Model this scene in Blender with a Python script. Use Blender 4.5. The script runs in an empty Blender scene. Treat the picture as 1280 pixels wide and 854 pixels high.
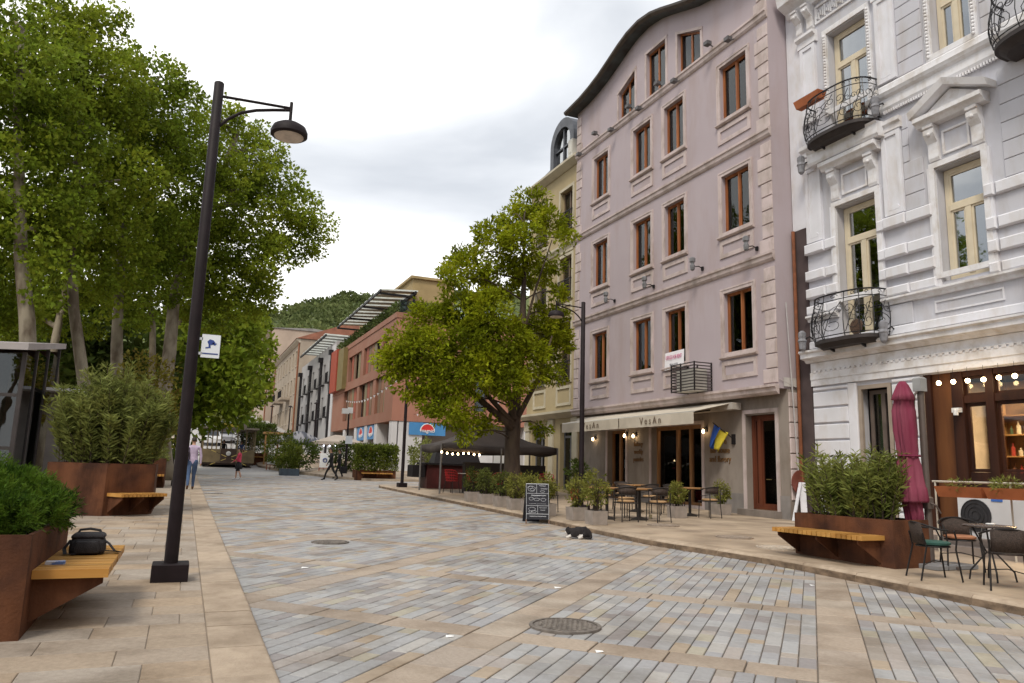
import bpy, bmesh, math, random
import numpy as np
from mathutils import Matrix, Vector
random.seed(7)
RNG = np.random.default_rng(11)
sc = bpy.context.scene
COL = sc.collection
R = math.radians

# ------------------------------------------------------------------ camera
F_PX, PITCH, ROLL, YAW, CAM_H, SLOPE = 936.0, R(9.677), R(1.64), R(23.18), 1.5, 0.016
_fw = np.array([math.sin(YAW) * math.cos(PITCH), math.cos(YAW) * math.cos(PITCH), math.sin(PITCH)])
_rt = np.array([math.cos(YAW), -math.sin(YAW), 0.0])
_up = np.cross(_rt, _fw)
CR = math.cos(ROLL) * _rt + math.sin(ROLL) * _up
CU = -math.sin(ROLL) * _rt + math.cos(ROLL) * _up
CF = _fw
CAM = np.array([0.0, 0.0, CAM_H])
cd = bpy.data.cameras.new('camera')
cd.sensor_fit = 'HORIZONTAL'
cd.sensor_width = 36.0
cd.lens = F_PX / 1280.0 * 36.0
cd.clip_start, cd.clip_end = 0.05, 5000.0
cam = bpy.data.objects.new('camera', cd)
COL.objects.link(cam)
m = Matrix.Identity(4)
for i in range(3):
    m[i][0], m[i][1], m[i][2], m[i][3] = CR[i], CU[i], -CF[i], CAM[i]
cam.matrix_world = m
sc.camera = cam

# ------------------------------------------------------------------ sky, sun, exposure
SUN_EL, SUN_AZ = R(50), R(-138)          # azimuth from +Y (the street) towards +X
world = bpy.data.worlds.new('World')
sc.world = world
world.use_nodes = True
wn, wl = world.node_tree.nodes, world.node_tree.links
wn.clear()
wout = wn.new('ShaderNodeOutputWorld')
bg = wn.new('ShaderNodeBackground')
sky = wn.new('ShaderNodeTexSky')
sky.sky_type = 'NISHITA'
sky.sun_disc = False
sky.sun_elevation = SUN_EL
sky.sun_rotation = SUN_AZ
sky.air_density, sky.dust_density, sky.ozone_density = 1.0, 2.0, 1.0
tc = wn.new('ShaderNodeTexCoord')
mp = wn.new('ShaderNodeMapping')
mp.inputs['Scale'].default_value = (1.0, 1.0, 2.6)
mp.inputs['Location'].default_value = (5.4, 1.3, 1.9)
nz = wn.new('ShaderNodeTexNoise')
nz.inputs['Scale'].default_value = 1.7
nz.inputs['Detail'].default_value = 6.0
nz.inputs['Roughness'].default_value = 0.48
nz.inputs['Distortion'].default_value = 0.5
rp = wn.new('ShaderNodeValToRGB')
els = rp.color_ramp.elements
els[0].position, els[0].color = 0.36, (4.9, 5.1, 5.4, 1)
els[1].position, els[1].color = 0.60, (11.0, 10.8, 10.4, 1)
e = els.new(0.48); e.color = (6.6, 6.75, 6.95, 1)
mix = wn.new('ShaderNodeMixRGB')
mix.inputs['Fac'].default_value = 0.9          # overcast: nine tenths cloud
wl.new(tc.outputs['Generated'], mp.inputs['Vector'])
wl.new(mp.outputs['Vector'], nz.inputs['Vector'])
wl.new(nz.outputs['Fac'], rp.inputs['Fac'])
wl.new(sky.outputs['Color'], mix.inputs['Color1'])
wl.new(rp.outputs['Color'], mix.inputs['Color2'])
wl.new(mix.outputs['Color'], bg.inputs['Color'])
bg.inputs['Strength'].default_value = 0.1
wl.new(bg.outputs['Background'], wout.inputs['Surface'])
sl = bpy.data.lights.new('sun', 'SUN')
sl.energy, sl.angle, sl.color = 1.5, R(16), (1.0, 0.93, 0.80)
sun = bpy.data.objects.new('sun', sl)
COL.objects.link(sun)
sd = Vector((math.sin(SUN_AZ) * math.cos(SUN_EL), math.cos(SUN_AZ) * math.cos(SUN_EL), math.sin(SUN_EL)))
sun.rotation_euler = (-sd).to_track_quat('-Z', 'Y').to_euler()
vs = sc.view_settings
vs.view_transform, vs.look, vs.exposure, vs.gamma = 'Standard', 'None', 0.68, 1.0
vs.use_curve_mapping = False
try:
    sc.cycles.use_denoising = True
    sc.cycles.max_bounces = 6
    sc.cycles.transparent_max_bounces = 12
    sc.cycles.caustics_reflective = False
    sc.cycles.caustics_refractive = False
    sc.cycles.sample_clamp_indirect = 6.0
except Exception:
    pass

# ------------------------------------------------------------------ pixel helpers (photo pixels 1280 x 854)
def ray(u, v):
    return CR * ((u - 640) / F_PX) - CU * ((v - 427) / F_PX) + CF
def ptX(u, v, X):
    d = ray(u, v); return CAM + d * ((X - CAM[0]) / d[0])
def ptY(u, v, Y):
    d = ray(u, v); return CAM + d * ((Y - CAM[1]) / d[1])
def gp(u, v, off=0.0):
    d = ray(u, v); t = (off - CAM_H) / (d[2] - SLOPE * d[1]); return CAM + d * t
def pxl(P):
    q = np.asarray(P, float) - CAM
    z = q @ CF
    return 640 + F_PX * (q @ CR) / z, 427 - F_PX * (q @ CU) / z, z
def gz(Y):
    if Y < 50: return SLOPE * Y
    if Y < 75:
        t = Y - 50; return 0.8 + 0.016 * t + 0.084 / 50 * t * t
    if Y < 175: return 2.25 + 0.1 * (Y - 75)
    return 12.25
def kx(Y):                                   # street edge of the right-hand kerb
    t = min(max((Y - 9.0) / 3.5, 0), 1); t = t * t * (3 - 2 * t)
    return 8.52 - 0.5 * t
LP, RP = 0.06, 0.12                          # pavement heights above the street

# ------------------------------------------------------------------ materials
MATS = {}
def pm(name, col, rough=0.6, var=0.12, scale=3.0, bump=0.15, bscale=30.0, metal=0.0, spec=0.4, col2=None, lo=0.35, hi=0.65,
       rnd=0.0, island=0.0, hue=0.0, emit=None, detail=6.0, stretch=(1, 1, 1), coat=0.0, bdist=0.02, ramp=None, dirt=None):
    """procedural material: two-tone noise colour, fine bump, optional per-object / per-island variation"""
    if name in MATS: return MATS[name]
    M = bpy.data.materials.new(name); M.use_nodes = True
    n, l = M.node_tree.nodes, M.node_tree.links
    b = n['Principled BSDF']
    b.inputs['Roughness'].default_value = rough
    b.inputs['Metallic'].default_value = metal
    b.inputs['Specular IOR Level'].default_value = spec
    if coat: b.inputs['Coat Weight'].default_value = coat
    t = n.new('ShaderNodeTexCoord'); mpp = n.new('ShaderNodeMapping'); mpp.inputs['Scale'].default_value = stretch
    l.new(t.outputs['Object'], mpp.inputs['Vector'])
    no = n.new('ShaderNodeTexNoise'); no.inputs['Scale'].default_value = scale; no.inputs['Detail'].default_value = detail
    l.new(mpp.outputs['Vector'], no.inputs['Vector'])
    r = n.new('ShaderNodeValToRGB')
    c2 = col2 or tuple(c * (1 - var) for c in col)
    c1 = col if col2 else tuple(min(1, c * (1 + var)) for c in col)
    r.color_ramp.elements[0].position = lo; r.color_ramp.elements[0].color = (*c2, 1)
    r.color_ramp.elements[1].position = hi; r.color_ramp.elements[1].color = (*c1, 1)
    l.new(no.outputs['Fac'], r.inputs['Fac'])
    out = r.outputs['Color']
    if rnd or island or hue or ramp:
        if island or (ramp and ramp[0] == 'island'):
            g = n.new('ShaderNodeNewGeometry'); rs = g.outputs['Random Per Island']
        else:
            g = n.new('ShaderNodeObjectInfo'); rs = g.outputs['Random']
        if ramp:
            rr = n.new('ShaderNodeValToRGB'); rr.color_ramp.interpolation = 'CONSTANT'
            cs = ramp[1]
            while len(rr.color_ramp.elements) < len(cs): rr.color_ramp.elements.new(0.5)
            for i, c in enumerate(cs):
                rr.color_ramp.elements[i].position = i / len(cs); rr.color_ramp.elements[i].color = (*c, 1)
            l.new(rs, rr.inputs['Fac'])
            mx = n.new('ShaderNodeMixRGB'); mx.blend_type = 'MULTIPLY'; mx.inputs['Fac'].default_value = 1
            l.new(out, mx.inputs['Color1']); l.new(rr.outputs['Color'], mx.inputs['Color2']); out = mx.outputs['Color']
        amt = rnd or island
        if amt or hue:
            hs = n.new('ShaderNodeHueSaturation')
            mr = n.new('ShaderNodeMapRange'); mr.inputs['To Min'].default_value = 1 - amt; mr.inputs['To Max'].default_value = 1 + amt
            ms = n.new('ShaderNodeMath'); ms.operation = 'MULTIPLY'; ms.inputs[1].default_value = 7.31
            fr = n.new('ShaderNodeMath'); fr.operation = 'FRACT'
            l.new(rs, ms.inputs[0]); l.new(ms.outputs[0], fr.inputs[0]); l.new(fr.outputs[0], mr.inputs['Value'])
            l.new(mr.outputs['Result'], hs.inputs['Value'])
            if hue:
                mh = n.new('ShaderNodeMapRange'); mh.inputs['To Min'].default_value = 0.5 - hue; mh.inputs['To Max'].default_value = 0.5 + hue
                l.new(rs, mh.inputs['Value']); l.new(mh.outputs['Result'], hs.inputs['Hue'])
            l.new(out, hs.inputs['Color']); out = hs.outputs['Color']
    if dirt:                                   # (scale xyz, darkest factor, low, high): stains laid over the whole surface
        gp_ = n.new('ShaderNodeNewGeometry'); dm = n.new('ShaderNodeMapping'); dm.inputs['Scale'].default_value = dirt[0]
        l.new(gp_.outputs['Position'], dm.inputs['Vector'])
        dn = n.new('ShaderNodeTexNoise'); dn.inputs['Scale'].default_value = 1.0; dn.inputs['Detail'].default_value = 9; dn.inputs['Roughness'].default_value = 0.62
        l.new(dm.outputs['Vector'], dn.inputs['Vector'])
        dr = n.new('ShaderNodeValToRGB'); f_ = dirt[1]
        dr.color_ramp.elements[0].position = dirt[2]; dr.color_ramp.elements[0].color = (f_, f_ * 0.96, f_ * 0.91, 1)
        dr.color_ramp.elements[1].position = dirt[3]; dr.color_ramp.elements[1].color = (1.03, 1.03, 1.03, 1)
        l.new(dn.outputs['Fac'], dr.inputs['Fac'])
        dx = n.new('ShaderNodeMixRGB'); dx.blend_type = 'MULTIPLY'; dx.inputs['Fac'].default_value = 1
        l.new(out, dx.inputs['Color1']); l.new(dr.outputs['Color'], dx.inputs['Color2']); out = dx.outputs['Color']
    l.new(out, b.inputs['Base Color'])
    if bump:
        nb = n.new('ShaderNodeTexNoise'); nb.inputs['Scale'].default_value = bscale; nb.inputs['Detail'].default_value = 4
        l.new(mpp.outputs['Vector'], nb.inputs['Vector'])
        bp = n.new('ShaderNodeBump'); bp.inputs['Strength'].default_value = bump; bp.inputs['Distance'].default_value = bdist
        l.new(nb.outputs['Fac'], bp.inputs['Height']); l.new(bp.outputs['Normal'], b.inputs['Normal'])
    if emit:
        b.inputs['Emission Color'].default_value = (*emit[0], 1); b.inputs['Emission Strength'].default_value = emit[1]
    MATS[name] = M
    return M

def leaf_mat(name, c_lo, c_hi, trans=0.35, rough=0.55, hue=0.02, val=0.3, clump=0.5):
    """leaf: per-leaf colour, larger light and dark clumps, light passing through"""
    if name in MATS: return MATS[name]
    M = bpy.data.materials.new(name); M.use_nodes = True
    n, l = M.node_tree.nodes, M.node_tree.links
    b = n['Principled BSDF']; o = n['Material Output']
    b.inputs['Roughness'].default_value = rough; b.inputs['Specular IOR Level'].default_value = 0.1
    g = n.new('ShaderNodeNewGeometry'); t = n.new('ShaderNodeTexCoord')
    no = n.new('ShaderNodeTexNoise'); no.inputs['Scale'].default_value = clump; no.inputs['Detail'].default_value = 3
    l.new(t.outputs['Object'], no.inputs['Vector'])
    ad = n.new('ShaderNodeMath'); ad.operation = 'ADD'
    mu = n.new('ShaderNodeMath'); mu.operation = 'MULTIPLY'; mu.inputs[1].default_value = val
    l.new(g.outputs['Random Per Island'], mu.inputs[0]); l.new(mu.outputs[0], ad.inputs[0]); l.new(no.outputs['Fac'], ad.inputs[1])
    r = n.new('ShaderNodeValToRGB')
    r.color_ramp.elements[0].position = 0.42; r.color_ramp.elements[0].color = (*c_lo, 1)
    r.color_ramp.elements[1].position = 0.82; r.color_ramp.elements[1].color = (*c_hi, 1)
    l.new(ad.outputs[0], r.inputs['Fac'])
    hs = n.new('ShaderNodeHueSaturation')
    mh = n.new('ShaderNodeMapRange'); mh.inputs['To Min'].default_value = 0.5 - hue; mh.inputs['To Max'].default_value = 0.5 + hue
    l.new(g.outputs['Random Per Island'], mh.inputs['Value']); l.new(mh.outputs['Result'], hs.inputs['Hue'])
    l.new(r.outputs['Color'], hs.inputs['Color'])
    l.new(hs.outputs['Color'], b.inputs['Base Color'])
    tr = n.new('ShaderNodeBsdfTranslucent'); l.new(hs.outputs['Color'], tr.inputs['Color'])
    mx = n.new('ShaderNodeMixShader'); mx.inputs['Fac'].default_value = trans
    l.new(b.outputs['BSDF'], mx.inputs[1]); l.new(tr.outputs['BSDF'], mx.inputs[2]); l.new(mx.outputs['Shader'], o.inputs['Surface'])
    MATS[name] = M
    return M

def glass_mat(name, tint=(0.75, 0.8, 0.82), ior=1.6, rough=0.02, boost=0.12):
    if name in MATS: return MATS[name]
    M = bpy.data.materials.new(name); M.use_nodes = True
    n, l = M.node_tree.nodes, M.node_tree.links
    o = n['Material Output']; n.remove(n['Principled BSDF'])
    tr = n.new('ShaderNodeBsdfTransparent'); tr.inputs['Color'].default_value = (*tint, 1)
    gl = n.new('ShaderNodeBsdfGlossy'); gl.inputs['Roughness'].default_value = rough; gl.inputs['Color'].default_value = (0.9, 0.93, 0.95, 1)
    nb = n.new('ShaderNodeTexNoise'); nb.inputs['Scale'].default_value = 0.9
    tcx = n.new('ShaderNodeTexCoord'); l.new(tcx.outputs['Object'], nb.inputs['Vector'])
    bp = n.new('ShaderNodeBump'); bp.inputs['Strength'].default_value = 0.05; bp.inputs['Distance'].default_value = 0.1
    l.new(nb.outputs['Fac'], bp.inputs['Height']); l.new(bp.outputs['Normal'], gl.inputs['Normal'])
    fr = n.new('ShaderNodeFresnel'); fr.inputs['IOR'].default_value = ior
    ad = n.new('ShaderNodeMath'); ad.operation = 'ADD'; ad.inputs[1].default_value = boost; ad.use_clamp = True
    l.new(fr.outputs['Fac'], ad.inputs[0])
    mx = n.new('ShaderNodeMixShader'); l.new(ad.outputs[0], mx.inputs['Fac'])
    l.new(tr.outputs['BSDF'], mx.inputs[1]); l.new(gl.outputs['BSDF'], mx.inputs[2]); l.new(mx.outputs['Shader'], o.inputs['Surface'])
    MATS[name] = M
    return M

def emit_mat(name, col, strength):
    if name in MATS: return MATS[name]
    M = bpy.data.materials.new(name); M.use_nodes = True
    b = M.node_tree.nodes['Principled BSDF']
    b.inputs['Base Color'].default_value = (*col, 1)
    b.inputs['Emission Color'].default_value = (*col, 1); b.inputs['Emission Strength'].default_value = strength
    MATS[name] = M
    return M

# ------------------------------------------------------------------ mesh builder
class MB:
    def __init__(s): s.v, s.f, s.mi = [], [], []
    def add(s, vs, fs, mi=0):
        k = len(s.v); s.v += [tuple(p) for p in vs]; s.f += [tuple(i + k for i in f) for f in fs]; s.mi += [mi] * len(fs); return s
    def box(s, x0, x1, y0, y1, z0, z1, mi=0):
        return s.add([(x0, y0, z0), (x1, y0, z0), (x1, y1, z0), (x0, y1, z0), (x0, y0, z1), (x1, y0, z1), (x1, y1, z1), (x0, y1, z1)],
                     [(0, 3, 2, 1), (4, 5, 6, 7), (0, 1, 5, 4), (1, 2, 6, 5), (2, 3, 7, 6), (3, 0, 4, 7)], mi)
    def bbox(s, x0, x1, y0, y1, z0, z1, c=0.01, mi=0):
        """box whose top edges are chamfered"""
        vs = [(x0, y0, z0), (x1, y0, z0), (x1, y1, z0), (x0, y1, z0), (x0, y0, z1 - c), (x1, y0, z1 - c), (x1, y1, z1 - c), (x0, y1, z1 - c),
              (x0 + c, y0 + c, z1), (x1 - c, y0 + c, z1), (x1 - c, y1 - c, z1), (x0 + c, y1 - c, z1)]
        fs = [(0, 3, 2, 1), (8, 9, 10, 11)]
        for i in range(4):
            j = (i + 1) % 4; fs += [(i, j, j + 4, i + 4), (i + 4, j + 4, j + 8, i + 8)]
        return s.add(vs, fs, mi)
    def beam(s, a, b, w, h, up=(0, 0, 1), mi=0):
        a, b = Vector(a), Vector(b); d = (b - a).normalized(); x = d.cross(Vector(up))
        if x.length < 1e-4: x = d.cross(Vector((0, 1, 0)))
        x.normalize(); y = x.cross(d).normalized(); x *= w / 2; y *= h / 2
        vs = [a - x - y, a + x - y, a + x + y, a - x + y, b - x - y, b + x - y, b + x + y, b - x + y]
        return s.add(vs, [(0, 3, 2, 1), (4, 5, 6, 7), (0, 1, 5, 4), (1, 2, 6, 5), (2, 3, 7, 6), (3, 0, 4, 7)], mi)
    def tube(s, pts, r, n=6, caps=True, mi=0):
        pts = [Vector(p) for p in pts]; k0 = len(s.v); N = len(pts)
        rs = r if isinstance(r, (list, tuple)) else [r] * N
        prev = None; rings = []
        for i, p in enumerate(pts):
            d = (pts[min(i + 1, N - 1)] - pts[max(i - 1, 0)])
            if d.length < 1e-9: d = Vector((0, 0, 1))
            d.normalize()
            if prev is None:
                x = d.orthogonal().normalized()
            else:
                x = prev - d * prev.dot(d)
                x = x.normalized() if x.length > 1e-6 else d.orthogonal().normalized()
            prev = x; y = d.cross(x)
            rings.append([p + (x * math.cos(2 * math.pi * j / n) + y * math.sin(2 * math.pi * j / n)) * rs[i] for j in range(n)])
        vs = [q for rg in rings for q in rg]; fs = []
        for i in range(N - 1):
            for j in range(n):
                a, b = i * n + j, i * n + (j + 1) % n
                fs.append((a, b, b + n, a + n))
        if caps: fs += [tuple(range(n - 1, -1, -1)), tuple((N - 1) * n + j for j in range(n))]
        return s.add(vs, fs, mi)
    def lathe(s, prof, n=16, c=(0, 0, 0), mi=0, sx=1, sy=1):
        """prof: (radius, z) from bottom to top"""
        vs, fs = [], []
        for r, z in prof:
            vs += [(c[0] + sx * r * math.cos(2 * math.pi * j / n), c[1] + sy * r * math.sin(2 * math.pi * j / n), c[2] + z) for j in range(n)]
        for i in range(len(prof) - 1):
            for j in range(n):
                a, b = i * n + j, i * n + (j + 1) % n
                fs.append((a, b, b + n, a + n))
        fs += [tuple(range(n - 1, -1, -1)), tuple((len(prof) - 1) * n + j for j in range(n))]
        return s.add(vs, fs, mi)
    def prism(s, poly, fn, mi=0):
        """poly of 2-D points, fn(p, 0/1) -> 3-D point of the near / far outline"""
        k = len(poly); vs = [fn(p, 0) for p in poly] + [fn(p, 1) for p in poly]
        fs = [tuple(range(k)), tuple(range(2 * k - 1, k - 1, -1))] + [(i, i + k, (i + 1) % k + k, (i + 1) % k) for i in range(k)]
        return s.add(vs, fs, mi)
    def mesh(s, name, mats, off=(0, 0, 0), smooth=False):
        me = bpy.data.meshes.new(name)
        ox, oy, oz = off
        me.from_pydata([(p[0] - ox, p[1] - oy, p[2] - oz) for p in s.v], [], s.f)
        for M in (mats if isinstance(mats, (list, tuple)) else [mats]): me.materials.append(M)
        if isinstance(mats, (list, tuple)) and len(mats) > 1: me.polygons.foreach_set('material_index', s.mi)
        bm = bmesh.new(); bm.from_mesh(me); bmesh.ops.recalc_face_normals(bm, faces=bm.faces); bm.to_mesh(me); bm.free()
        if smooth:
            me.polygons.foreach_set('use_smooth', [True] * len(me.polygons))
            if smooth != 'all':
                try: me.set_sharp_from_angle(angle=R(38))
                except Exception: pass
        me.update()
        return me
    def build(s, name, mats, parent=None, origin=None, smooth=False):
        """links ONE mesh object. Under a parent: vertices are world points, the parent's root gives the offset."""
        off = (0, 0, 0)
        if parent is not None: off = wloc(parent)
        elif origin is not None: off = origin
        o = bpy.data.objects.new(name, s.mesh(name, mats, off, smooth)); COL.objects.link(o)
        if parent is not None: o.parent = parent
        elif origin is not None: o.location = origin
        return o
def wloc(o):
    v = Vector((0, 0, 0))
    while o is not None: v += o.location; o = o.parent
    return tuple(v)
def tag(o, label=None, cat=None, group=None, kind=None):
    if label: o['label'] = label
    if cat: o['category'] = cat
    if group: o['group'] = group
    if kind: o['kind'] = kind
    return o
def thing(name, label, cat, loc=(0, 0, 0), rz=0.0, group=None):
    o = bpy.data.objects.new(name, None); COL.objects.link(o)
    o.empty_display_size = 0.1; o.location = tuple(float(c) for c in loc); o.rotation_euler = (0, 0, rz)
    return tag(o, label, cat, group)
def struct(o): o['kind'] = 'structure'; return o
def obj(name, me, parent=None, loc=(0, 0, 0), rot=(0, 0, 0), scale=None):
    o = bpy.data.objects.new(name, me); COL.objects.link(o)
    o.location = tuple(float(c) for c in loc); o.rotation_euler = rot
    if scale: o.scale = scale
    if parent is not None: o.parent = parent
    return o
KIDS = {}
def kids(o):
    return [c for c in bpy.data.objects if c.parent == o]
def copy_tree(o, loc=None, rz=None, label=None, group=None, tree=None):
    """a thing, its parts and their sub-parts; tree = list of (object, parent index) gathered once by flat()"""
    new = []
    for src, pi in tree:
        c = src.copy(); COL.objects.link(c)
        c.parent = new[pi] if pi >= 0 else None
        new.append(c)
    r = new[0]
    if loc is not None: r.location = tuple(float(q) for q in loc)
    if rz is not None: r.rotation_euler = (0, 0, rz)
    if label: r['label'] = label
    if group: r['group'] = group
    return r
def flat(o):
    out = [(o, -1)]; i = 0
    while i < len(out):
        for c in out[i][0].children: out.append((c, i))
        i += 1
    return out
def text_mesh(txt, size, mat, extrude=0.004, align='CENTER', squash=1.0):
    """flat lettering in the XZ plane, reading along +X, facing -Y"""
    cu = bpy.data.curves.new('lettering', 'FONT'); cu.body = txt; cu.size = size; cu.extrude = extrude
    cu.align_x = align; cu.align_y = 'CENTER'; cu.resolution_u = 2; cu.space_line = 1.0
    o = bpy.data.objects.new('lettering', cu); COL.objects.link(o)
    dg = bpy.context.evaluated_depsgraph_get()
    me = bpy.data.meshes.new_from_object(o.evaluated_get(dg))
    bpy.data.objects.remove(o); bpy.data.curves.remove(cu)
    me.transform(Matrix.Rotation(R(90), 4, 'X') @ Matrix.Diagonal((squash, 1, 1, 1)))
    me.materials.clear(); me.materials.append(mat)
    return me
# ================================================================== ground, hills
def sheet(name, xs, ys, zf, mat):
    vs = [(x, y, zf(x, y)) for y in ys for x in xs]; nx = len(xs)
    fs = [(j * nx + i, j * nx + i + 1, (j + 1) * nx + i + 1, (j + 1) * nx + i) for j in range(len(ys) - 1) for i in range(nx - 1)]
    b = MB(); b.add(vs, fs); return struct(b.build(name, mat, smooth='all'))
M_EARTH = pm('earth', (0.16, 0.13, 0.09), 0.9, 0.3, 0.6, 0.3, 8)
sheet('ground', [-900, -60, -12, 0, 12, 60, 900], [-60, -10, 0, 20, 45, 50, 55, 60, 65, 70, 75, 100, 175, 400, 1500], lambda x, y: gz(y) - 0.09, M_EARTH)

def hill_h(x, y):
    az = math.degrees(math.atan2(x, y)); d = math.hypot(x, y)
    prof = np.interp(az, [-60, -20, 0, 4.5, 7, 10.2, 13, 18, 30, 60], [6.0, 8.5, 9.6, 10.3, 11.3, 12.35, 12.3, 12.9, 13.5, 12.0])
    top = math.tan(R(prof)) * 620 + 1.5
    t = min(max((d - 260) / 360.0, 0), 1)
    rough = 5 * math.sin(x * 0.031 + y * 0.012) + 4 * math.sin(x * 0.067 - y * 0.023 + 1.3) + 2.2 * math.sin(x * 0.15 + y * 0.07)
    h = 11 + (top - 11) * (t ** 1.15) + rough * math.sin(math.pi * t) * 1.3
    if d > 620: h = top - (d - 620) * 0.25
    return h
M_HILL = pm('hill_scrub', (0.135, 0.16, 0.05), 0.95, 0.2, 0.035, 1.0, 0.3, col2=(0.075, 0.10, 0.035), lo=0.42, hi=0.6, detail=12, bdist=4.0)
vs, fs = [], []
AZ = np.linspace(-50, 55, 106); DD = [255, 300, 340, 380, 420, 460, 500, 540, 575, 605, 620, 660, 760]
for a in AZ:
    for d in DD:
        x, y = d * math.sin(R(a)), d * math.cos(R(a)); vs.append((x, y, hill_h(x, y)))
k = len(DD)
for i in range(len(AZ) - 1):
    for j in range(k - 1): fs.append((i * k + j, i * k + j + 1, (i + 1) * k + j + 1, (i + 1) * k + j))
b = MB(); b.add(vs, fs); struct(b.build('hill', M_HILL, smooth='all'))

def leaf_mesh(name, P, D, L, W, mat, fold=0.25, shape='rhomb'):
    """many leaves in one mesh. P base points, D directions (unit), L lengths, W widths"""
    n = len(P); P = np.asarray(P, float); D = np.asarray(D, float)
    L = np.broadcast_to(np.asarray(L, float), (n,)); W = np.broadcast_to(np.asarray(W, float), (n,))
    rv = RNG.normal(size=(n, 3)); S = np.cross(D, rv); S /= np.linalg.norm(S, axis=1)[:, None] + 1e-9
    N = np.cross(S, D)
    mid = P + D * (L * 0.5)[:, None]; tip = P + D * L[:, None] - N * (L * fold)[:, None]
    a = mid + S * (W * 0.5)[:, None]; c = mid - S * (W * 0.5)[:, None]
    V = np.stack([P, a, tip, c], 1).reshape(-1, 3)
    me = bpy.data.meshes.new(name)
    me.vertices.add(n * 4); me.vertices.foreach_set('co', V.astype(np.float32).ravel())
    me.loops.add(n * 4); me.loops.foreach_set('vertex_index', np.arange(n * 4, dtype=np.int32))
    me.polygons.add(n); me.polygons.foreach_set('loop_start', np.arange(0, n * 4, 4, dtype=np.int32))
    me.polygons.foreach_set('loop_total', np.full(n, 4, dtype=np.int32))
    me.materials.append(mat); me.update(calc_edges=True)
    return me
def unit(a): return a / (np.linalg.norm(a, axis=1)[:, None] + 1e-9)
def sphere_pts(n, c, r, shell=0.55, squash=(1, 1, 1)):
    d = unit(RNG.normal(size=(n, 3))); rad = (shell ** 3 + (1 - shell ** 3) * RNG.random(n)) ** (1 / 3)
    return np.asarray(c) + d * (rad * r)[:, None] * np.asarray(squash), d

# scrub trees that cover the hill: a far-off wood
P, D, L, W = [], [], [], []
for _ in range(2600):
    a = RNG.uniform(-3, 24); d = RNG.uniform(330, 622) if RNG.random() < 0.8 else RNG.uniform(600, 621)
    x, y = d * math.sin(R(a)), d * math.cos(R(a)); s = RNG.uniform(2.0, 4.2)
    if math.sin(x * 0.02 + 1) + math.sin(y * 0.017) + RNG.normal() * 0.6 < -0.3 and d < 600: continue
    p, dd = sphere_pts(20, (x, y, hill_h(x, y) + s * 0.6), s * 0.62, 0.5, (1, 1, 1.15)); P.append(p); D.append(dd)
    L.append(np.full(20, s * 0.75)); W.append(np.full(20, s * 0.6))
hl = obj('hill_wood', leaf_mesh('hill_wood', np.concatenate(P), np.concatenate(D), np.concatenate(L), np.concatenate(W),
         leaf_mat('hill_leaf', (0.06, 0.085, 0.03), (0.17, 0.195, 0.07), 0.3, clump=0.02)))
tag(hl, 'dense green scrub and trees covering the hillside', 'woodland', kind='stuff')

# ================================================================== street
M_JOINT = pm('joint_mortar', (0.155, 0.13, 0.11), 0.95, 0.3, 8, 0.3, 60)
SETT_COLS = [(0.335, 0.33, 0.335), (0.365, 0.36, 0.36), (0.31, 0.30, 0.305), (0.385, 0.375, 0.37), (0.345, 0.305, 0.27), (0.325, 0.322, 0.335), (0.265, 0.245, 0.245), (0.39, 0.315, 0.24),
             (0.35, 0.35, 0.355), (0.33, 0.328, 0.334), (0.375, 0.345, 0.28), (0.295, 0.275, 0.27), (0.357, 0.355, 0.357), (0.39, 0.375, 0.36), (0.34, 0.34, 0.35), (0.36, 0.325, 0.305), (0.33, 0.33, 0.34)]
M_SETT = pm('sett_stone', (1.0, 1.0, 1.0), 0.62, 0.12, 16, 0.5, 60, spec=0.3, ramp=('obj', SETT_COLS), rnd=0.07, bdist=0.01, dirt=((1.1, 1.1, 1), 0.74, 0.36, 0.55))
M_SETT_J = pm('sett_stone_far', (1.0, 1.0, 1.0), 0.62, 0.12, 16, 0.5, 60, spec=0.3, ramp=('island', SETT_COLS), island=0.07, bdist=0.01, dirt=((1.1, 1.1, 1), 0.74, 0.36, 0.55))
SLAB_COLS = [(0.38, 0.31, 0.25), (0.392, 0.32, 0.256), (0.365, 0.298, 0.24), (0.385, 0.325, 0.268), (0.37, 0.31, 0.26)]
M_BAND = pm('band_stone', (1.0, 1.0, 1.0), 0.68, 0.16, 28, 0.5, 60, spec=0.3, ramp=('obj', SLAB_COLS), rnd=0.06, bdist=0.008, dirt=((1.3, 1.3, 1), 0.70, 0.36, 0.56))
M_BAND_J = pm('band_stone_far', (1.0, 1.0, 1.0), 0.68, 0.16, 28, 0.5, 60, spec=0.3, ramp=('island', SLAB_COLS), island=0.06, bdist=0.008, dirt=((1.3, 1.3, 1), 0.70, 0.36, 0.56))
YB = 46.0
ysb = list(np.arange(-8, YB + 0.1, 2.0))
def strip(name, ys, x0f, x1f, dz, mat):
    b = MB(); vs, fs = [], []
    for y in ys: vs += [(x0f(y), y, gz(y) + dz), (x1f(y), y, gz(y) + dz)]
    for i in range(len(ys) - 1): fs.append((2 * i, 2 * i + 1, 2 * i + 3, 2 * i + 2))
    b.add(vs, fs); return b.build(name, mat)
street = struct(strip('street', ysb, lambda y: 0.5, lambda y: kx(y) + 0.1 if y < 32.5 else 26.0, -0.014, M_JOINT))

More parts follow.
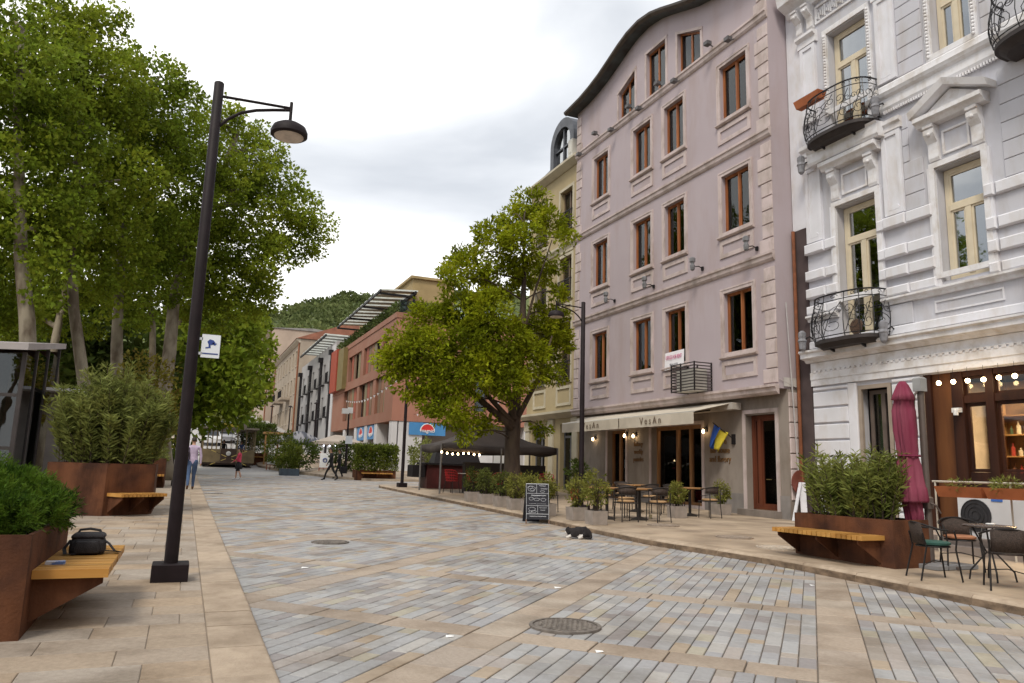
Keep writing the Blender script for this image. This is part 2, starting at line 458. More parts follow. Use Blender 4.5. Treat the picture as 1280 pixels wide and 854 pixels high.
def clip(poly, a, b_, c):                     # keep a*x + b*y <= c
    out = []
    for i in range(len(poly)):
        p, q = poly[i], poly[(i + 1) % len(poly)]
        dp, dq = a * p[0] + b_ * p[1] - c, a * q[0] + b_ * q[1] - c
        if dp <= 0: out.append(p)
        if dp * dq < 0:
            t = dp / (dp - dq); out.append((p[0] + (q[0] - p[0]) * t, p[1] + (q[1] - p[1]) * t))
    return out
S2 = math.sqrt(2.0)
def ab(a, b_): return ((a + b_) / S2, (b_ - a) / S2)      # a = (X-Y)/sqrt2, b = (X+Y)/sqrt2
HOLES = [(3.33, 6.36, 0.33), (2.38, 13.03, 0.31), (5.6, 24.2, 0.34)]
setts, bands = [], []
def put(store, a0, a1, b0, b1, gap=0.006):
    poly = [ab(a0 + gap, b0 + gap), ab(a1 - gap, b0 + gap), ab(a1 - gap, b1 - gap), ab(a0 + gap, b1 - gap)]
    cx = sum(p[0] for p in poly) / 4; cy = sum(p[1] for p in poly) / 4
    if cy < 2.2 or cy > YB or cx < 0.3: return
    kxx = kx(cy) if cy < 33.0 else 22.0
    if cx > kxx + 0.4: return
    n0 = len(poly)
    whole = all(p[0] >= 0.70 and p[0] <= kxx - 0.005 for p in poly)
    if not whole:
        poly = clip(clip(poly, -1, 0, -0.70), 1, 0, kxx - 0.005)
        if len(poly) < 3: return
    for hx, hy, hr in HOLES:
        if max(math.hypot(p[0] - hx, p[1] - hy) for p in poly) < hr + 0.02: return
    u, v, z = pxl((cx, cy, gz(cy)))
    vis = z > 0.5 and -40 < u < 1320 and v < 900
    store.append((z if vis else 1e3 + z, whole, poly, (cx, cy), (a1 - a0, b1 - b0)))
PA, WA, PB, WB = 3.93 / S2, 0.55 / S2, 3.72 / S2, 0.5 / S2
rows = 17
for ka in range(-14, 12):
    A0 = -0.02 / S2 + ka * PA
    bb = -20.0                                   # the wide band itself
    while bb < 60:
        ln = RNG.uniform(0.42, 0.62); put(bands, A0, A0 + WA, bb, bb + ln, 0.004); bb += ln
    rw = (PA - WA) / rows
    for kb in range(-3, 22):
        B0 = 8.6 / S2 + kb * PB
        aa = A0 + WA                             # narrow band slabs
        while aa < A0 + PA - 0.05:
            ln = min(RNG.uniform(0.5, 0.85), A0 + PA - aa)
            if A0 + PA - aa - ln < 0.2: ln = A0 + PA - aa
            put(bands, aa, aa + ln, B0, B0 + WB, 0.004); aa += ln
        for r_ in range(rows):
            b1 = B0 + WB; end = B0 + PB
            while b1 < end - 1e-6:
                ln = float(RNG.choice([0.16, 0.22, 0.28, 0.34, 0.42, 0.5], p=[.12, .2, .24, .2, .14, .1]))
                if end - b1 - ln < 0.12: ln = end - b1
                a_ = A0 + WA + r_ * rw
                put(setts, a_, a_ + rw, b1, b1 + ln, 0.0045); b1 += ln
def stone(b, poly, cy_dummy, c=0.006, depth=0.03, lift=0.0):
    n = len(poly); cx = sum(p[0] for p in poly) / n; cy = sum(p[1] for p in poly) / n
    ins = [(p[0] + (cx - p[0]) * min(0.4, c / (math.hypot(cx - p[0], cy - p[1]) + 1e-6) * 1.4), p[1] + (cy - p[1]) * min(0.4, c / (math.hypot(cx - p[0], cy - p[1]) + 1e-6) * 1.4)) for p in poly]
    vs = [(p[0], p[1], gz(p[1]) - depth) for p in poly] + [(p[0], p[1], gz(p[1]) + lift - c * 0.7) for p in poly] + [(p[0], p[1], gz(p[1]) + lift) for p in ins]
    fs = [tuple(range(2 * n, 3 * n))]
    for i in range(n):
        j = (i + 1) % n; fs += [(i, j, j + n, i + n), (i + n, j + n, j + 2 * n, i + 2 * n)]
    b.add(vs, fs)
SHARED = {}
def stone_object(name, whole, poly, ctr, dims, mat, depth=0.03, rz=-R(45), base=0.0):
    """near stones: one object each; whole ones of a size share their mesh"""
    key = (name, round(dims[0], 3), round(dims[1], 3))
    lift = float(RNG.normal(0, 0.0012))
    z = gz(ctr[1]) + base + lift
    if whole and key in SHARED:
        o = obj(name, SHARED[key], None, (ctr[0], ctr[1], z), (SLOPE * 0.7, 0, rz)); return o
    if whole:
        g = 0.0045; hx, hy = dims[0] / 2 - g, dims[1] / 2 - g
        b = MB(); b.bbox(-hx, hx, -hy, hy, -depth, 0, 0.005); me = b.mesh(name, mat); SHARED[key] = me
        return obj(name, me, None, (ctr[0], ctr[1], z), (SLOPE * 0.7, 0, rz))
    b = MB(); stone(b, poly, 0, 0.005, depth); 
    b.v = [(p[0], p[1], p[2] + base) for p in b.v]
    return b.build(name, mat, origin=(ctr[0], ctr[1], gz(ctr[1]) + base))
def lay(store, name, M1, M2, joined, parent):
    store.sort(key=lambda t: t[0])
    for z, whole, poly, ctr, dims in store[:300]:
        o = stone_object(name, whole, poly, ctr, dims, M1); o.parent = parent
    b = MB()
    for z, whole, poly, ctr, dims in store[300:]: stone(b, poly, 0, 0.005, 0.02, float(RNG.normal(0, 0.0012)))
    o = b.build(joined, M2, parent); o['kind'] = 'stuff'
lay(setts, 'sett', M_SETT, M_SETT_J, 'setts_beyond', street)
lay(bands, 'band_slab', M_BAND, M_BAND_J, 'band_slabs_beyond', street)

M_FAR = pm('street_far', (0.40, 0.37, 0.345), 0.7, 0.15, 1.2, 0.3, 10, col2=(0.31, 0.31, 0.32), stretch=(0.6, 2.0, 1))
struct(strip('road', [YB, 50, 53, 56, 59, 62, 65, 68, 71, 75, 90, 120, 175], lambda y: 0.5 - max(0, y - 60) * 0.05, lambda y: 26.0 if y < 52 else 13.2, 0.0, M_FAR))

# manhole covers and drain grate lying in the street
M_IRON = pm('cast_iron', (0.20, 0.175, 0.155), 0.65, 0.3, 14, 0.3, 60, spec=0.3, col2=(0.11, 0.095, 0.085))
def manhole(ctr, rad, label, base=0.0, mat=M_IRON):
    z = gz(ctr[1]) + base
    t = thing('manhole_cover', label, 'manhole cover', (ctr[0], ctr[1], z))
    b = MB(); z += 0.012; b.lathe([(rad, -0.03), (rad, 0.005), (rad * 0.9, 0.006), (rad * 0.9, -0.006), (rad * 0.87, -0.006), (rad * 0.87, -0.03)], 28, (ctr[0], ctr[1], z)); b.build('rim', mat, t)
    b = MB(); b.lathe([(rad * 0.86, -0.03), (rad * 0.86, -0.002), (rad * 0.85, 0.0)], 28, (ctr[0], ctr[1], z))
    n = int(rad / 0.045)
    for i in range(-n, n + 1):
        for j in range(-n, n + 1):
            x, y = (i + 0.5 * (j % 2)) * 0.052, j * 0.046
            if math.hypot(x, y) < rad * 0.78: b.bbox(ctr[0] + x - 0.016, ctr[0] + x + 0.016, ctr[1] + y - 0.014, ctr[1] + y + 0.014, z - 0.001, z + 0.011, 0.005)
    b.build('lid', mat, t)
manhole((3.33, 6.36), 0.33, 'round cast iron manhole cover with square studs beside a beige band crossing')
manhole((2.38, 13.03), 0.31, 'round iron manhole cover in the street, farther up than the studded one')
t = thing('drain_grate', 'long dark iron drain grate beside the low kerb near the walking man', 'drain grate', (1.0, 27.0, gz(27)))
b = MB(); b.box(0.72, 1.32, 26.84, 27.16, gz(27) - 0.03, gz(27) + 0.004); b.build('frame', M_JOINT, t)
b = MB()
for i in range(12): b.box(0.75 + i * 0.046, 0.775 + i * 0.046, 26.87, 27.13, gz(27), gz(27) + 0.014)
b.build('bar', M_IRON, t)

# ================================================================== pavements and kerbs
M_PAVE = pm('pavement_bed', (0.40, 0.33, 0.26), 0.75, 0.15, 2.0, 0.3, 40, col2=(0.30, 0.25, 0.20))
PCOLS = [(0.375, 0.308, 0.245), (0.36, 0.292, 0.23), (0.38, 0.30, 0.225), (0.355, 0.30, 0.25), (0.385, 0.295, 0.212), (0.37, 0.316, 0.264), (0.345, 0.286, 0.232)]
M_SLAB = pm('pavement_slab', (1, 1, 1), 0.66, 0.17, 20, 0.5, 60, ramp=('obj', PCOLS), rnd=0.06, bdist=0.008, spec=0.3, dirt=((1.2, 1.6, 1), 0.66, 0.36, 0.56))
M_SLAB_J = pm('pavement_slab_far', (1, 1, 1), 0.66, 0.17, 20, 0.5, 60, ramp=('island', PCOLS), island=0.06, bdist=0.008, spec=0.3, dirt=((1.2, 1.6, 1), 0.66, 0.36, 0.56))
M_KERB = pm('kerb_stone', (0.41, 0.325, 0.245), 0.7, 0.15, 9, 0.4, 50, col2=(0.34, 0.265, 0.195), rnd=0.06, lo=0.3, hi=0.6, dirt=((1.4, 1.4, 1), 0.68, 0.36, 0.56))
M_KERBS = pm('soiled_kerb', (0.235, 0.165, 0.11), 0.85, 0.3, 7, 0.5, 40, col2=(0.115, 0.08, 0.055), lo=0.32, hi=0.62, dirt=((3, 3, 8), 0.6, 0.36, 0.56))
yl = list(np.arange(-8, 46.1, 3.0)) + [50, 55, 60, 65, 70, 75, 100, 170]
lpv = struct(strip('pavement_left', yl, lambda y: -30.0, lambda y: 0.31, LP - 0.012, M_PAVE))
slabs = []
yy = 1.9
while yy < 26.0:
    dp = 0.39 + RNG.uniform(-0.02, 0.02); xx = 0.295
    while xx > -6.5:
        ln = float(RNG.choice([0.4, 0.55, 0.7, 0.85])); 
        if xx == 0.295: ln = float(RNG.choice([0.2, 0.42, 0.6]))
        x0, x1, y0, y1 = xx - ln, xx, yy, yy + dp
        u, v, z = pxl(((x0 + x1) / 2, (y0 + y1) / 2, gz(yy) + LP))
        vis = z > 0.5 and u > -40 and v < 890
        g = 0.003
        slabs.append((z if vis else 1e3 + z, False, [(x0 + g, y0 + g), (x1 - g, y0 + g), (x1 - g, y1 - g), (x0 + g, y1 - g)], ((x0 + x1) / 2, (y0 + y1) / 2), (ln, dp)))
        xx -= ln
    yy += dp
slabs.sort(key=lambda t: t[0])
for z, wh, poly, ctr, dims in slabs[:300]:
    o = stone_object('slab', False, poly, ctr, dims, M_SLAB, 0.03, 0, LP); o.parent = lpv
b = MB()
for z, wh, poly, ctr, dims in slabs[300:]: stone(b, poly, 0, 0.004, 0.02, LP)
o = b.build('slabs_beyond', M_SLAB_J, lpv); o['kind'] = 'stuff'

def kerb_profile(b, xa, xb, y0, y1, h, side, r=0.05):
    """kerb stone between y0, y1; xa = street face at each end (tuple), xb = back edge; rounded street edge"""
    prof = [(0, -0.08), (0, h - r)] + [(r - r * math.cos(t), h - r + r * math.sin(t)) for t in (0.4, 0.8, 1.2, math.pi / 2)]
    g = 0.004; vs, fs = [], []
    for k, y in enumerate((y0 + g, y1 - g)):
        sgn = 1 if xb[k] > xa[k] else -1
        pr = [(xa[k] + sgn * p[0], p[1]) for p in prof] + [(xb[k], h), (xb[k], -0.08)]
        vs += [(x, y, gz(y) + z) for x, z in pr]
    n = len(prof) + 2
    for i in range(n): fs.append((i, (i + 1) % n, (i + 1) % n + n, i + n))
    fs += [tuple(range(n)), tuple(range(2 * n - 1, n - 1, -1))]
    b.add(vs, fs); b.mi = [1 if i in (0, 1) else 0 for i in range(len(b.f))]
kl = struct(strip('kerb_left', [-8, 0, 10, 20, 30, 46], lambda y: 0.32, lambda y: 0.66, -0.03, M_JOINT))
y = 2.0
while y < 46:
    ln = RNG.uniform(0.55, 1.05); b = MB()
    kerb_profile(b, (0.70, 0.70), (0.30, 0.30), y, y + ln, LP + float(RNG.normal(0, 0.0015)), -1, 0.035)
    o = b.build('kerb_stone', [M_KERB, M_KERBS], None, (0.5, y + ln / 2, gz(y + ln / 2)), 'all'); 
    o.data.set_sharp_from_angle(angle=R(40)); o.parent = kl; y += ln
kr = struct(strip('kerb_right', [-4] + list(np.arange(0, 33, 1.5)) + [33.1], lambda y: kx(y) + 0.03, lambda y: kx(y) + 0.28, -0.03, M_JOINT))
y = 2.6
while y < 33.0:
    ln = min(RNG.uniform(0.75, 1.0), 33.2 - y); b = MB()
    kerb_profile(b, (kx(y), kx(y + ln)), (kx(y) + 0.3, kx(y + ln) + 0.3), y, y + ln, RP + float(RNG.normal(0, 0.002)), 1, 0.06)
    o = b.build('kerb_stone', [M_KERB, M_KERBS], None, (kx(y) + 0.15, y + ln / 2, gz(y + ln / 2)), 'all')
    o.data.set_sharp_from_angle(angle=R(40)); o.parent = kr; y += ln
# right pavement: worn slabs whose joints hardly show
def pave_mat():
    M = bpy.data.materials.new('worn_paving'); M.use_nodes = True
    n, l = M.node_tree.nodes, M.node_tree.links; bs = n['Principled BSDF']; bs.inputs['Roughness'].default_value = 0.66
    t = n.new('ShaderNodeTexCoord'); br = n.new('ShaderNodeTexBrick')
    br.inputs['Scale'].default_value = 1.0; br.inputs['Brick Width'].default_value = 0.75; br.inputs['Row Height'].default_value = 0.4
    br.inputs['Mortar Size'].default_value = 0.004; br.inputs['Color1'].default_value = (0.40, 0.32, 0.24, 1); br.inputs['Color2'].default_value = (0.345, 0.275, 0.21, 1)
    br.inputs['Mortar'].default_value = (0.27, 0.215, 0.165, 1)
    l.new(t.outputs['Object'], br.inputs['Vector'])
    no = n.new('ShaderNodeTexNoise'); no.inputs['Scale'].default_value = 1.3; no.inputs['Detail'].default_value = 9; l.new(t.outputs['Object'], no.inputs['Vector'])
    rr = n.new('ShaderNodeValToRGB'); rr.color_ramp.elements[0].position = 0.35; rr.color_ramp.elements[0].color = (0.66, 0.63, 0.6, 1)
    rr.color_ramp.elements[1].position = 0.62; rr.color_ramp.elements[1].color = (1.1, 1.08, 1.05, 1); l.new(no.outputs['Fac'], rr.inputs['Fac'])
    mx = n.new('ShaderNodeMixRGB'); mx.blend_type = 'MULTIPLY'; mx.inputs['Fac'].default_value = 1
    l.new(br.outputs['Color'], mx.inputs['Color1']); l.new(rr.outputs['Color'], mx.inputs['Color2']); l.new(mx.outputs['Color'], bs.inputs['Base Color'])
    nb = n.new('ShaderNodeTexNoise'); nb.inputs['Scale'].default_value = 45; l.new(t.outputs['Object'], nb.inputs['Vector'])
    bp = n.new('ShaderNodeBump'); bp.inputs['Strength'].default_value = 0.3; bp.inputs['Distance'].default_value = 0.006
    l.new(nb.outputs['Fac'], bp.inputs['Height']); l.new(bp.outputs['Normal'], bs.inputs['Normal'])
    return M
M_WORN = pave_mat()
pr_ = struct(strip('pavement_right', [-4] + list(np.arange(0, 33, 1.5)) + [33.18], lambda y: kx(y) + 0.3, lambda y: 26.0, RP - 0.002, M_WORN))
b = MB(); b.box(8.02, 26, 33.06, 33.2, gz(33) - 0.1, gz(33) + RP); struct(b.build('kerb_end', M_KERB))
# pavement beyond the side street
b = MB()
poly = [(7.9, 43.6), (9.2, 41.2), (26, 41.0), (26, 52.5), (13, 75), (5.6, 75), (5.2, 60)]
b.prism(poly, lambda p, k: (p[0], p[1], gz(p[1]) + (RP if k == 0 else -0.2))); struct(b.build('pavement_far', M_WORN))
for (u, v, lab) in ((829, 657, 'round worn manhole cover in the paving beside the potted plants'), (918, 672, 'small dark slotted cover in the paving before the rust-coloured planter'), (972, 685, 'pale round studded cover in the paving beside the bench planter')):
    p = gp(u, v, RP); manhole((p[0], p[1]), 0.36, lab, RP, pm('stone_cover', (0.26, 0.21, 0.17), 0.7, 0.2, 9, 0.2, 40) if v < 680 else pm('pale_cover', (0.42, 0.36, 0.3), 0.7, 0.2, 9, 0.2, 40))
# scraps of white paper on the street
for (u, v) in ((562, 796), (749, 815), (1015, 732), (381, 710), (697, 735)):
    p = gp(u, v, 0.0); b = MB(); w = 0.022 + 0.012 * RNG.random(); rz = RNG.uniform(0, 3)
    z0 = gz(p[1])
    b.add([(p[0] - w * 1.6, p[1] - w, z0 + 0.002), (p[0] + w, p[1] - w * 1.2, z0 + 0.006), (p[0] + w * 1.7, p[1] + w * 0.8, z0 + 0.003), (p[0] - w, p[1] + w, z0 + 0.012)], [(0, 1, 2, 3)])
    b.prism([(-w, -w), (w, -w), (w * 0.6, w)], lambda q, k: (p[0] + q[0], p[1] + q[1] * 0.6, z0 + 0.002 + 0.004 * k))
    o = b.build('paper_scrap', pm('paper', (0.8, 0.8, 0.8), 0.8, 0.05, 5, 0), None, (p[0], p[1], z0))
    tag(o, 'small torn scrap of white paper lying on the street setts', 'litter', 'paper scraps on the street')
# ================================================================== facade helpers
class PL:
    """a facade plane: s runs along it, z up, d outwards"""
    def __init__(s, o, u, n): s.o, s.u, s.n = o, u, n
    def p(s, a, z, d=0.0): return (s.o[0] + s.u[0] * a + s.n[0] * d, s.o[1] + s.u[1] * a + s.n[1] * d, z)
def pbox(b, pl, s0, s1, z0, z1, d0, d1, mi=0):
    c = [pl.p(s0, z0, d0), pl.p(s1, z0, d0), pl.p(s1, z0, d1), pl.p(s0, z0, d1), pl.p(s0, z1, d0), pl.p(s1, z1, d0), pl.p(s1, z1, d1), pl.p(s0, z1, d1)]
    return b.add(c, [(0, 3, 2, 1), (4, 5, 6, 7), (0, 1, 5, 4), (1, 2, 6, 5), (2, 3, 7, 6), (3, 0, 4, 7)], mi)
def pblock(b, pl, s0, s1, z0, z1, d0, d1, c=0.015):
    """block with chamfered face"""
    vs = [pl.p(s0, z0, d0), pl.p(s1, z0, d0), pl.p(s1, z1, d0), pl.p(s0, z1, d0), pl.p(s0, z0, d1 - c), pl.p(s1, z0, d1 - c), pl.p(s1, z1, d1 - c), pl.p(s0, z1, d1 - c),
          pl.p(s0 + c, z0 + c, d1), pl.p(s1 - c, z0 + c, d1), pl.p(s1 - c, z1 - c, d1), pl.p(s0 + c, z1 - c, d1)]
    fs = [(0, 1, 2, 3), (8, 9, 10, 11)]
    for i in range(4):
        j = (i + 1) % 4; fs += [(i, j, j + 4, i + 4), (i + 4, j + 4, j + 8, i + 8)]
    return b.add(vs, fs)
def pwall(b, pl, s0, s1, z0, z1, ops, depth=0.25):
    S = sorted({s0, s1, *[o[0] for o in ops], *[o[1] for o in ops]}); Z = sorted({z0, z1, *[o[2] for o in ops], *[o[3] for o in ops]})
    S = [s for s in S if s0 <= s <= s1]; Z = [z for z in Z if z0 <= z <= z1]
    for i in range(len(S) - 1):
        for j in range(len(Z) - 1):
            sm, zm = (S[i] + S[i + 1]) / 2, (Z[j] + Z[j + 1]) / 2
            if any(o[0] < sm < o[1] and o[2] < zm < o[3] for o in ops): continue
            b.add([pl.p(S[i], Z[j]), pl.p(S[i + 1], Z[j]), pl.p(S[i + 1], Z[j + 1]), pl.p(S[i], Z[j + 1])], [(0, 1, 2, 3)])
    for a0, a1, c0, c1 in ops:
        for q in (((a0, c0), (a0, c1)), ((a1, c0), (a1, c1)), ((a0, c0), (a1, c0)), ((a0, c1), (a1, c1))):
            b.add([pl.p(*q[0]), pl.p(*q[1]), pl.p(*q[1], -depth), pl.p(*q[0], -depth)], [(0, 1, 2, 3)])
def pprofile(b, pl, s0, s1, prof):
    """moulding: prof list of (d, z), closed against the wall"""
    k = len(prof); vs = [pl.p(s0, z, d) for d, z in prof] + [pl.p(s1, z, d) for d, z in prof]
    fs = [tuple(range(k)), tuple(range(2 * k - 1, k - 1, -1))] + [(i, i + k, (i + 1) % k + k, (i + 1) % k) for i in range(k)]
    return b.add(vs, fs)
def pring(b, pl, s0, s1, z0, z1, w, d0, d1):
    pbox(b, pl, s0, s1, z1 - w, z1, d0, d1); pbox(b, pl, s0, s1, z0, z0 + w, d0, d1)
    pbox(b, pl, s0, s0 + w, z0 + w, z1 - w, d0, d1); pbox(b, pl, s1 - w, s1, z0 + w, z1 - w, d0, d1)
def window(parent, pl, s0, s1, z0, z1, back, fmat, gmat, fw=0.07, mull=(0.5,), transom=None, th=0.06, name='window', sash=0.0):
    """frame mesh with its panes as children; back = set-back of the frame behind the wall face"""
    b = MB(); d0, d1 = -back - th, -back
    pring(b, pl, s0, s1, z0, z1, fw, d0, d1)
    zt = z1 - fw if transom is None else transom
    xs = [s0 + fw]
    for mfrac in mull:
        c = s0 + (s1 - s0) * mfrac; pbox(b, pl, c - fw * 0.6, c + fw * 0.6, z0 + fw, zt, d0 + 0.004, d1 + 0.012); xs += [c - fw * 0.6, c + fw * 0.6]
    xs.append(s1 - fw)
    cells = [(xs[2 * i], xs[2 * i + 1], z0 + fw, zt) for i in range(len(mull) + 1)]
    if transom is not None:
        pbox(b, pl, s0 + fw, s1 - fw, transom, transom + fw * 1.2, d0 + 0.004, d1 + 0.02); cells.append((s0 + fw, s1 - fw, transom + fw * 1.2, z1 - fw))
    if sash:
        for a0, a1, c0, c1 in cells: pring(b, pl, a0, a1, c0, c1, sash, d0 + 0.01, d1 - 0.012)
    w = b.build(name, fmat, parent)
    for a0, a1, c0, c1 in cells:
        g = MB(); pbox(g, pl, a0 - 0.005, a1 + 0.005, c0 - 0.005, c1 + 0.005, d0 + 0.02, d0 + 0.028); g.build('pane', gmat, w)
    return w
def shell(b, x0, x1, y0, y1, z0, z1, skip=()):
    """closed body of a building minus the named sides; sides: 'w' (x0) 'e' 's' (y0) 'n' 'top'"""
    c = [(x0, y0, z0), (x1, y0, z0), (x1, y1, z0), (x0, y1, z0), (x0, y0, z1), (x1, y0, z1), (x1, y1, z1), (x0, y1, z1)]
    F = {'s': (0, 1, 5, 4), 'e': (1, 2, 6, 5), 'n': (2, 3, 7, 6), 'w': (3, 0, 4, 7), 'top': (4, 5, 6, 7)}
    b.add(c, [f for k, f in F.items() if k not in skip])
WX = lambda X: PL((X, 0), (0, 1), (-1, 0))        # facade along the street
WY = lambda Y: PL((0, Y), (1, 0), (0, -1))        # facade facing down the street
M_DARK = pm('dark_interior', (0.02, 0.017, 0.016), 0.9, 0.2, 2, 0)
M_BLACK = pm('black_metal', (0.012, 0.010, 0.012), 0.55, 0.2, 9, 0.1, 40, spec=0.25)
M_GLASS = glass_mat('window_glass', (0.7, 0.72, 0.72), 1.45, 0.02, 0.02)
M_GLASS_C = glass_mat('clear_shop_glass', (0.88, 0.88, 0.86), 1.4, 0.01, 0.0)
M_GLASS_D = glass_mat('dark_glass', (0.45, 0.47, 0.45), 1.5, 0.02, 0.03)
M_WOODF = pm('window_wood', (0.36, 0.135, 0.05), 0.5, 0.25, 6, 0.1, 30, stretch=(1, 1, 0.15), col2=(0.23, 0.078, 0.03), spec=0.25)
BULB = emit_mat('warm_bulb', (1.0, 0.72, 0.38), 14.0)

# ================================================================== pink building
M_PINK = pm('pink_render', (0.405, 0.345, 0.37), 0.88, 0.05, 0.7, 0.35, 45, col2=(0.388, 0.328, 0.352), detail=10, bdist=0.008, dirt=((1.2, 1.2, 0.3), 0.955, 0.34, 0.52))
M_PTRIM = pm('pink_trim', (0.54, 0.45, 0.445), 0.8, 0.08, 1.5, 0.2, 50, col2=(0.45, 0.38, 0.36), dirt=((2.5, 2.5, 1.2), 0.76, 0.36, 0.54))
M_GREY = pm('grey_render', (0.275, 0.235, 0.205), 0.85, 0.08, 1.0, 0.25, 60, col2=(0.225, 0.19, 0.165), detail=9, bdist=0.006, dirt=((1.5, 1.5, 0.6), 0.78, 0.36, 0.54))
M_ROOFG = pm('roof_metal', (0.075, 0.09, 0.085), 0.45, 0.25, 2, 0.1, 20, metal=0.4, col2=(0.045, 0.04, 0.035))
XU, XG, Y0, Y1 = 14.75, 15.05, 15.83, 27.7
pk = thing('apartment_house', 'tall dusty pink house with curved roof, wooden windows and a cafe awning', 'building', (XU, (Y0 + Y1) / 2, gz(20) + RP))
P_ = WX(XU)
WINS = [(25.0, 26.15), (21.96, 23.13), (19.96, 21.09), (16.77, 18.02)]
ROWS = [(5.05, 6.98), (8.82, 10.75), (12.55, 14.45)]
ops = [(a, c, z0, z1) for a, c in WINS for z0, z1 in ROWS]
b = MB(); pwall(b, P_, Y0, Y1, 3.9, 15.2, ops, 0.24)
RC_Y = [15.83, 16.6, 17.4, 18.2, 19, 19.8, 20.5, 21.2, 22, 22.8, 23.5, 24.2, 25, 25.8, 26.6, 27.7]
RC_Z = [16.78, 16.85, 16.95, 17.1, 17.3, 17.6, 17.88, 18.12, 18.25, 18.2, 18.03, 17.8, 17.55, 17.38, 17.27, 17.2]
rz_ = lambda y: float(np.interp(y, RC_Y, RC_Z))
ATT = [(23.02, 24.22, 17.0, 16.5), (20.98, 22.22, 17.18, 17.2), (18.96, 20.26, 16.36, 16.97)]    # y0,y1, ztop at y0, at y1
bp_ = sorted(set(list(np.arange(15.83, 27.7, 0.4)) + RC_Y + [a[0] for a in ATT] + [a[1] for a in ATT]))
for ya, yb in zip(bp_[:-1], bp_[1:]):
    ym = (ya + yb) / 2; win = [a for a in ATT if a[0] < ym < a[1]]
    if win:
        w = win[0]; zt = lambda y: w[2] + (w[3] - w[2]) * (y - w[0]) / (w[1] - w[0])
        b.add([P_.p(ya, zt(ya)), P_.p(yb, zt(yb)), P_.p(yb, rz_(yb)), P_.p(ya, rz_(ya))], [(0, 1, 2, 3)])
        b.add([P_.p(ya, zt(ya)), P_.p(yb, zt(yb)), P_.p(yb, zt(yb), -0.24), P_.p(ya, zt(ya), -0.24)], [(0, 1, 2, 3)])
        b.add([P_.p(ya, 15.2), P_.p(yb, 15.2), P_.p(yb, 15.33), P_.p(ya, 15.33)], [(0, 1, 2, 3)])
        b.add([P_.p(ya, 15.33), P_.p(yb, 15.33), P_.p(yb, 15.33, -0.24), P_.p(ya, 15.33, -0.24)], [(0, 1, 2, 3)])
    else: b.add([P_.p(ya, 15.2), P_.p(yb, 15.2), P_.p(yb, rz_(yb)), P_.p(ya, rz_(ya))], [(0, 1, 2, 3)])
for w in ATT:
    for y_, zt in ((w[0], w[2]), (w[1], w[3])): b.add([P_.p(y_, 15.33), P_.p(y_, zt), P_.p(y_, zt, -0.24), P_.p(y_, 15.33, -0.24)], [(0, 1, 2, 3)])
XB = 24.0
b.add([(XU, Y0, 3.9), (XB, Y0, 3.9), (XB, Y0, 16.78), (XU, Y0, 16.78)], [(0, 1, 2, 3)])
b.add([(XU, Y1, 3.9), (XB, Y1, 3.9), (XB, Y1, 17.2), (XU, Y1, 17.2)], [(0, 1, 2, 3)])
b.add([(XB, Y0, 0), (XB, Y1, 0), (XB, Y1, 17.2), (XB, Y0, 17.2)], [(0, 1, 2, 3)])
b.add([(XU, Y0, 3.9), (XG + 0.02, Y0, 3.9), (XG + 0.02, Y1, 3.9), (XU, Y1, 3.9)], [(0, 1, 2, 3)])
b.build('wall', M_PINK, pk)
G_ = WX(XG)
zb = gz(20) + RP
b = MB(); pwall(b, G_, Y0, Y1, zb - 0.2, 3.9, [(16.32, 17.54, zb + 0.12, 3.25), (19.6, 22.42, zb + 0.05, 3.1), (24.08, 25.43, zb + 0.05, 3.08)], 0.3)
b.add([(XG, Y0, zb - 0.2), (XB, Y0, zb - 0.2), (XB, Y0, 3.9), (XG, Y0, 3.9)], [(0, 1, 2, 3)])
b.add([(XG, Y1, zb - 0.2), (XB, Y1, zb - 0.2), (XB, Y1, 3.9), (XG, Y1, 3.9)], [(0, 1, 2, 3)])
b.build('ground_floor_wall', M_GREY, pk)
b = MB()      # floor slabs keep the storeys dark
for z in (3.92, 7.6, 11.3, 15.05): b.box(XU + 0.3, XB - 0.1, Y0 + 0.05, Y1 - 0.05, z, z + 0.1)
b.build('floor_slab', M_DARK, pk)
# roof with its curved eaves
b = MB(); ys_ = [15.5] + RC_Y[1:-1] + [28.0]
for ya, yb in zip(ys_[:-1], ys_[1:]):
    za, zc = rz_(max(ya, Y0)), rz_(min(yb, Y1))
    b.add([(14.32, ya, za - 0.02), (14.32, yb, zc - 0.02), (XB, yb, zc - 0.02), (XB, ya, za - 0.02), (14.32, ya, za + 0.12), (14.32, yb, zc + 0.12), (XB, yb, zc + 0.24), (XB, ya, za + 0.24)],
          [(0, 1, 2, 3), (4, 5, 6, 7), (0, 1, 5, 4), (2, 3, 7, 6), (1, 2, 6, 5), (3, 0, 4, 7)])
rf = b.build('roof', M_ROOFG, pk)
b = MB()
for ya, yb in zip(ys_[:-1], ys_[1:]):
    za, zc = rz_(max(ya, Y0)), rz_(min(yb, Y1))
    b.add([(14.2, ya, za + 0.02), (14.2, yb, zc + 0.02), (14.31, yb, zc - 0.06), (14.31, ya, za - 0.06), (14.18, ya, za + 0.1), (14.18, yb, zc + 0.1), (14.31, yb, zc + 0.1), (14.31, ya, za + 0.1)],
          [(0, 1, 2, 3), (4, 5, 6, 7), (0, 1, 5, 4), (2, 3, 7, 6), (1, 2, 6, 5), (3, 0, 4, 7)])
b.build('gutter', pm('gutter', (0.06, 0.045, 0.035), 0.5, 0.2, 5, 0.1), rf)
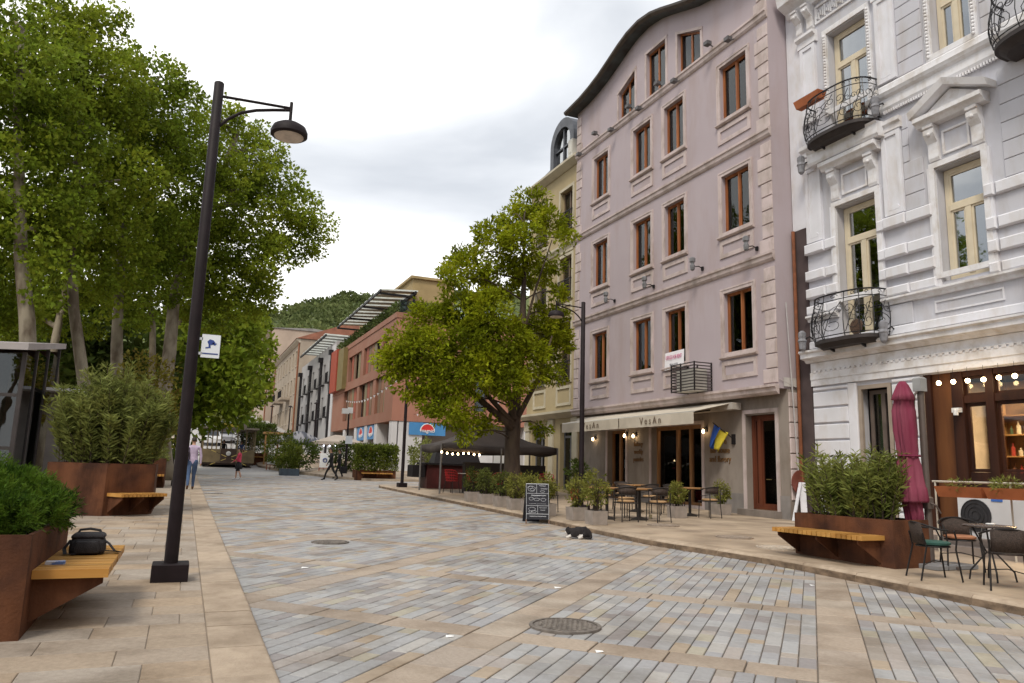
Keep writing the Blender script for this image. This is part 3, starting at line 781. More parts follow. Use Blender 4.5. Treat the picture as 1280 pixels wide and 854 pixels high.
for z, d in ((15.28, 0.13), (11.52, 0.13), (7.79, 0.13), (4.01, 0.17)):
    b = MB(); pprofile(b, P_, Y0 - 0.02, Y1 + 0.01, [(0, z), (d, z), (d, z - 0.07), (d * 0.72, z - 0.10), (d * 0.62, z - 0.2), (d * 0.3, z - 0.26), (0.0, z - 0.28)])
    b.build('cornice', M_PTRIM, pk)
def pink_window(a, c, z0, z1):
    w = window(pk, P_, a, c, z0, z1, 0.12, M_WOODF, M_GLASS, 0.055, (0.48,), None, 0.07, sash=0.03)
    b = MB(); pring(b, P_, a - 0.11, c + 0.11, z0 - 0.02, z1 + 0.11, 0.108, 0.0, 0.035); pring(b, P_, a - 0.15, c + 0.15, z0 - 0.02, z1 + 0.15, 0.05, 0.0, 0.05); b.build('surround', M_PTRIM, w)
    b = MB(); pprofile(b, P_, a - 0.18, c + 0.18, [(0, z0 - 0.02), (0.11, z0 - 0.03), (0.11, z0 - 0.07), (0.05, z0 - 0.11), (0, z0 - 0.11)]); b.build('sill', M_PTRIM, w)
    b = MB(); pring(b, P_, a - 0.13, c + 0.13, z0 - 0.72, z0 - 0.17, 0.13, 0.0, 0.035); b.build('panel', M_PTRIM, w)
    return w
M_CURT = [pm('curtain_ochre', (0.20, 0.13, 0.06), 0.9, 0.2, 4, 0.1, stretch=(4, 4, 0.2)), pm('curtain_pale', (0.42, 0.38, 0.33), 0.9, 0.15, 4, 0.1, stretch=(4, 4, 0.2)), pm('blind_grey', (0.28, 0.26, 0.25), 0.8, 0.1, 4, 0.1)]
def curtain(w, a, c, z0, z1, mt):
    b = MB(); n = 18; vs = []
    for i in range(n + 1):
        s_ = a + (c - a) * i / n
        for z_ in (z0, z1): vs.append(P_.p(s_, z_, -0.34 - 0.03 * math.sin(i * 1.9)))
    b.add(vs, [(2 * i, 2 * i + 2, 2 * i + 3, 2 * i + 1) for i in range(n)]); b.build('curtain', mt, w, smooth='all')
for i, (a, c) in enumerate(WINS):
    for j, (z0, z1) in enumerate(ROWS):
        w = pink_window(a, c, z0, z1); k_ = (i * 3 + j * 5) % 7
        if j == 1: curtain(w, a, c, z0, z1, M_CURT[0])
        elif k_ in (0, 3): curtain(w, a + (c - a) * 0.5, c, z0, z1, M_CURT[1])
        elif k_ == 5: curtain(w, a, a + (c - a) * 0.4, z0, z1, M_CURT[0])
        elif k_ == 2: curtain(w, a, c, z0 + 1.1, z1, M_CURT[2])
for w in ATT:
    b = MB(); fw = 0.07
    def zt(y): return w[2] + (w[3] - w[2]) * (y - w[0]) / (w[1] - w[0])
    ym = (w[0] + w[1]) / 2
    for ya, yb in ((w[0], w[0] + fw), (ym - 0.04, ym + 0.04), (w[1] - fw, w[1])):
        b.add([P_.p(ya, 15.33, -0.13), P_.p(yb, 15.33, -0.13), P_.p(yb, zt(yb), -0.13), P_.p(ya, zt(ya), -0.13), P_.p(ya, 15.33, -0.2), P_.p(yb, 15.33, -0.2), P_.p(yb, zt(yb), -0.2), P_.p(ya, zt(ya), -0.2)],
              [(0, 1, 2, 3), (4, 5, 6, 7), (0, 1, 5, 4), (2, 3, 7, 6), (1, 2, 6, 5), (3, 0, 4, 7)])
    b.add([P_.p(w[0], w[2] - fw, -0.126), P_.p(w[1], w[3] - fw, -0.126), P_.p(w[1], w[3], -0.126), P_.p(w[0], w[2], -0.126), P_.p(w[0], w[2] - fw, -0.2), P_.p(w[1], w[3] - fw, -0.2), P_.p(w[1], w[3], -0.2), P_.p(w[0], w[2], -0.2)],
          [(0, 1, 2, 3), (4, 5, 6, 7), (0, 1, 5, 4), (2, 3, 7, 6), (1, 2, 6, 5), (3, 0, 4, 7)])
    pbox(b, P_, w[0] + fw, w[1] - fw, 15.33, 15.4, -0.2, -0.128)
    o = b.build('window', M_WOODF, pk)
    for ya, yb in ((w[0] + fw, ym - 0.04), (ym + 0.04, w[1] - fw)):
        g = MB(); g.add([P_.p(ya, 15.36, -0.16), P_.p(yb, 15.36, -0.16), P_.p(yb, zt(yb) - 0.05, -0.16), P_.p(ya, zt(ya) - 0.05, -0.16), P_.p(ya, 15.36, -0.168), P_.p(yb, 15.36, -0.168), P_.p(yb, zt(yb) - 0.05, -0.168), P_.p(ya, zt(ya) - 0.05, -0.168)],
              [(0, 1, 2, 3), (4, 5, 6, 7), (0, 1, 5, 4), (2, 3, 7, 6), (1, 2, 6, 5), (3, 0, 4, 7)]); g.build('pane', M_GLASS, o)
    b = MB()
    for (ya, za, yb, zc) in ((w[0] - 0.1, w[2] + 0.09, w[1] + 0.1, w[3] + 0.09),):
        b.add([P_.p(ya, za - 0.1, 0), P_.p(yb, zc - 0.1, 0), P_.p(yb, zc, 0), P_.p(ya, za, 0), P_.p(ya, za - 0.1, 0.035), P_.p(yb, zc - 0.1, 0.035), P_.p(yb, zc, 0.035), P_.p(ya, za, 0.035)],
              [(0, 1, 2, 3), (4, 5, 6, 7), (0, 1, 5, 4), (2, 3, 7, 6), (1, 2, 6, 5), (3, 0, 4, 7)])
    pbox(b, P_, w[0] - 0.1, w[0], 15.3, w[2] - 0.02, 0, 0.033); pbox(b, P_, w[1], w[1] + 0.1, 15.3, w[3] - 0.02, 0, 0.033)
    b.build('surround', M_PTRIM, o)
# corner quoins, one block each
zq = 4.06; i = 0
while zq < 16.6:
    near = [c for c in (7.79, 11.52, 15.28) if zq < c < zq + 0.72]
    if near and zq + 0.38 > near[0] - 0.28: zq = near[0] + 0.02; i = 0; continue
    wd = 0.56 if i in (0, 5, 6) else 0.43
    b = MB(); pblock(b, P_, Y0 + 0.003, Y0 + wd, zq, zq + 0.385, 0, 0.035, 0.012); b.build('quoin', M_PTRIM, pk)
    b = MB(); pblock(b, P_, Y1 - wd * 0.85, Y1 - 0.003, zq, zq + 0.385, 0, 0.035, 0.012); b.build('quoin', M_PTRIM, pk)
    zq += 0.415; i += 1
SIDE = WY(Y0)
for k_ in range(7):
    b = MB(); pblock(b, SIDE, XG + 0.02, XG + 0.42, zb + 0.45 + k_ * 0.42, zb + 0.84 + k_ * 0.42, 0, 0.035, 0.012); b.build('quoin', M_PTRIM, pk)
# ground floor: door, shop glazing, trims
for a_, c_, z_ in ((16.2, 17.66, 3.4), (19.48, 22.54, 3.2), (23.98, 25.53, 3.18)):
    b = MB(); pring(b, G_, a_, c_, zb - 0.02, z_, 0.11, 0, 0.038); b.build('opening_trim', M_PTRIM, pk)
for a_, c_ in ((17.68, 19.47), (15.84, 16.19), (22.55, 23.97), (25.54, 27.69)):
    b = MB(); pbox(b, G_, a_, c_, zb - 0.1, zb + 0.55, 0, 0.03)
    b.build('plinth', pm('plinth_stone', (0.22, 0.2, 0.19), 0.8, 0.15, 2, 0.2, 40), pk)
M_DOORW = pm('door_wood', (0.16, 0.045, 0.02), 0.4, 0.3, 5, 0.1, 30, stretch=(1, 1, 0.1), col2=(0.09, 0.024, 0.012))
dw = window(pk, G_, 16.34, 17.52, zb + 0.14, 3.24, 0.2, M_DOORW, M_GLASS_D, 0.11, (0.72,), None, 0.07, 'door', 0.05)
b = MB(); b.tube([(XG + 0.16, 16.72, 1.42), (XG + 0.1, 16.72, 1.42), (XG + 0.1, 16.85, 1.42)], 0.012, 6); b.build('handle', pm('brass', (0.5, 0.38, 0.18), 0.35, 0.1, 5, 0, metal=0.9), dw)
b = MB(); b.box(14.8, XG - 0.005, 16.15, 17.7, zb - 0.1, zb + 0.13); b.build('doorstep', pm('step_stone', (0.2, 0.17, 0.15), 0.7, 0.15, 3, 0.2), pk)
M_OAK = pm('oak_frame', (0.33, 0.17, 0.07), 0.45, 0.2, 6, 0.1, 30, stretch=(1, 1, 0.15), col2=(0.22, 0.10, 0.04))
window(pk, G_, 19.62, 22.40, zb + 0.07, 3.08, 0.2, M_OAK, M_GLASS_C, 0.1, (0.3, 0.56), None, 0.09, 'shop_window')
window(pk, G_, 24.1, 25.41, zb + 0.07, 3.06, 0.2, M_OAK, M_GLASS_C, 0.09, (0.55,), None, 0.09, 'shop_window')
# awning in two lengths over the cafe front
M_CANV = pm('awning_canvas', (0.56, 0.50, 0.42), 0.85, 0.06, 2, 0.15, 90, col2=(0.47, 0.42, 0.35))
M_SEPIA = pm('sepia_print', (0.14, 0.10, 0.07), 0.8, 0.1, 5, 0)
aw = MB(); aw.box(14.62, 14.95, 17.6, 27.2, 3.42, 3.62); cas = aw.build('awning', pm('awning_case', (0.42, 0.38, 0.34), 0.5, 0.1, 3, 0.05), pk)
ysplit = float(ptX(773.5, 533, 13.35)[1])
for (ya, yb) in ((17.75, ysplit - 0.03), (ysplit + 0.03, 26.0)):
    b = MB(); n_ = 24
    for q in range(n_):
        a0, a1 = ya + (yb - ya) * q / n_, ya + (yb - ya) * (q + 1) / n_
        s0, s1 = 0.008 * math.sin(q * 1.7), 0.008 * math.sin((q + 1) * 1.7)
        zz = lambda s: 3.32 + 0.012 * math.sin(s)
        b.add([(14.65, a0, 3.6), (14.65, a1, 3.6), (13.36, a1, 3.3 - 0.0), (13.36, a0, 3.3), (13.34, a0, 3.28), (13.34, a1, 3.28), (13.345 + s1 * 0.4, a1, 2.94 + 0.004 * math.sin(q * 2.3 + 2.3)), (13.345 + s0 * 0.4, a0, 2.94 + 0.004 * math.sin(q * 2.3))],
              [(0, 1, 2, 3), (3, 2, 5, 4), (4, 5, 6, 7)])
    cv = b.build('canvas', M_CANV, cas)
    sm = cv.modifiers.new('thick', 'SOLIDIFY'); sm.thickness = 0.006
    me = text_mesh('V e s A n', 0.32, M_SEPIA, 0.003)
    yc = (ya + yb) / 2 - (0.2 if ya > 20 else -0.15)
    o = obj('lettering', me, cas, (13.318 - wloc(cas)[0], yc - wloc(cas)[1], 3.12 - wloc(cas)[2]), (0, 0, -R(90)))
for ya in (18.6, 21.3, 22.6, 25.4):
    b = MB(); b.tube([(14.7, ya, 3.46), (14.1, ya + 0.25, 3.36), (13.4, ya, 3.29)], 0.022, 6); b.build('arm', M_BLACK, cas)
b = MB(); b.tube([(13.37, 17.75, 3.29), (13.37, 26.0, 3.29)], 0.025, 8); b.build('front_bar', pm('alu', (0.5, 0.48, 0.45), 0.4, 0.1, 3, 0, metal=0.6), cas)
# lettering on the wall
for (yc, lines, sz) in ((18.72, ('Gastro', 'bar house', 'and flavory'), 0.27), (23.25, ('bakery', 'weekly', 'pasteles'), 0.24)):
    for q, ln in enumerate(lines):
        obj('lettering', text_mesh(ln, sz, pm('brown_letters', (0.17, 0.09, 0.035), 0.6, 0.1, 5, 0), 0.012, squash=0.85), pk, (XG - 0.014 - XU, yc - wloc(pk)[1], 2.52 - q * 0.27 - wloc(pk)[2]), (0, 0, -R(90)))
# wall bulbs under the awning
def sconce(y, z, x=XG):
    b = MB(); b.box(x - 0.05, x, y - 0.05, y + 0.05, z - 0.02, z + 0.14); b.tube([(x - 0.04, y, z + 0.1), (x - 0.14, y, z + 0.12), (x - 0.14, y, z + 0.06)], 0.012, 6)
    s_ = b.build('wall_lamp', M_BLACK, pk)
    b = MB(); b.lathe([(0.012, 0.07), (0.035, 0.03), (0.04, -0.01), (0.025, -0.05), (0.004, -0.06)], 10, (x - 0.14, y, z - 0.01)); b.build('bulb', BULB, s_, smooth='all')
for y, z in ((26.35, 2.78), (23.4, 2.82), (19.35, 2.85), (24.0, 2.85)): sconce(y, z)
def pendant(parent, x, y, z, r=0.06, top=3.6, mat=BULB):
    b = MB(); b.tube([(x, y, top), (x, y, z + r)], 0.004, 4); c = b.build('pendant_lamp', M_BLACK, parent)
    b = MB(); b.lathe([(r * math.sin(t), -r * math.cos(t)) for t in np.linspace(0.05, 3.1, 7)], 10, (x, y, z)); b.build('globe', mat, c, smooth='all')
GLOBE = emit_mat('pale_globe', (1.0, 0.72, 0.45), 2.2)
for u_, v_ in ((862, 551), (873, 551), (863.5, 542.5), (873.5, 541)):
    p_ = ptX(u_, v_, 15.75); pendant(pk, 15.75, float(p_[1]), float(p_[2]), 0.085, 3.85, GLOBE)
for u_, v_ in ((778.5, 545), (779.5, 555.5), (780, 565.5), (828, 541.5), (836, 553), (836, 564.5)):
    p_ = ptX(u_, v_, 15.8); pendant(pk, 15.8, float(p_[1]), float(p_[2]), 0.042, 3.85)
# flood lamps and lantern brackets along the cornices
def flood(y, z, up):
    b = MB(); s_ = 1 if up else -1
    b.beam((XU - 0.1, y, z), (XU - 0.3, y, z + 0.07 * s_), 0.03, 0.03); b.box(XU - 0.42, XU - 0.24, y - 0.1, y + 0.1, z + 0.06 * s_ - 0.06, z + 0.06 * s_ + 0.06)
    b.build('flood_lamp', pm('grey_fixture', (0.09, 0.085, 0.09), 0.5, 0.2, 9, 0.05), pk)
for y in (25.6, 23.0, 21.05, 18.2): flood(y, 15.3, True)
for y in (26.95, 24.3, 22.3, 20.05, 17.2): flood(y, 15.02, False)
def lantern(y, z, s_=1.0, x=XU, parent=pk):
    b = MB(); b.tube([(x - 0.02, y, z), (x - 0.18, y, z + 0.06), (x - 0.34, y, z + 0.02), (x - 0.42, y, z + 0.08)], 0.016, 6)
    b.box(x - 0.06, x + 0.0, y - 0.04, y + 0.04, z - 0.06, z + 0.06)
    o = b.build('lantern', M_BLACK, parent)
    b = MB(); b.lathe([(0.03, -0.2), (0.07, -0.17), (0.085, -0.02), (0.06, 0.0), (0.06, 0.06), (0.095, 0.09), (0.1, 0.2), (0.06, 0.24)], 8, (x - 0.42, y, z + 0.08)); b.build('lamp_head', pm('lantern_glass', (0.16, 0.16, 0.17), 0.3, 0.2, 8, 0), o)
for u_, v_ in ((763, 378), (812, 358), (873, 339), (941, 311)): lantern(float(ptX(u_ + 6, v_, XU)[1]), 8.02)
# slatted cage for the cooling unit and the banner
ca = MB(); ya, yb, xa, xb, za, zc = 18.66, 19.85, 14.08, 14.72, 4.03, 4.93
for yy_ in (ya, (ya + yb) / 2 + 0.1, yb):
    for xx_ in (xa, xb): ca.beam((xx_, yy_, za), (xx_, yy_, zc), 0.035, 0.035)
cage = ca.build('cage', M_BLACK, pk)
for q in range(10):
    z = za + 0.03 + q * (zc - za - 0.06) / 9
    b = MB(); b.beam((xa - 0.02, ya, z), (xa - 0.02, yb, z), 0.012, 0.035); b.beam((xa, ya - 0.02, z), (xb, ya - 0.02, z), 0.012, 0.035); b.beam((xa, yb + 0.02, z), (xb, yb + 0.02, z), 0.012, 0.035); b.build('slat', pm('cage_slat', (0.05, 0.04, 0.04), 0.5, 0.2, 8, 0), cage)
b = MB(); b.box(xa + 0.1, xb - 0.05, ya + 0.15, yb - 0.15, za + 0.02, zc - 0.2); b.build('cooling_unit', pm('unit_white', (0.55, 0.53, 0.48), 0.6, 0.1, 4, 0), cage)
b = MB(); b.add([P_.p(19.98, 5.54, 0.07), P_.p(21.05, 5.52, 0.06), P_.p(21.06, 4.93, 0.09), P_.p(19.96, 4.97, 0.11), P_.p(19.98, 5.54, 0.062), P_.p(21.05, 5.52, 0.052), P_.p(21.06, 4.93, 0.082), P_.p(19.96, 4.97, 0.102)], [(0, 1, 2, 3), (7, 6, 5, 4), (0, 4, 5, 1), (1, 5, 6, 2), (2, 6, 7, 3), (3, 7, 4, 0)])
bn = b.build('banner', pm('banner_white', (0.78, 0.76, 0.8), 0.7, 0.04, 3, 0), pk)
for txt, sz, z, mt in (('OFFICES FOR RENT', 0.19, 5.33, pm('magenta_ink', (0.5, 0.02, 0.16), 0.6, 0.1, 5, 0)), ('595 41 10 10', 0.12, 5.08, pm('black_ink', (0.03, 0.03, 0.05), 0.6, 0.1, 5, 0))):
    obj('lettering', text_mesh(txt, sz, mt, 0.002, squash=0.55 if sz > 0.15 else 0.7), bn, (XU - 0.105 - wloc(bn)[0], 20.52 - wloc(bn)[1], z - wloc(bn)[2]), (0, 0, -R(90)))
li = bpy.data.lights.new('cafe_fill_light', 'AREA'); li.energy = 130; li.color = (1.0, 0.66, 0.36); li.size = 2.0  # added fill light that brightens the cafe room beyond its pendant bulbs
lo = bpy.data.objects.new('cafe_fill_light', li); COL.objects.link(lo); lo.parent = pk; lo.location = (2.0, -0.3, 3.8 - wloc(pk)[2])
# flag on a short pole
b = MB(); b.box(XG - 0.06, XG, 18.0, 18.12, 2.42, 2.72); b.tube([(XG - 0.03, 18.06, 2.58), (14.45, 18.3, 3.05)], 0.014, 6); fl = b.build('flag_pole', M_BLACK, pk)
for mi_, (c0, c1, mt) in enumerate(((0.0, 0.5, pm('flag_blue', (0.03, 0.10, 0.42), 0.7, 0.12, 4, 0)), (0.5, 1.0, pm('flag_yellow', (0.62, 0.50, 0.04), 0.7, 0.12, 4, 0)))):
    b = MB(); vs, fs = [], []
    n_, m_ = 10, 5
    for i in range(n_ + 1):
        for j in range(m_ + 1):
            t_ = i / n_; w_ = c0 + (c1 - c0) * j / m_
            # hangs from the slanted pole, folded
            px_, py_, pz_ = 14.5 + 0.34 * w_, 18.27 - 0.14 * w_, 3.0 - 0.27 * w_
            vs.append((px_ - 0.1 * t_ + 0.05 * math.sin(w_ * 9 + t_ * 2), py_ + 0.2 * t_ + 0.06 * math.sin(w_ * 12 + t_ * 3), pz_ - 0.66 * t_ + 0.12 * w_ * t_))
    for i in range(n_):
        for j in range(m_): a_ = i * (m_ + 1) + j; fs.append((a_, a_ + 1, a_ + m_ + 2, a_ + m_ + 1))
    b.add(vs, fs); o = b.build('flag', mt, fl, smooth='all'); o.modifiers.new('thick', 'SOLIDIFY').thickness = 0.004
# pipes in the slot beside the pink house
b = MB(); b.tube([(15.0, 15.72, 6.3), (15.28, 15.7, 0.4)], 0.02, 6); b.build('conduit', pm('grey_pipe', (0.4, 0.38, 0.38), 0.5, 0.1, 5, 0), pk)
b = MB(); b.tube([(15.35, 15.72, 8.4), (15.35, 15.72, 0.4)], 0.05, 8); b.build('drainpipe', pm('rust_pipe', (0.2, 0.07, 0.03), 0.5, 0.2, 6, 0.1), pk)
b = MB(); b.box(14.9, 15.4, 15.79, 15.80, 3.95, 4.2); b.tube([(14.75, 15.8, 4.15), (15.3, 15.78, 3.95)], 0.008, 5); b.build('cable', pm('pale_cable', (0.5, 0.47, 0.45), 0.6, 0.1, 5, 0), pk)
# cafe room: warm back wall lit by the pendants and an added fill
b = MB(); b.box(18.2, 18.3, 16.2, 27.4, zb, 3.85); b.build('room_wall', pm('room_wall', (0.24, 0.13, 0.08), 0.8, 0.2, 2, 0), pk)
b = MB(); b.box(15.3, 18.3, 16.2, 27.4, zb - 0.08, zb + 0.02); b.build('room_floor', pm('room_floor', (0.08, 0.05, 0.035), 0.6, 0.2, 2, 0), pk)
# ================================================================== white ornate house
M_WHITE = pm('white_stucco', (0.68, 0.68, 0.73), 0.8, 0.04, 1.2, 0.15, 40, col2=(0.61, 0.61, 0.645), detail=9, dirt=((2.5, 2.5, 1.0), 0.93, 0.34, 0.52))
M_WGREY = pm('pale_grey_stucco', (0.52, 0.52, 0.575), 0.82, 0.05, 1.0, 0.15, 40, col2=(0.46, 0.46, 0.495), detail=9, dirt=((2.5, 2.5, 0.5), 0.92, 0.34, 0.52))
M_WTRIM = pm('white_moulding', (0.69, 0.685, 0.71), 0.75, 0.05, 2.2, 0.15, 40, col2=(0.54, 0.51, 0.49), lo=0.3, hi=0.5, detail=9, dirt=((4, 4, 3), 0.88, 0.34, 0.52))
M_CREAM = pm('cream_frame', (0.64, 0.56, 0.42), 0.5, 0.06, 3, 0.05, 30, col2=(0.56, 0.485, 0.36))
M_GLASS_S = glass_mat('sky_glass', (0.5, 0.55, 0.58), 2.0, 0.02, 0.25)
XW, WY0, WY1 = 15.45, 3.4, 15.8
ZW = gz(12) + RP
wh = thing('ornate_house', 'white ornate stucco house with iron balconies, pediment and a lit shop', 'building', (XW, 10, ZW))
Q = WX(XW)
W2 = [(12.97, 14.22, 4.95, 8.65), (10.2, 11.3, 5.97, 8.65), (7.4, 8.6, 4.95, 8.65)]
W3 = [(12.98, 14.27, 10.55, 13.73), (10.2, 11.17, 11.38, 13.73), (7.5, 8.7, 10.55, 13.73)]
GF = [(12.83, 13.8, ZW + 0.1, 3.8), (4.0, 12.0, ZW + 0.1, 3.9)]
b = MB(); pwall(b, Q, WY0, WY1, ZW - 0.3, 17.5, W2 + W3 + GF, 0.3)
shell(b, XW, 24, WY0, WY1, ZW - 0.3, 17.5, ('w',)); b.build('wall', M_WGREY, wh)
b = MB()
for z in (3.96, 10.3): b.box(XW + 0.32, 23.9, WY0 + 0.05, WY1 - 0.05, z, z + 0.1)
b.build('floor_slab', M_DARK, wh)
# the strip of bare wall at the joint with the pink house
b = MB(); b.box(XW - 0.02, XW + 0.3, 15.24, 15.8, 8.42, 17.2); b.build('corner_strip', M_WHITE, wh)
b = MB(); b.box(XW - 0.03, XW + 0.2, 15.3, 15.81, ZW - 0.2, 8.41); b.build('shade_strip', pm('slot_shade', (0.07, 0.05, 0.05), 0.9, 0.2, 2, 0.1), wh)  # dark strip laid on the wall, the slot's shade put into its colour
def block(s0, s1, z0, z1, d=0.04, mat=M_WHITE, name='stone_block', c=0.018, d0=0.0):
    b = MB(); pblock(b, Q, s0, s1, z0, z1, d0, d, c); return b.build(name, mat, wh)
# ground floor courses
z = ZW + 0.05
while z < 3.88:
    h_ = min(0.40, 3.9 - z - 0.0)
    block(14.12, 15.27, z, z + h_ - 0.02, 0.05); block(12.05, 12.8, z, z + h_ - 0.02, 0.05); z += 0.43
block(13.83, 14.1, ZW, 3.9, 0.06, M_WHITE, 'door_pilaster', 0.01)
b = MB(); pring(b, Q, 12.85, 13.82, ZW + 0.05, 3.82, 0.1, -0.05, 0.02); b.build('door_surround', pm('taupe_frame', (0.30, 0.245, 0.20), 0.6, 0.1, 3, 0.05), wh)
window(wh, Q, 12.95, 13.7, ZW + 0.12, 3.7, 0.24, pm('taupe_door', (0.13, 0.10, 0.085), 0.5, 0.15, 3, 0.05), M_GLASS_D, 0.1, (0.45,), None, 0.06, 'door')
# entablature above the shop
b = MB(); pprofile(b, Q, WY0, 15.3, [(0, 3.93), (0.07, 3.93), (0.07, 4.1), (0.09, 4.1), (0.09, 4.28), (0.06, 4.3), (0.06, 4.55), (0, 4.55)]); b.build('frieze', M_WTRIM, wh)
b = MB(); pprofile(b, Q, WY0, 15.42, [(0, 4.56), (0.1, 4.56), (0.16, 4.63), (0.30, 4.67), (0.30, 4.78), (0.36, 4.82), (0.36, 4.87), (0, 4.93)]); b.build('cornice', M_WTRIM, wh)
def dentils(s0, s1, z0, z1, d0, d1, pitch=0.16, w=0.09):
    n = int((s1 - s0) / pitch); b = MB(); pbox(b, Q, s0, s1, z1, z1 + 0.02, d0 - 0.01, d1 - 0.02)
    for i in range(n): pbox(b, Q, s0 + i * pitch, s0 + i * pitch + w, z0, z1 + 0.01, d0 - 0.01, d1)
    o = b.build('dentils', M_WTRIM, wh); o['kind'] = 'stuff'
dentils(9.0, 15.25, 4.28, 4.33, 0.07, 0.105); dentils(9.0, 12.6, 10.56, 10.62, 0.05, 0.1, 0.07, 0.04)
# pedestal zone and sill course
b = MB(); pprofile(b, Q, WY0, 15.3, [(0, 4.95), (0.07, 4.95), (0.07, 5.12), (0.04, 5.15), (0, 5.15)]); b.build('base_course', M_WHITE, wh)
for s0, s1 in ((WY0, 12.88), (14.3, 15.32)):
    b = MB(); pprofile(b, Q, s0, s1, [(0, 5.68), (0.07, 5.69), (0.09, 5.76), (0.17, 5.8), (0.17, 5.85), (0, 5.87)]); b.build('sill_course', M_WTRIM, wh)
b = MB(); pring(b, Q, 9.95, 11.55, 5.28, 5.56, 0.04, 0, 0.025); b.build('apron_panel', M_WHITE, wh)
for s0, s1 in ((12.1, 12.72), (14.62, 15.28)): block(s0, s1, 5.16, 5.66, 0.05, M_WGREY, 'pedestal', 0.01)
# banded courses of the first floor
for z0, z1 in ((7.58, 7.86), (6.83, 7.10), (6.33, 6.60), (5.88, 6.11)):
    block(11.42, 12.1, z0, z1, 0.11, M_WHITE, 'band_block', 0.03); block(12.1, 12.72, z0, z1, 0.15, M_WHITE, 'band_block', 0.03); block(12.72, 12.95, z0, z1, 0.11, M_WHITE, 'band_block', 0.03)
    block(14.24, 14.62, z0, z1, 0.11, M_WHITE, 'band_block', 0.03); block(14.62, 15.3, z0, z1, 0.15, M_WHITE, 'band_block', 0.03)
    block(9.95, 10.18, z0, z1, 0.12, M_WHITE, 'band_block', 0.03); block(8.75, 9.93, z0, z1, 0.09, M_WHITE, 'band_block', 0.03)
for s0, s1 in ((11.32, 11.5), (10.0, 10.17), (14.25, 14.42), (12.78, 12.95)):
    b = MB(); pbox(b, Q, s0, s1, 5.87, 8.72, 0, 0.055); b.build('jamb', M_WHITE, wh)
# rusticated courses, one stone each
def courses(zs, spans, d=0.03):
    for z0, z1 in zip(zs[:-1], zs[1:]):
        for s0, s1 in spans: block(s0, s1, z0 + 0.008, z1 - 0.008, d, M_WGREY, 'stone_block', 0.01)
zc_ = [7.88, 8.28, 8.68, 9.11, 9.53, 9.97, 10.35]
courses(zc_, [(8.75, 9.72)]); courses(zc_[:4], [(11.6, 12.12)]); courses(zc_[3:], [(11.95, 12.12)])
courses([11.36, 11.73, 12.1, 12.48, 12.85, 13.21, 13.58, 13.95, 14.3], [(11.42, 12.1), (8.85, 9.98)])
# pilasters with sunk panels
def pilaster(s0, s1, z0, z1):
    b = MB(); pbox(b, Q, s0, s1, z0, z1, 0, 0.05); pring(b, Q, s0 + 0.003, s1 - 0.003, z0 + 0.003, z1 - 0.003, 0.11, 0.05, 0.085); p_ = b.build('pilaster', M_WHITE, wh)
    b = MB(); n = 12; c = (s0 + s1) / 2; r = (s1 - s0) / 2 - 0.11
    poly = [(c + r * math.cos(t), z0 + 0.12 + r * 0.8 * math.sin(t)) for t in np.linspace(0, math.pi, n)]
    b.prism(poly, lambda q, k: Q.p(q[0], q[1], 0.052 + 0.03 * k)); b.build('shell_ornament', M_WHITE, p_)
    return p_
for s0, s1 in ((12.13, 12.68), (14.68, 15.24)):
    pilaster(s0, s1, 7.9, 10.05); pilaster(s0, s1, 11.4, 13.75)
    b = MB(); pprofile(b, Q, s0 - 0.05, s1 + 0.05, [(0, 10.06), (0.1, 10.06), (0.1, 10.2), (0.16, 10.24), (0.16, 10.34), (0, 10.34)]); b.build('capital', M_WTRIM, wh)
    b = MB(); pprofile(b, Q, s0 - 0.06, s1 + 0.06, [(0, 13.76), (0.1, 13.76), (0.1, 13.95), (0.2, 14.02), (0.2, 14.1), (0, 14.12)]); b.build('capital', M_WTRIM, wh)
# string course between first and second floor
b = MB(); pprofile(b, Q, WY0, 12.98, [(0, 10.62), (0.08, 10.62), (0.12, 10.7), (0.12, 10.92), (0.2, 10.97), (0.24, 11.05), (0.10, 11.1), (0.10, 11.28), (0.06, 11.33), (0, 11.33)]); b.build('string_course', M_WTRIM, wh)
b = MB(); pprofile(b, Q, 14.3, 15.3, [(0, 10.4), (0.12, 10.42), (0.12, 10.55), (0.2, 10.62), (0.2, 10.72), (0.1, 10.78), (0, 10.95)]); b.build('string_course', M_WTRIM, wh)
# top cornice with its brackets
b = MB(); pprofile(b, Q, WY0, 15.62, [(0, 14.9), (0.12, 14.92), (0.2, 15.05), (0.5, 15.2), (0.55, 15.45), (0.62, 15.6), (0.62, 15.7), (0, 15.85)]); b.build('top_cornice', M_WTRIM, wh)
def console(s0, s1, z0, z1, d=0.22, name='console'):
    """scroll bracket: S-shaped side profile"""
    h = z1 - z0
    pr = [(0, z0), (0.25 * d, z0), (0.36 * d, z0 + 0.08 * h), (0.34 * d, z0 + 0.3 * h), (0.42 * d, z0 + 0.5 * h), (0.75 * d, z0 + 0.62 * h), (1.0 * d, z0 + 0.74 * h), (1.02 * d, z0 + 0.86 * h), (0.85 * d, z0 + 0.9 * h), (1.1 * d, z0 + 0.92 * h), (1.1 * d, z1), (0, z1)]
    b = MB(); pprofile(b, Q, s0, s1, pr); c = (s0 + s1) / 2
    b.lathe([(0.045 * math.sin(t), -0.045 * math.cos(t)) for t in np.linspace(0.1, 3.04, 6)], 8, Q.p(c, z0 + 0.72 * h, d * 0.98)); return b.build(name, M_WTRIM, wh)
for s in (15.2, 14.8, 12.62, 12.25): console(s - 0.11, s + 0.11, 14.2, 14.92, 0.3)
b = MB()
for i in range(26): pbox(b, Q, 12.8 + i * 0.07, 12.84 + i * 0.07, 14.35 + 0.05 * (i % 3), 14.55 + 0.05 * ((i * 7) % 4), 0, 0.05)
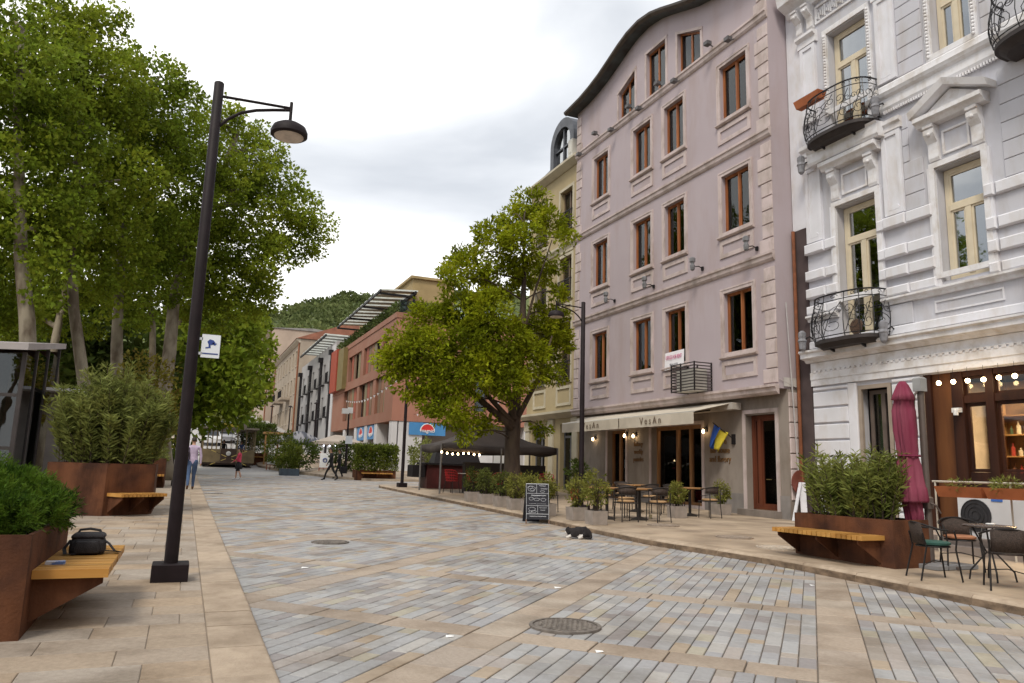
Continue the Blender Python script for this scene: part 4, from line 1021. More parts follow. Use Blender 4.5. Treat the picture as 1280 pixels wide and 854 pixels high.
pring(b, Q, 12.75, 14.65, 14.25, 14.8, 0.06, 0, 0.05); fr_ = b.build('relief_panel', M_WTRIM, wh); fr_['kind'] = 'stuff'
# hood over the balcony window, pediment over the other
def hood(s0, s1, zw):
    b = MB(); pring(b, Q, s0 - 0.14, s1 + 0.14, zw - 2.6, zw + 0.16, 0.13, 0.0, 0.07); b.build('architrave', M_WTRIM, wh)
    b = MB(); pring(b, Q, s0 + 0.22, s1 - 0.22, zw + 0.28, zw + 0.86, 0.05, 0, 0.04); b.build('hood_panel', M_WTRIM, wh)
    for s in (s0 + 0.02, s1 - 0.02): console(s - 0.13, s + 0.13, zw + 0.2, zw + 1.05, 0.22)
    b = MB(); pprofile(b, Q, s0 - 0.28, s1 + 0.28, [(0, zw + 1.05), (0.2, zw + 1.06), (0.26, zw + 1.14), (0.34, zw + 1.18), (0.34, zw + 1.28), (0, zw + 1.3)]); b.build('hood_cornice', M_WTRIM, wh)
hood(12.97, 14.22, 8.65); hood(10.2, 11.3, 8.65)
b = MB(); pprofile(b, Q, 12.55, 14.85, [(0, 9.98), (0.3, 9.98), (0.34, 10.05), (0.34, 10.3), (0.4, 10.36), (0, 10.38)]); b.build('balcony_shelf', M_WTRIM, wh)
def raked(sa, za, sb, zb2, w, d0, d1):
    b = MB(); b.add([Q.p(sa, za, d0), Q.p(sb, zb2, d0), Q.p(sb, zb2 + w, d0), Q.p(sa, za + w, d0), Q.p(sa, za, d1), Q.p(sb, zb2, d1), Q.p(sb, zb2 + w, d1 + 0.05), Q.p(sa, za + w, d1 + 0.05)],
                   [(0, 1, 2, 3), (4, 5, 6, 7), (0, 1, 5, 4), (2, 3, 7, 6), (1, 2, 6, 5), (3, 0, 4, 7)]); return b
raked(12.02 - 0.35, 9.96, 10.75, 10.45, 0.16, 0, 0.34).build('pediment_rake', M_WTRIM, wh); raked(9.75, 9.96, 10.745, 10.45, 0.16, 0, 0.34).build('pediment_rake', M_WTRIM, wh)
b = MB(); b.prism([(9.95, 9.97), (11.55, 9.97), (10.75, 10.4)], lambda p, k: Q.p(p[0], p[1], 0.1 * k)); b.build('tympanum', M_WTRIM, wh)
for s0, s1 in ((12.98, 14.27), (10.2, 11.17)):
    b = MB(); pring(b, Q, s0 - 0.15, s1 + 0.15, 11.34, 13.9, 0.14, 0, 0.06); o = b.build('architrave', M_WTRIM, wh)
    b = MB()
    for i in range(26):
        for s in (s0 - 0.08, s1 + 0.08): b.lathe([(0.035, -0.03), (0.045, 0), (0.02, 0.04)], 6, Q.p(s, 11.45 + i * 0.09, 0.07))
    q_ = b.build('bead_moulding', M_WTRIM, o); q_['kind'] = 'stuff'
for a, c, z0, z1 in W2: window(wh, Q, a + 0.02, c - 0.02, z0 + 0.02, z1 - 0.02, 0.22, M_CREAM, M_GLASS_S, 0.11, (0.5,), 7.64, 0.07, sash=0.05)
for a, c, z0, z1 in W3: window(wh, Q, a + 0.02, c - 0.02, z0 + 0.02, z1 - 0.02, 0.22, M_CREAM, M_GLASS_S, 0.11, (0.5,), 12.7, 0.07, sash=0.05)

# wrought iron balconies
M_WROUGHT = pm('wrought_iron', (0.014, 0.013, 0.016), 0.4, 0.2, 20, 0.05, 60, metal=0.3)
def balcony(yc, half, proj, z0, label):
    def pos(t, z, out=0.0):                      # t 0..pi round the front, z height above slab
        h = (z - z0) / 1.1; belly = 0.10 * math.sin(max(0, min(1, 1 - h)) ** 1.3 * math.pi * 0.9) * (1 if h < 1 else 0)
        kx_ = (abs(math.cos(t)) ** 0.75) * (1 if math.cos(t) >= 0 else -1); ky_ = math.sin(t) ** 0.62
        return (XW - 0.02 - (proj + belly + out) * ky_, yc + (half + belly + out) * kx_, z)
    b = MB(); n = 20; T = np.linspace(0, math.pi, n)
    poly = [pos(t, z0 + 1.2, 0.03)[:2] for t in T]
    b.prism(poly, lambda p, k: (p[0], p[1], z0 - 0.09 * k)); b.prism(poly, lambda p, k: (XW - (XW - p[0]) * (0.93 if k == 0 else 0.8), yc + (p[1] - yc) * (0.95 if k == 0 else 0.85), z0 - 0.092 - 0.1 * k))
    sl_ = b.build('balcony', pm('balcony_slab', (0.035, 0.028, 0.028), 0.7, 0.2, 5, 0.1), wh)
    for zz_, r_ in ((z0 + 1.12, 0.022), (z0 + 0.95, 0.012), (z0 + 0.06, 0.014)):
        b = MB(); b.tube([pos(t, zz_) for t in T], r_, 5); b.build('rail', M_WROUGHT, sl_)
    for t in np.linspace(0.02, math.pi - 0.02, 8):
        b = MB(); b.tube([pos(t, z0 + q * 1.12) for q in (0, .15, .35, .6, .85, 1)], 0.011, 5); b.build('bar', M_WROUGHT, sl_)
    def scroll(tc, zc, r, turn, dirn, start):
        pts = []
        for k in range(15):
            a = start + dirn * turn * 2 * math.pi * k / 14; rr = r * (1 - 0.82 * k / 14)
            pts.append(pos(min(max(tc + rr * math.cos(a) / ((half + proj) / 2 + 0.05), 0.0), math.pi), zc + rr * math.sin(a)))
        b = MB(); b.tube(pts, 0.009, 4); b.build('scroll', M_WROUGHT, sl_)
    for k, t in enumerate(np.linspace(0.2, math.pi - 0.2, 7)):
        s_ = 1 if k % 2 else -1
        scroll(t, z0 + 0.30, 0.19, 1.4, s_, 1.57); scroll(t + 0.10 * s_, z0 + 0.66, 0.15, 1.3, -s_, -1.57); scroll(t - 0.13 * s_, z0 + 0.62, 0.10, 1.2, s_, 0)
        scroll(t, z0 + 1.04, 0.06, 1.0, 1, 0)
        b = MB(); b.tube([pos(max(0, t - 0.2), z0 + 0.1), pos(t - 0.05, z0 + 0.45), pos(min(math.pi, t + 0.15), z0 + 0.88)], 0.009, 4); b.build('stem', M_WROUGHT, sl_)
    for s in (-1, 1):
        b = MB(); b.beam((XW, yc + s * half * 0.5, z0 - 0.35), (XW - proj * 0.7, yc + s * half * 0.5, z0 - 0.14), 0.05, 0.07); b.build('bracket', M_WROUGHT, sl_)
    return sl_
balcony(13.75, 0.98, 0.75, 4.98, ''); balcony(13.72, 1.0, 0.75, 10.5, ''); balcony(8.2, 1.25, 0.9, 10.5, ''); balcony(7.95, 1.2, 0.85, 4.98, '')
def wall_lantern(s, z):
    b = MB(); b.tube([Q.p(s, z, 0), Q.p(s, z + 0.08, 0.15), Q.p(s, z, 0.3), Q.p(s, z - 0.05, 0.42)], 0.02, 6); pbox(b, Q, s - 0.05, s + 0.05, z - 0.1, z + 0.1, 0, 0.04); o = b.build('lantern', M_BLACK, wh)
    b = MB(); b.lathe([(0.03, -0.3), (0.08, -0.24), (0.1, -0.06), (0.12, -0.03), (0.09, 0.04), (0.1, 0.1), (0.1, 0.2), (0.04, 0.26)], 8, Q.p(s, z - 0.05, 0.42)); b.build('lamp_head', pm('lantern_grey', (0.2, 0.2, 0.22), 0.4, 0.2, 8, 0), o)
wall_lantern(12.62, 5.05); wall_lantern(12.5, 10.75); wall_lantern(15.0, 10.15); wall_lantern(15.2, 5.2)
# terracotta flower box standing on the upper balcony rail
b = MB(); b.add([(14.78, 14.05, 11.6), (14.98, 14.05, 11.6), (14.98, 14.85, 11.6), (14.78, 14.85, 11.6), (14.72, 14.0, 11.82), (15.03, 14.0, 11.82), (15.03, 14.9, 11.82), (14.72, 14.9, 11.82), (14.75, 14.03, 11.82), (15.0, 14.03, 11.82), (15.0, 14.87, 11.82), (14.75, 14.87, 11.82), (14.77, 14.06, 11.74), (14.98, 14.06, 11.74), (14.98, 14.84, 11.74), (14.77, 14.84, 11.74)],
    [(0, 3, 2, 1), (0, 1, 5, 4), (1, 2, 6, 5), (2, 3, 7, 6), (3, 0, 4, 7), (4, 5, 9, 8), (5, 6, 10, 9), (6, 7, 11, 10), (7, 4, 8, 11), (8, 9, 13, 12), (9, 10, 14, 13), (10, 11, 15, 14), (11, 8, 12, 15), (12, 13, 14, 15)])
tag(b.build('flower_box', pm('terracotta_box', (0.36, 0.11, 0.04), 0.7, 0.12, 4, 0.1), None, (14.88, 14.45, 11.6)), 'empty terracotta flower box on the upper iron balcony rail', 'flower box')
b = MB(); b.lathe([(0.0, 0), (0.19, 0.01), (0.2, 0.05), (0.17, 0.1), (0.02, 0.14)], 12, (14.95, 13.35, 5.0)); b.v = [(p[0], p[1], 5.0 + 0.3 + (p[1] - 13.35) * 1.0 * 0 + (p[0] - 14.95) * 1.6) if False else (14.95 + (p[2] - 5.0) * 0.6, p[1], 5.22 + (p[0] - 14.95)) for p in b.v]
tag(b.build('wicker_basket', pm('wicker', (0.1, 0.06, 0.04), 0.8, 0.3, 20, 0.3, 60), None, (14.95, 13.35, 5.0)), 'round brown wicker basket behind the lower iron balcony railing', 'basket')

# ------------------------------------------------------------------ the shop in the white house
M_SHOPW = pm('shop_wood', (0.050, 0.018, 0.010), 0.5, 0.35, 4, 0.1, 30, stretch=(1, 1, 0.12), col2=(0.022, 0.009, 0.007), spec=0.2)
M_SHOPP = pm('shop_panel', (0.14, 0.055, 0.02), 0.5, 0.3, 3, 0.1, 30, stretch=(1, 1, 0.15), col2=(0.075, 0.028, 0.012), spec=0.2)
b = MB(); pbox(b, Q, 11.35, 11.82, ZW + 0.1, 3.9, -0.2, -0.08); b.build('shop_panel', M_SHOPP, wh)
b = MB(); pbox(b, Q, 11.825, 11.99, ZW + 0.1, 3.9, -0.25, -0.02); b.build('shop_post', M_SHOPW, wh)
for s0, s1 in ((11.08, 11.345), (10.4, 10.58), (7.6, 7.75)):
    b = MB(); pbox(b, Q, s0, s1, ZW + 0.1, 3.9, -0.25, -0.05); b.build('shop_post', M_SHOPW, wh)
for s0, s1 in ((10.585, 11.075), (7.755, 10.395), (4.1, 7.595)):
    b = MB(); pbox(b, Q, s0, s1, 3.2, 3.36, -0.24, -0.07); b.build('transom_bar', M_SHOPW, wh)
    b = MB(); pbox(b, Q, s0, s1, 3.78, 3.9, -0.24, -0.07); b.build('head_bar', M_SHOPW, wh)
    window(wh, Q, s0 + 0.003, s1 - 0.003, 3.365, 3.775, 0.14, M_SHOPW, M_GLASS_C, 0.05, (), None, 0.05, 'fanlight')
    window(wh, Q, s0 + 0.003, s1 - 0.003, 1.72, 3.195, 0.14, M_SHOPW, M_GLASS_C, 0.07, (), None, 0.05, 'shop_window')
    b = MB(); pbox(b, Q, s0, s1, ZW + 0.1, 1.715, -0.22, -0.1); b.build('stall_riser', M_SHOPW, wh)
M_SHELF = pm('shelf_wood', (0.42, 0.25, 0.10), 0.6, 0.2, 4, 0.05, 30, stretch=(1, 0.2, 1))
b = MB(); b.box(18.0, 18.1, 4.0, 12.2, ZW, 3.9); b.build('shop_back_wall', pm('shop_back', (0.30, 0.19, 0.09), 0.7, 0.25, 2, 0), wh)
b = MB(); b.box(XW + 0.3, 18.1, 12.15, 12.25, ZW, 3.9); b.build('shop_side_wall', pm('shop_side', (0.34, 0.30, 0.25), 0.7, 0.15, 2, 0), wh)
b = MB(); b.box(XW + 0.3, 18.1, 4.0, 12.2, ZW - 0.05, ZW + 0.1); b.build('shop_floor', pm('shop_floor', (0.14, 0.09, 0.06), 0.5, 0.2, 2, 0), wh)
for zz_ in (1.6, 2.1, 2.6, 3.05):
    b = MB(); b.box(17.6, 17.99, 7.8, 11.9, zz_, zz_ + 0.03); b.build('shelf', M_SHELF, wh)
for yy_ in (8.2, 9.1, 10.0, 10.9, 11.8):
    b = MB(); b.box(17.61, 17.98, yy_, yy_ + 0.03, 0.6, 3.4); b.build('shelf_upright', M_SHELF, wh)
cols_ = [(0.5, 0.28, 0.1), (0.12, 0.06, 0.04), (0.06, 0.1, 0.06), (0.5, 0.45, 0.35), (0.3, 0.05, 0.04)]
for zz_ in (1.63, 2.13, 2.63):
    for yy_ in np.arange(8.3, 11.7, 0.17):
        if RNG.random() < 0.25: continue
        c_ = int(RNG.integers(0, 5)); h_ = RNG.uniform(0.18, 0.36); r_ = RNG.uniform(0.035, 0.055); b = MB()
        b.lathe([(r_, 0), (r_, h_ * 0.6), (r_ * 0.4, h_ * 0.78), (r_ * 0.38, h_)], 8, (17.75, yy_ + RNG.uniform(0, 0.04), zz_))
        tag(b.build('bottle', pm('bottle_%d' % c_, cols_[c_], 0.3, 0.2, 5, 0), None, (17.75, float(yy_), zz_)), 'small bottle or jar on the lit wooden shelves inside the shop', 'bottle', 'bottles on the shop shelves')
for i, (u_, v_) in enumerate(((1173.4, 479), (1191.6, 477.3), (1209.5, 476), (1229.4, 474.5), (1248.5, 472), (1268.5, 470))):
    p = ptX(u_, v_, XW - 0.35); pendant(wh, p[0], p[1], p[2], 0.05, 3.92)
for y, z in ((10.85, 3.28), (9.9, 3.3), (9.3, 3.32), (8.7, 3.35)): pendant(wh, 16.6, y, z, 0.05, 3.9)
li = bpy.data.lights.new('shop_ceiling_light', 'AREA'); li.energy = 420; li.color = (1.0, 0.72, 0.42); li.size = 1.6
lo = bpy.data.objects.new('shop_ceiling_light', li); COL.objects.link(lo); lo.parent = wh; lo.location = (1.6, -0.6, 3.85 - ZW)
b = MB(); b.box(16.3, 16.9, 8.4, 9.6, ZW + 0.1, 1.75); b.build('counter', M_SHOPP, wh)
b = MB(); b.box(16.4, 16.8, 8.75, 9.25, 1.75, 2.15); b.tube([(16.38, 8.9, 1.95), (16.3, 8.9, 1.9)], 0.02); b.tube([(16.38, 9.1, 1.95), (16.3, 9.1, 1.9)], 0.02); b.box(16.34, 16.8, 8.7, 9.3, 2.15, 2.2)
tag(b.build('coffee_machine', M_BLACK, None, (16.6, 9.0, 1.75)), 'black espresso machine on the counter behind the shop window', 'coffee machine')
# security camera on the shop post
b = MB(); b.box(XW - 0.05, XW + 0.06, 11.12, 11.3, 3.0, 3.1); b.lathe([(0.05, -0.12), (0.055, 0.0), (0.03, 0.02)], 8, (XW - 0.12, 11.15, 3.05)); b.build('security_camera', pm('camera_white', (0.7, 0.7, 0.7), 0.4, 0.05, 5, 0), wh)
# ================================================================== yellow house beside the pink one
M_YEL = pm('ochre_render', (0.42, 0.34, 0.20), 0.85, 0.08, 0.8, 0.2, 50, col2=(0.35, 0.28, 0.165))
M_YTRIM = pm('cream_stucco', (0.52, 0.47, 0.36), 0.8, 0.08, 1.5, 0.15, 50, col2=(0.43, 0.385, 0.29))
M_SLATE = pm('slate_zinc', (0.085, 0.09, 0.105), 0.5, 0.2, 3, 0.1, 20, metal=0.3)
ye = thing('ochre_house', 'narrow ochre house with cream mouldings and a slate dormer beside the pink house', 'building', (15, 30, gz(30) + RP))
Yp = WX(15.0); ya, yb = 27.74, 33.0; zy = gz(30) + RP
yw = [(28.5, 29.7, z0, z1) for z0, z1 in ((5.3, 8.0), (9.0, 11.0), (12.2, 14.2))] + [(31.0, 32.1, z0, z1) for z0, z1 in ((5.3, 8.0), (9.0, 11.0), (12.2, 14.2))]
yg = [(28.1, 29.4, zy + 0.1, 3.5), (30.9, 32.3, zy + 0.1, 3.5)]
b = MB(); pwall(b, Yp, ya, yb, zy - 0.3, 15.3, yw + yg, 0.3); shell(b, 15.0, 24, ya, yb, zy - 0.3, 15.3, ('w',)); b.build('wall', M_YEL, ye)
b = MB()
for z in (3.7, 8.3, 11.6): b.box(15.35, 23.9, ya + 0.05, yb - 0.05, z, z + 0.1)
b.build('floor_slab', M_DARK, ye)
for z, d in ((15.42, 0.35), (4.05, 0.4), (11.6, 0.15)):
    b = MB(); pprofile(b, Yp, ya, yb + 0.1, [(0, z), (d, z), (d, z - 0.1), (d * 0.6, z - 0.2), (0.05, z - 0.3), (0, z - 0.3)]); b.build('cornice', M_YTRIM, ye)
for a, c, z0, z1 in yw:
    w = window(ye, Yp, a, c, z0, z1, 0.18, pm('brown_frame', (0.12, 0.08, 0.05), 0.5, 0.2, 4, 0.05), M_GLASS, 0.07, (0.5,), None)
    b = MB(); pring(b, Yp, a - 0.14, c + 0.14, z0 - 0.02, z1 + 0.14, 0.13, 0, 0.05); b.build('surround', M_YTRIM, w)
    b = MB(); pring(b, Yp, a - 0.1, c + 0.1, z0 - 1.0, z0 - 0.15, 0.12, 0, 0.05); b.build('panel', M_YTRIM, w)
    b = MB(); pbox(b, Yp, a - 0.05, c + 0.05, z0 + 0.9, z0 + 0.94, 0.06, 0.1)
    for q in range(9): pbox(b, Yp, a + q * (c - a) / 8 - 0.01, a + q * (c - a) / 8 + 0.01, z0 + 0.02, z0 + 0.9, 0.07, 0.09)
    pbox(b, Yp, a - 0.05, c + 0.05, z0 + 0.0, z0 + 0.04, 0.0, 0.1); b.build('window_rail', M_BLACK, w)
for a, c, z0, z1 in yg: window(ye, Yp, a, c, z0, z1, 0.2, pm('grey_shop_frame', (0.12, 0.12, 0.13), 0.5, 0.1, 4, 0), M_GLASS_D, 0.08, (0.5,), 2.9, name='shop_door')
for s in (27.95, 30.2, 32.7):
    b = MB(); pbox(b, Yp, s - 0.22, s + 0.22, zy - 0.2, 3.74, 0, 0.08); pbox(b, Yp, s - 0.28, s + 0.28, 3.3, 3.72, 0.0, 0.12); b.build('pilaster', M_YTRIM, ye)
# roof and dormer
b = MB(); b.add([(14.9, ya, 15.45), (14.9, yb, 15.45), (17.5, yb, 18.6), (17.5, ya, 18.6), (24, ya, 18.6), (24, yb, 18.6), (24, yb, 15.45), (24, ya, 15.45)], [(0, 1, 2, 3), (3, 2, 5, 4), (4, 5, 6, 7), (0, 3, 4, 7), (1, 6, 5, 2)]); rf = b.build('roof', M_SLATE, ye)
dm = MB(); n = 14
outl = [(28.75, 15.46), (28.75, 16.9)] + [(29.95 - 1.2 * math.cos(t), 16.9 + 1.15 * math.sin(t)) for t in np.linspace(0.15, math.pi - 0.15, n)] + [(31.15, 16.9), (31.15, 15.46)]
inn = [(29.1, 15.6), (29.1, 16.7)] + [(29.95 - 0.85 * math.cos(t), 16.8 + 0.8 * math.sin(t)) for t in np.linspace(0.15, math.pi - 0.15, n)] + [(30.8, 16.7), (30.8, 15.6)]
D_ = WX(15.1); k = len(outl); vs = [D_.p(*p) for p in outl] + [D_.p(*p) for p in inn] + [D_.p(p[0], p[1], -2.2) for p in outl] + [D_.p(p[0], p[1], -0.25) for p in inn]
fs = [(i, i + 1, i + 1 + k, i + k) for i in range(k - 1)] + [(i, i + 1, i + 1 + 2 * k, i + 2 * k) for i in range(k - 1)] + [(i + k, i + 1 + k, i + 1 + 3 * k, i + 3 * k) for i in range(k - 1)] + [(k - 1, 0, k, 2 * k - 1)]
dm.add(vs, fs); do = dm.build('dormer', M_SLATE, ye)
g = MB(); g.prism(inn, lambda p, q: D_.p(p[0], p[1], -0.18 - 0.01 * q)); g.build('pane', M_GLASS_S, do)
g = MB(); pbox(g, D_, 29.9, 30.0, 15.6, 17.58, -0.17, -0.1); pbox(g, D_, 29.1, 29.895, 16.6, 16.68, -0.17, -0.1); pbox(g, D_, 30.005, 30.8, 16.6, 16.68, -0.17, -0.1); g.build('mullion', M_SLATE, do)
b = MB(); b.box(14.75, 15.05, 28.2, 28.6, 15.5, 16.3); b.box(14.74, 14.76, 28.25, 28.55, 15.65, 16.15); b.build('cooling_unit', pm('unit_white', (0.55, 0.53, 0.48), 0.6, 0.1, 4, 0), ye)

# ================================================================== terracotta building across the side street
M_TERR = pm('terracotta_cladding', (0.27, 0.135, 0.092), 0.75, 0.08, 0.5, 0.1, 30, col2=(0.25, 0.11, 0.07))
M_TERR_LIT = pm('terracotta_sunlit', (0.36, 0.165, 0.115), 0.75, 0.06, 0.5, 0.1, 30, col2=(0.31, 0.14, 0.10))  # same cladding, lighter on the front: sunlight put into its colour
M_PILL = pm('white_pillar', (0.52, 0.51, 0.52), 0.75, 0.08, 1, 0.1, 30)
XT, YT, YTE, ZT = 13.2, 52.0, 76.0, gz(52) + RP
te = thing('terracotta_block', 'terracotta clad block with timber shutters, roof pergola and blue shop sign', 'building', (XT, YT, ZT))
Tl, Tf = WX(XT), WY(YT)
lw = [(54.2, 56.0, 8.9, 11.2), (56.6, 62.5, 8.9, 11.2), (63.5, 69, 8.9, 11.2), (54.5, 57.5, 5.4, 8.2), (58.4, 63.6, 5.4, 8.2), (64.6, 70.2, 5.4, 8.2)]
fw_ = [(14.6, 16.2, 8.9, 11.2), (17.6, 19.4, 8.9, 11.2), (15.3, 17.0, 5.6, 8.2), (18.6, 20.4, 5.6, 8.2)]
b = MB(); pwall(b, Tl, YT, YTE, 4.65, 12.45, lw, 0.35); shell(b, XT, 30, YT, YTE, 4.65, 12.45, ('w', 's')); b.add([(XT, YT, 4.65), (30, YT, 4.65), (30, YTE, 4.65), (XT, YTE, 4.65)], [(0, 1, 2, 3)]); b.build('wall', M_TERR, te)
b = MB(); pwall(b, Tf, XT, 30, 4.65, 12.45, fw_, 0.35); b.build('front_wall', M_TERR_LIT, te)
b = MB()
for z in (8.3,): b.box(XT + 0.4, 29.9, YT + 0.4, YTE - 0.1, z, z + 0.2)
b.build('floor_slab', M_DARK, te)
M_SHUT = [pm('shutter_%d' % i, c, 0.6, 0.2, 3, 0.1, 20, stretch=(1, 1, 0.2)) for i, c in enumerate(((0.24, 0.11, 0.06), (0.17, 0.10, 0.06), (0.28, 0.07, 0.04), (0.20, 0.16, 0.09)))]
for n_, (a, c, z0, z1) in enumerate(lw):
    w = window(te, Tl, a, c, z0, z1, 0.28, pm('dark_frame', (0.04, 0.03, 0.03), 0.5, 0.1, 4, 0), M_GLASS_D, 0.08, (0.33, 0.66))
    k_ = int((c - a) / 0.95); 
    for q in range(k_):
        if (q * 7 + n_ * 3) % 5 == 0: continue
        b = MB(); pbox(b, Tl, a + q * 0.95 + 0.04, a + q * 0.95 + 0.88, z0 + 0.02, z1 - 0.02, -0.24, -0.16); b.build('shutter', M_SHUT[(q + n_) % 4], w)
for (a, c, z0, z1) in fw_:
    w = window(te, Tf, a, c, z0, z1, 0.28, pm('dark_frame', (0.04, 0.03, 0.03), 0.5, 0.1, 4, 0), M_GLASS_D, 0.08, (0.5,))
    b = MB(); pbox(b, Tf, a + 0.05, (a + c) / 2 - 0.05, z0 + 0.02, z1 - 0.02, -0.24, -0.16); b.build('shutter', M_SHUT[0], w)
for (z, d) in ((12.46, 0.06), (8.55, 0.05)):
    b = MB(); pbox(b, Tl, YT - 0.06, YTE, z - 0.4, z, 0, d); pbox(b, Tf, XT + 0.001, 30, z - 0.4, z, 0, d); b.build('band', M_TERR, te)
b = MB(); pbox(b, Tl, 72.5, 75.6, 8.4, 12.5, 0.0, 0.5); b.build('red_bay', pm('red_bay', (0.30, 0.05, 0.025), 0.6, 0.1, 2, 0.05), te)
b = MB(); pbox(b, Tl, 69.6, 72.3, 8.4, 12.3, 0.0, 0.4); b.build('olive_bay', pm('olive_bay', (0.17, 0.13, 0.05), 0.6, 0.1, 2, 0.05), te)
# ground floor pillars, recess, signs
b = MB(); b.box(XT + 1.2, 29, YT + 1.2, YTE - 0.2, ZT - 0.2, 4.64); b.build('shop_core', pm('shop_core', (0.22, 0.19, 0.17), 0.7, 0.15, 1, 0), te)
for (x0, x1, y0, y1) in ((XT + 0.05, XT + 0.45, YT + 0.05, YT + 0.8), (XT + 0.55, XT + 0.95, YT + 0.05, YT + 0.7), (XT + 1.15, XT + 2.3, YT + 0.05, YT + 0.9), (XT + 0.05, XT + 0.9, 56.5, 57.4), (XT + 0.05, XT + 0.9, 60.0, 60.9), (XT + 0.05, XT + 0.9, 64, 64.9), (XT + 0.05, XT + 0.9, 69, 69.9), (19.8, 21.0, YT + 0.05, YT + 0.9), (23.5, 24.7, YT + 0.05, YT + 0.9)):
    b = MB(); b.box(x0, x1, y0, y1, ZT - 0.2, 4.64); b.build('pillar', M_PILL, te)
b = MB(); b.box(XT + 0.2, 19, YT + 0.3, YT + 1.2, ZT - 0.2, ZT + 0.2); b.build('plinth', pm('plinth_stone', (0.22, 0.2, 0.19), 0.8, 0.15, 2, 0.2, 40), te)
M_SBLUE = pm('sign_blue', (0.06, 0.22, 0.47), 0.4, 0.05, 2, 0)
M_SRED = pm('sign_red', (0.55, 0.03, 0.03), 0.4, 0.05, 2, 0); M_SWHT = pm('sign_white', (0.8, 0.8, 0.8), 0.4, 0.03, 2, 0)
def shop_sign(pl, s0, s1, z0, z1, d):
    b = MB(); pbox(b, pl, s0, s1, z0, z1, d - 0.1, d); sg = b.build('shop_sign', M_SBLUE, te)
    c, h, w_ = (s0 + s1) / 2, z1 - z0, min((s1 - s0) * 0.28, (z1 - z0) * 0.55)
    b = MB(); b.prism([(c - w_ * math.cos(t), z0 + h * 0.36 + h * 0.52 * math.sin(t)) for t in np.linspace(0, math.pi, 14)], lambda p, k: pl.p(p[0], p[1], d + 0.012 * k)); b.build('sign_dome', M_SRED, sg)
    b = MB(); b.prism([(c - w_ * 1.15 * math.cos(t), z0 + h * 0.34 + h * 0.62 * math.sin(t)) for t in np.linspace(0, math.pi, 14)] + [(c + w_ * 0.98 * math.cos(t), z0 + h * 0.36 + h * 0.54 * math.sin(t)) for t in np.linspace(0, math.pi, 14)], lambda p, k: pl.p(p[0], p[1], d + 0.01 * k)); b.build('sign_arch', M_SWHT, sg)
    me = text_mesh('magniti', h * 0.42, M_SWHT, 0.01)
    P3 = pl.p(c, z0 + h * 0.36, d + 0.03); o3 = wloc(sg)
    obj('lettering', me, sg, tuple(P3[i] - o3[i] for i in range(3)), (0, 0, 0 if pl.u[0] else -R(90)))
shop_sign(Tf, 14.5, 17.2, 3.72, 4.6, 0.06); shop_sign(Tl, 57.6, 59.9, 3.5, 4.6, -0.1); shop_sign(Tl, 61.0, 63.8, 3.5, 4.6, -0.1)
# roof terrace: glass rail, set-back storey, planting, pergola slats
b = MB(); shell(b, 15.2, 18.6, 55.5, 75, 12.4, 16.0, ()); b.add([(15.0, 55.3, 16.0), (18.8, 55.3, 16.0), (18.8, 75, 16.0), (15.0, 75, 16.0), (15.0, 55.3, 16.2), (18.8, 55.3, 16.2), (18.8, 75, 16.2), (15.0, 75, 16.2)], [(0, 1, 2, 3), (4, 5, 6, 7), (0, 1, 5, 4), (1, 2, 6, 5), (2, 3, 7, 6), (3, 0, 4, 7)]); b.build('penthouse', pm('penthouse_ochre', (0.30, 0.22, 0.105), 0.8, 0.1, 1, 0.1), te)
b = MB(); pbox(b, WX(15.2), 57, 60, 12.7, 15.0, -0.02, 0.03); pbox(b, WX(15.2), 63, 66, 12.7, 15.0, -0.02, 0.03); b.build('penthouse_window', pm('ph_glass', (0.05, 0.05, 0.055), 0.15, 0.2, 2, 0), te)
for q in range(6):
    b = MB(); pbox(b, Tf, XT + 0.25 + q * 1.5, XT + 1.7 + q * 1.5, 12.46, 13.45, -0.3, -0.28); b.build('glass_rail', glass_mat('rail_glass', (0.6, 0.68, 0.66), 1.5, 0.02, 0.1), te)
b = MB()
for q in range(60): b.tube([(XT + 0.35, 53 + q * 0.38, 12.45), (XT + 0.35 + RNG.normal() * 0.1, 53 + q * 0.38, 13.1 + RNG.random() * 0.3)], 0.01, 4)
st_ = b.build('planting_stems', pm('stem', (0.06, 0.05, 0.03), 0.8, 0.2, 4, 0), te); st_['kind'] = 'stuff'
p, d = sphere_pts(2600, (0, 0, 0), 1, 0.1); p = np.c_[XT + 0.35 + p[:, 0] * 0.35, 64 + RNG.uniform(-11.5, 11.5, len(p)), 12.95 + p[:, 2] * 0.55]
o = obj('roof_planting', leaf_mesh('roof_planting', p - np.array(wloc(te)), d, 0.22, 0.14, leaf_mat('roof_leaf', (0.035, 0.055, 0.015), (0.11, 0.14, 0.04))), te); o['kind'] = 'stuff'
M_PERG = pm('pergola_white', (0.55, 0.57, 0.54), 0.6, 0.1, 2, 0.05)
for q in range(11):
    y_ = 54.6 + q * 1.55
    b = MB(); b.add([(XT - 0.75, y_, 14.55), (XT + 2.2, y_, 14.75), (XT + 2.2, y_ + 0.85, 14.75), (XT - 0.75, y_ + 0.85, 14.55), (XT - 0.75, y_, 14.67), (XT + 2.2, y_, 14.87), (XT + 2.2, y_ + 0.85, 14.87), (XT - 0.75, y_ + 0.85, 14.67)], [(0, 3, 2, 1), (4, 5, 6, 7), (0, 1, 5, 4), (1, 2, 6, 5), (2, 3, 7, 6), (3, 0, 4, 7)]); b.build('pergola_slat', M_PERG, te)
b = MB(); b.box(XT - 0.8, XT - 0.7, 54.4, 72, 14.38, 14.56); b.box(XT + 1.9, XT + 2.05, 54.4, 72, 14.5, 14.74)
for y_ in (54.8, 60.5, 66, 71.5): b.box(XT + 1.9, XT + 2.05, y_, y_ + 0.15, 12.4, 14.5); b.box(XT - 0.8, XT + 2.05, y_, y_ + 0.12, 14.3, 14.45)
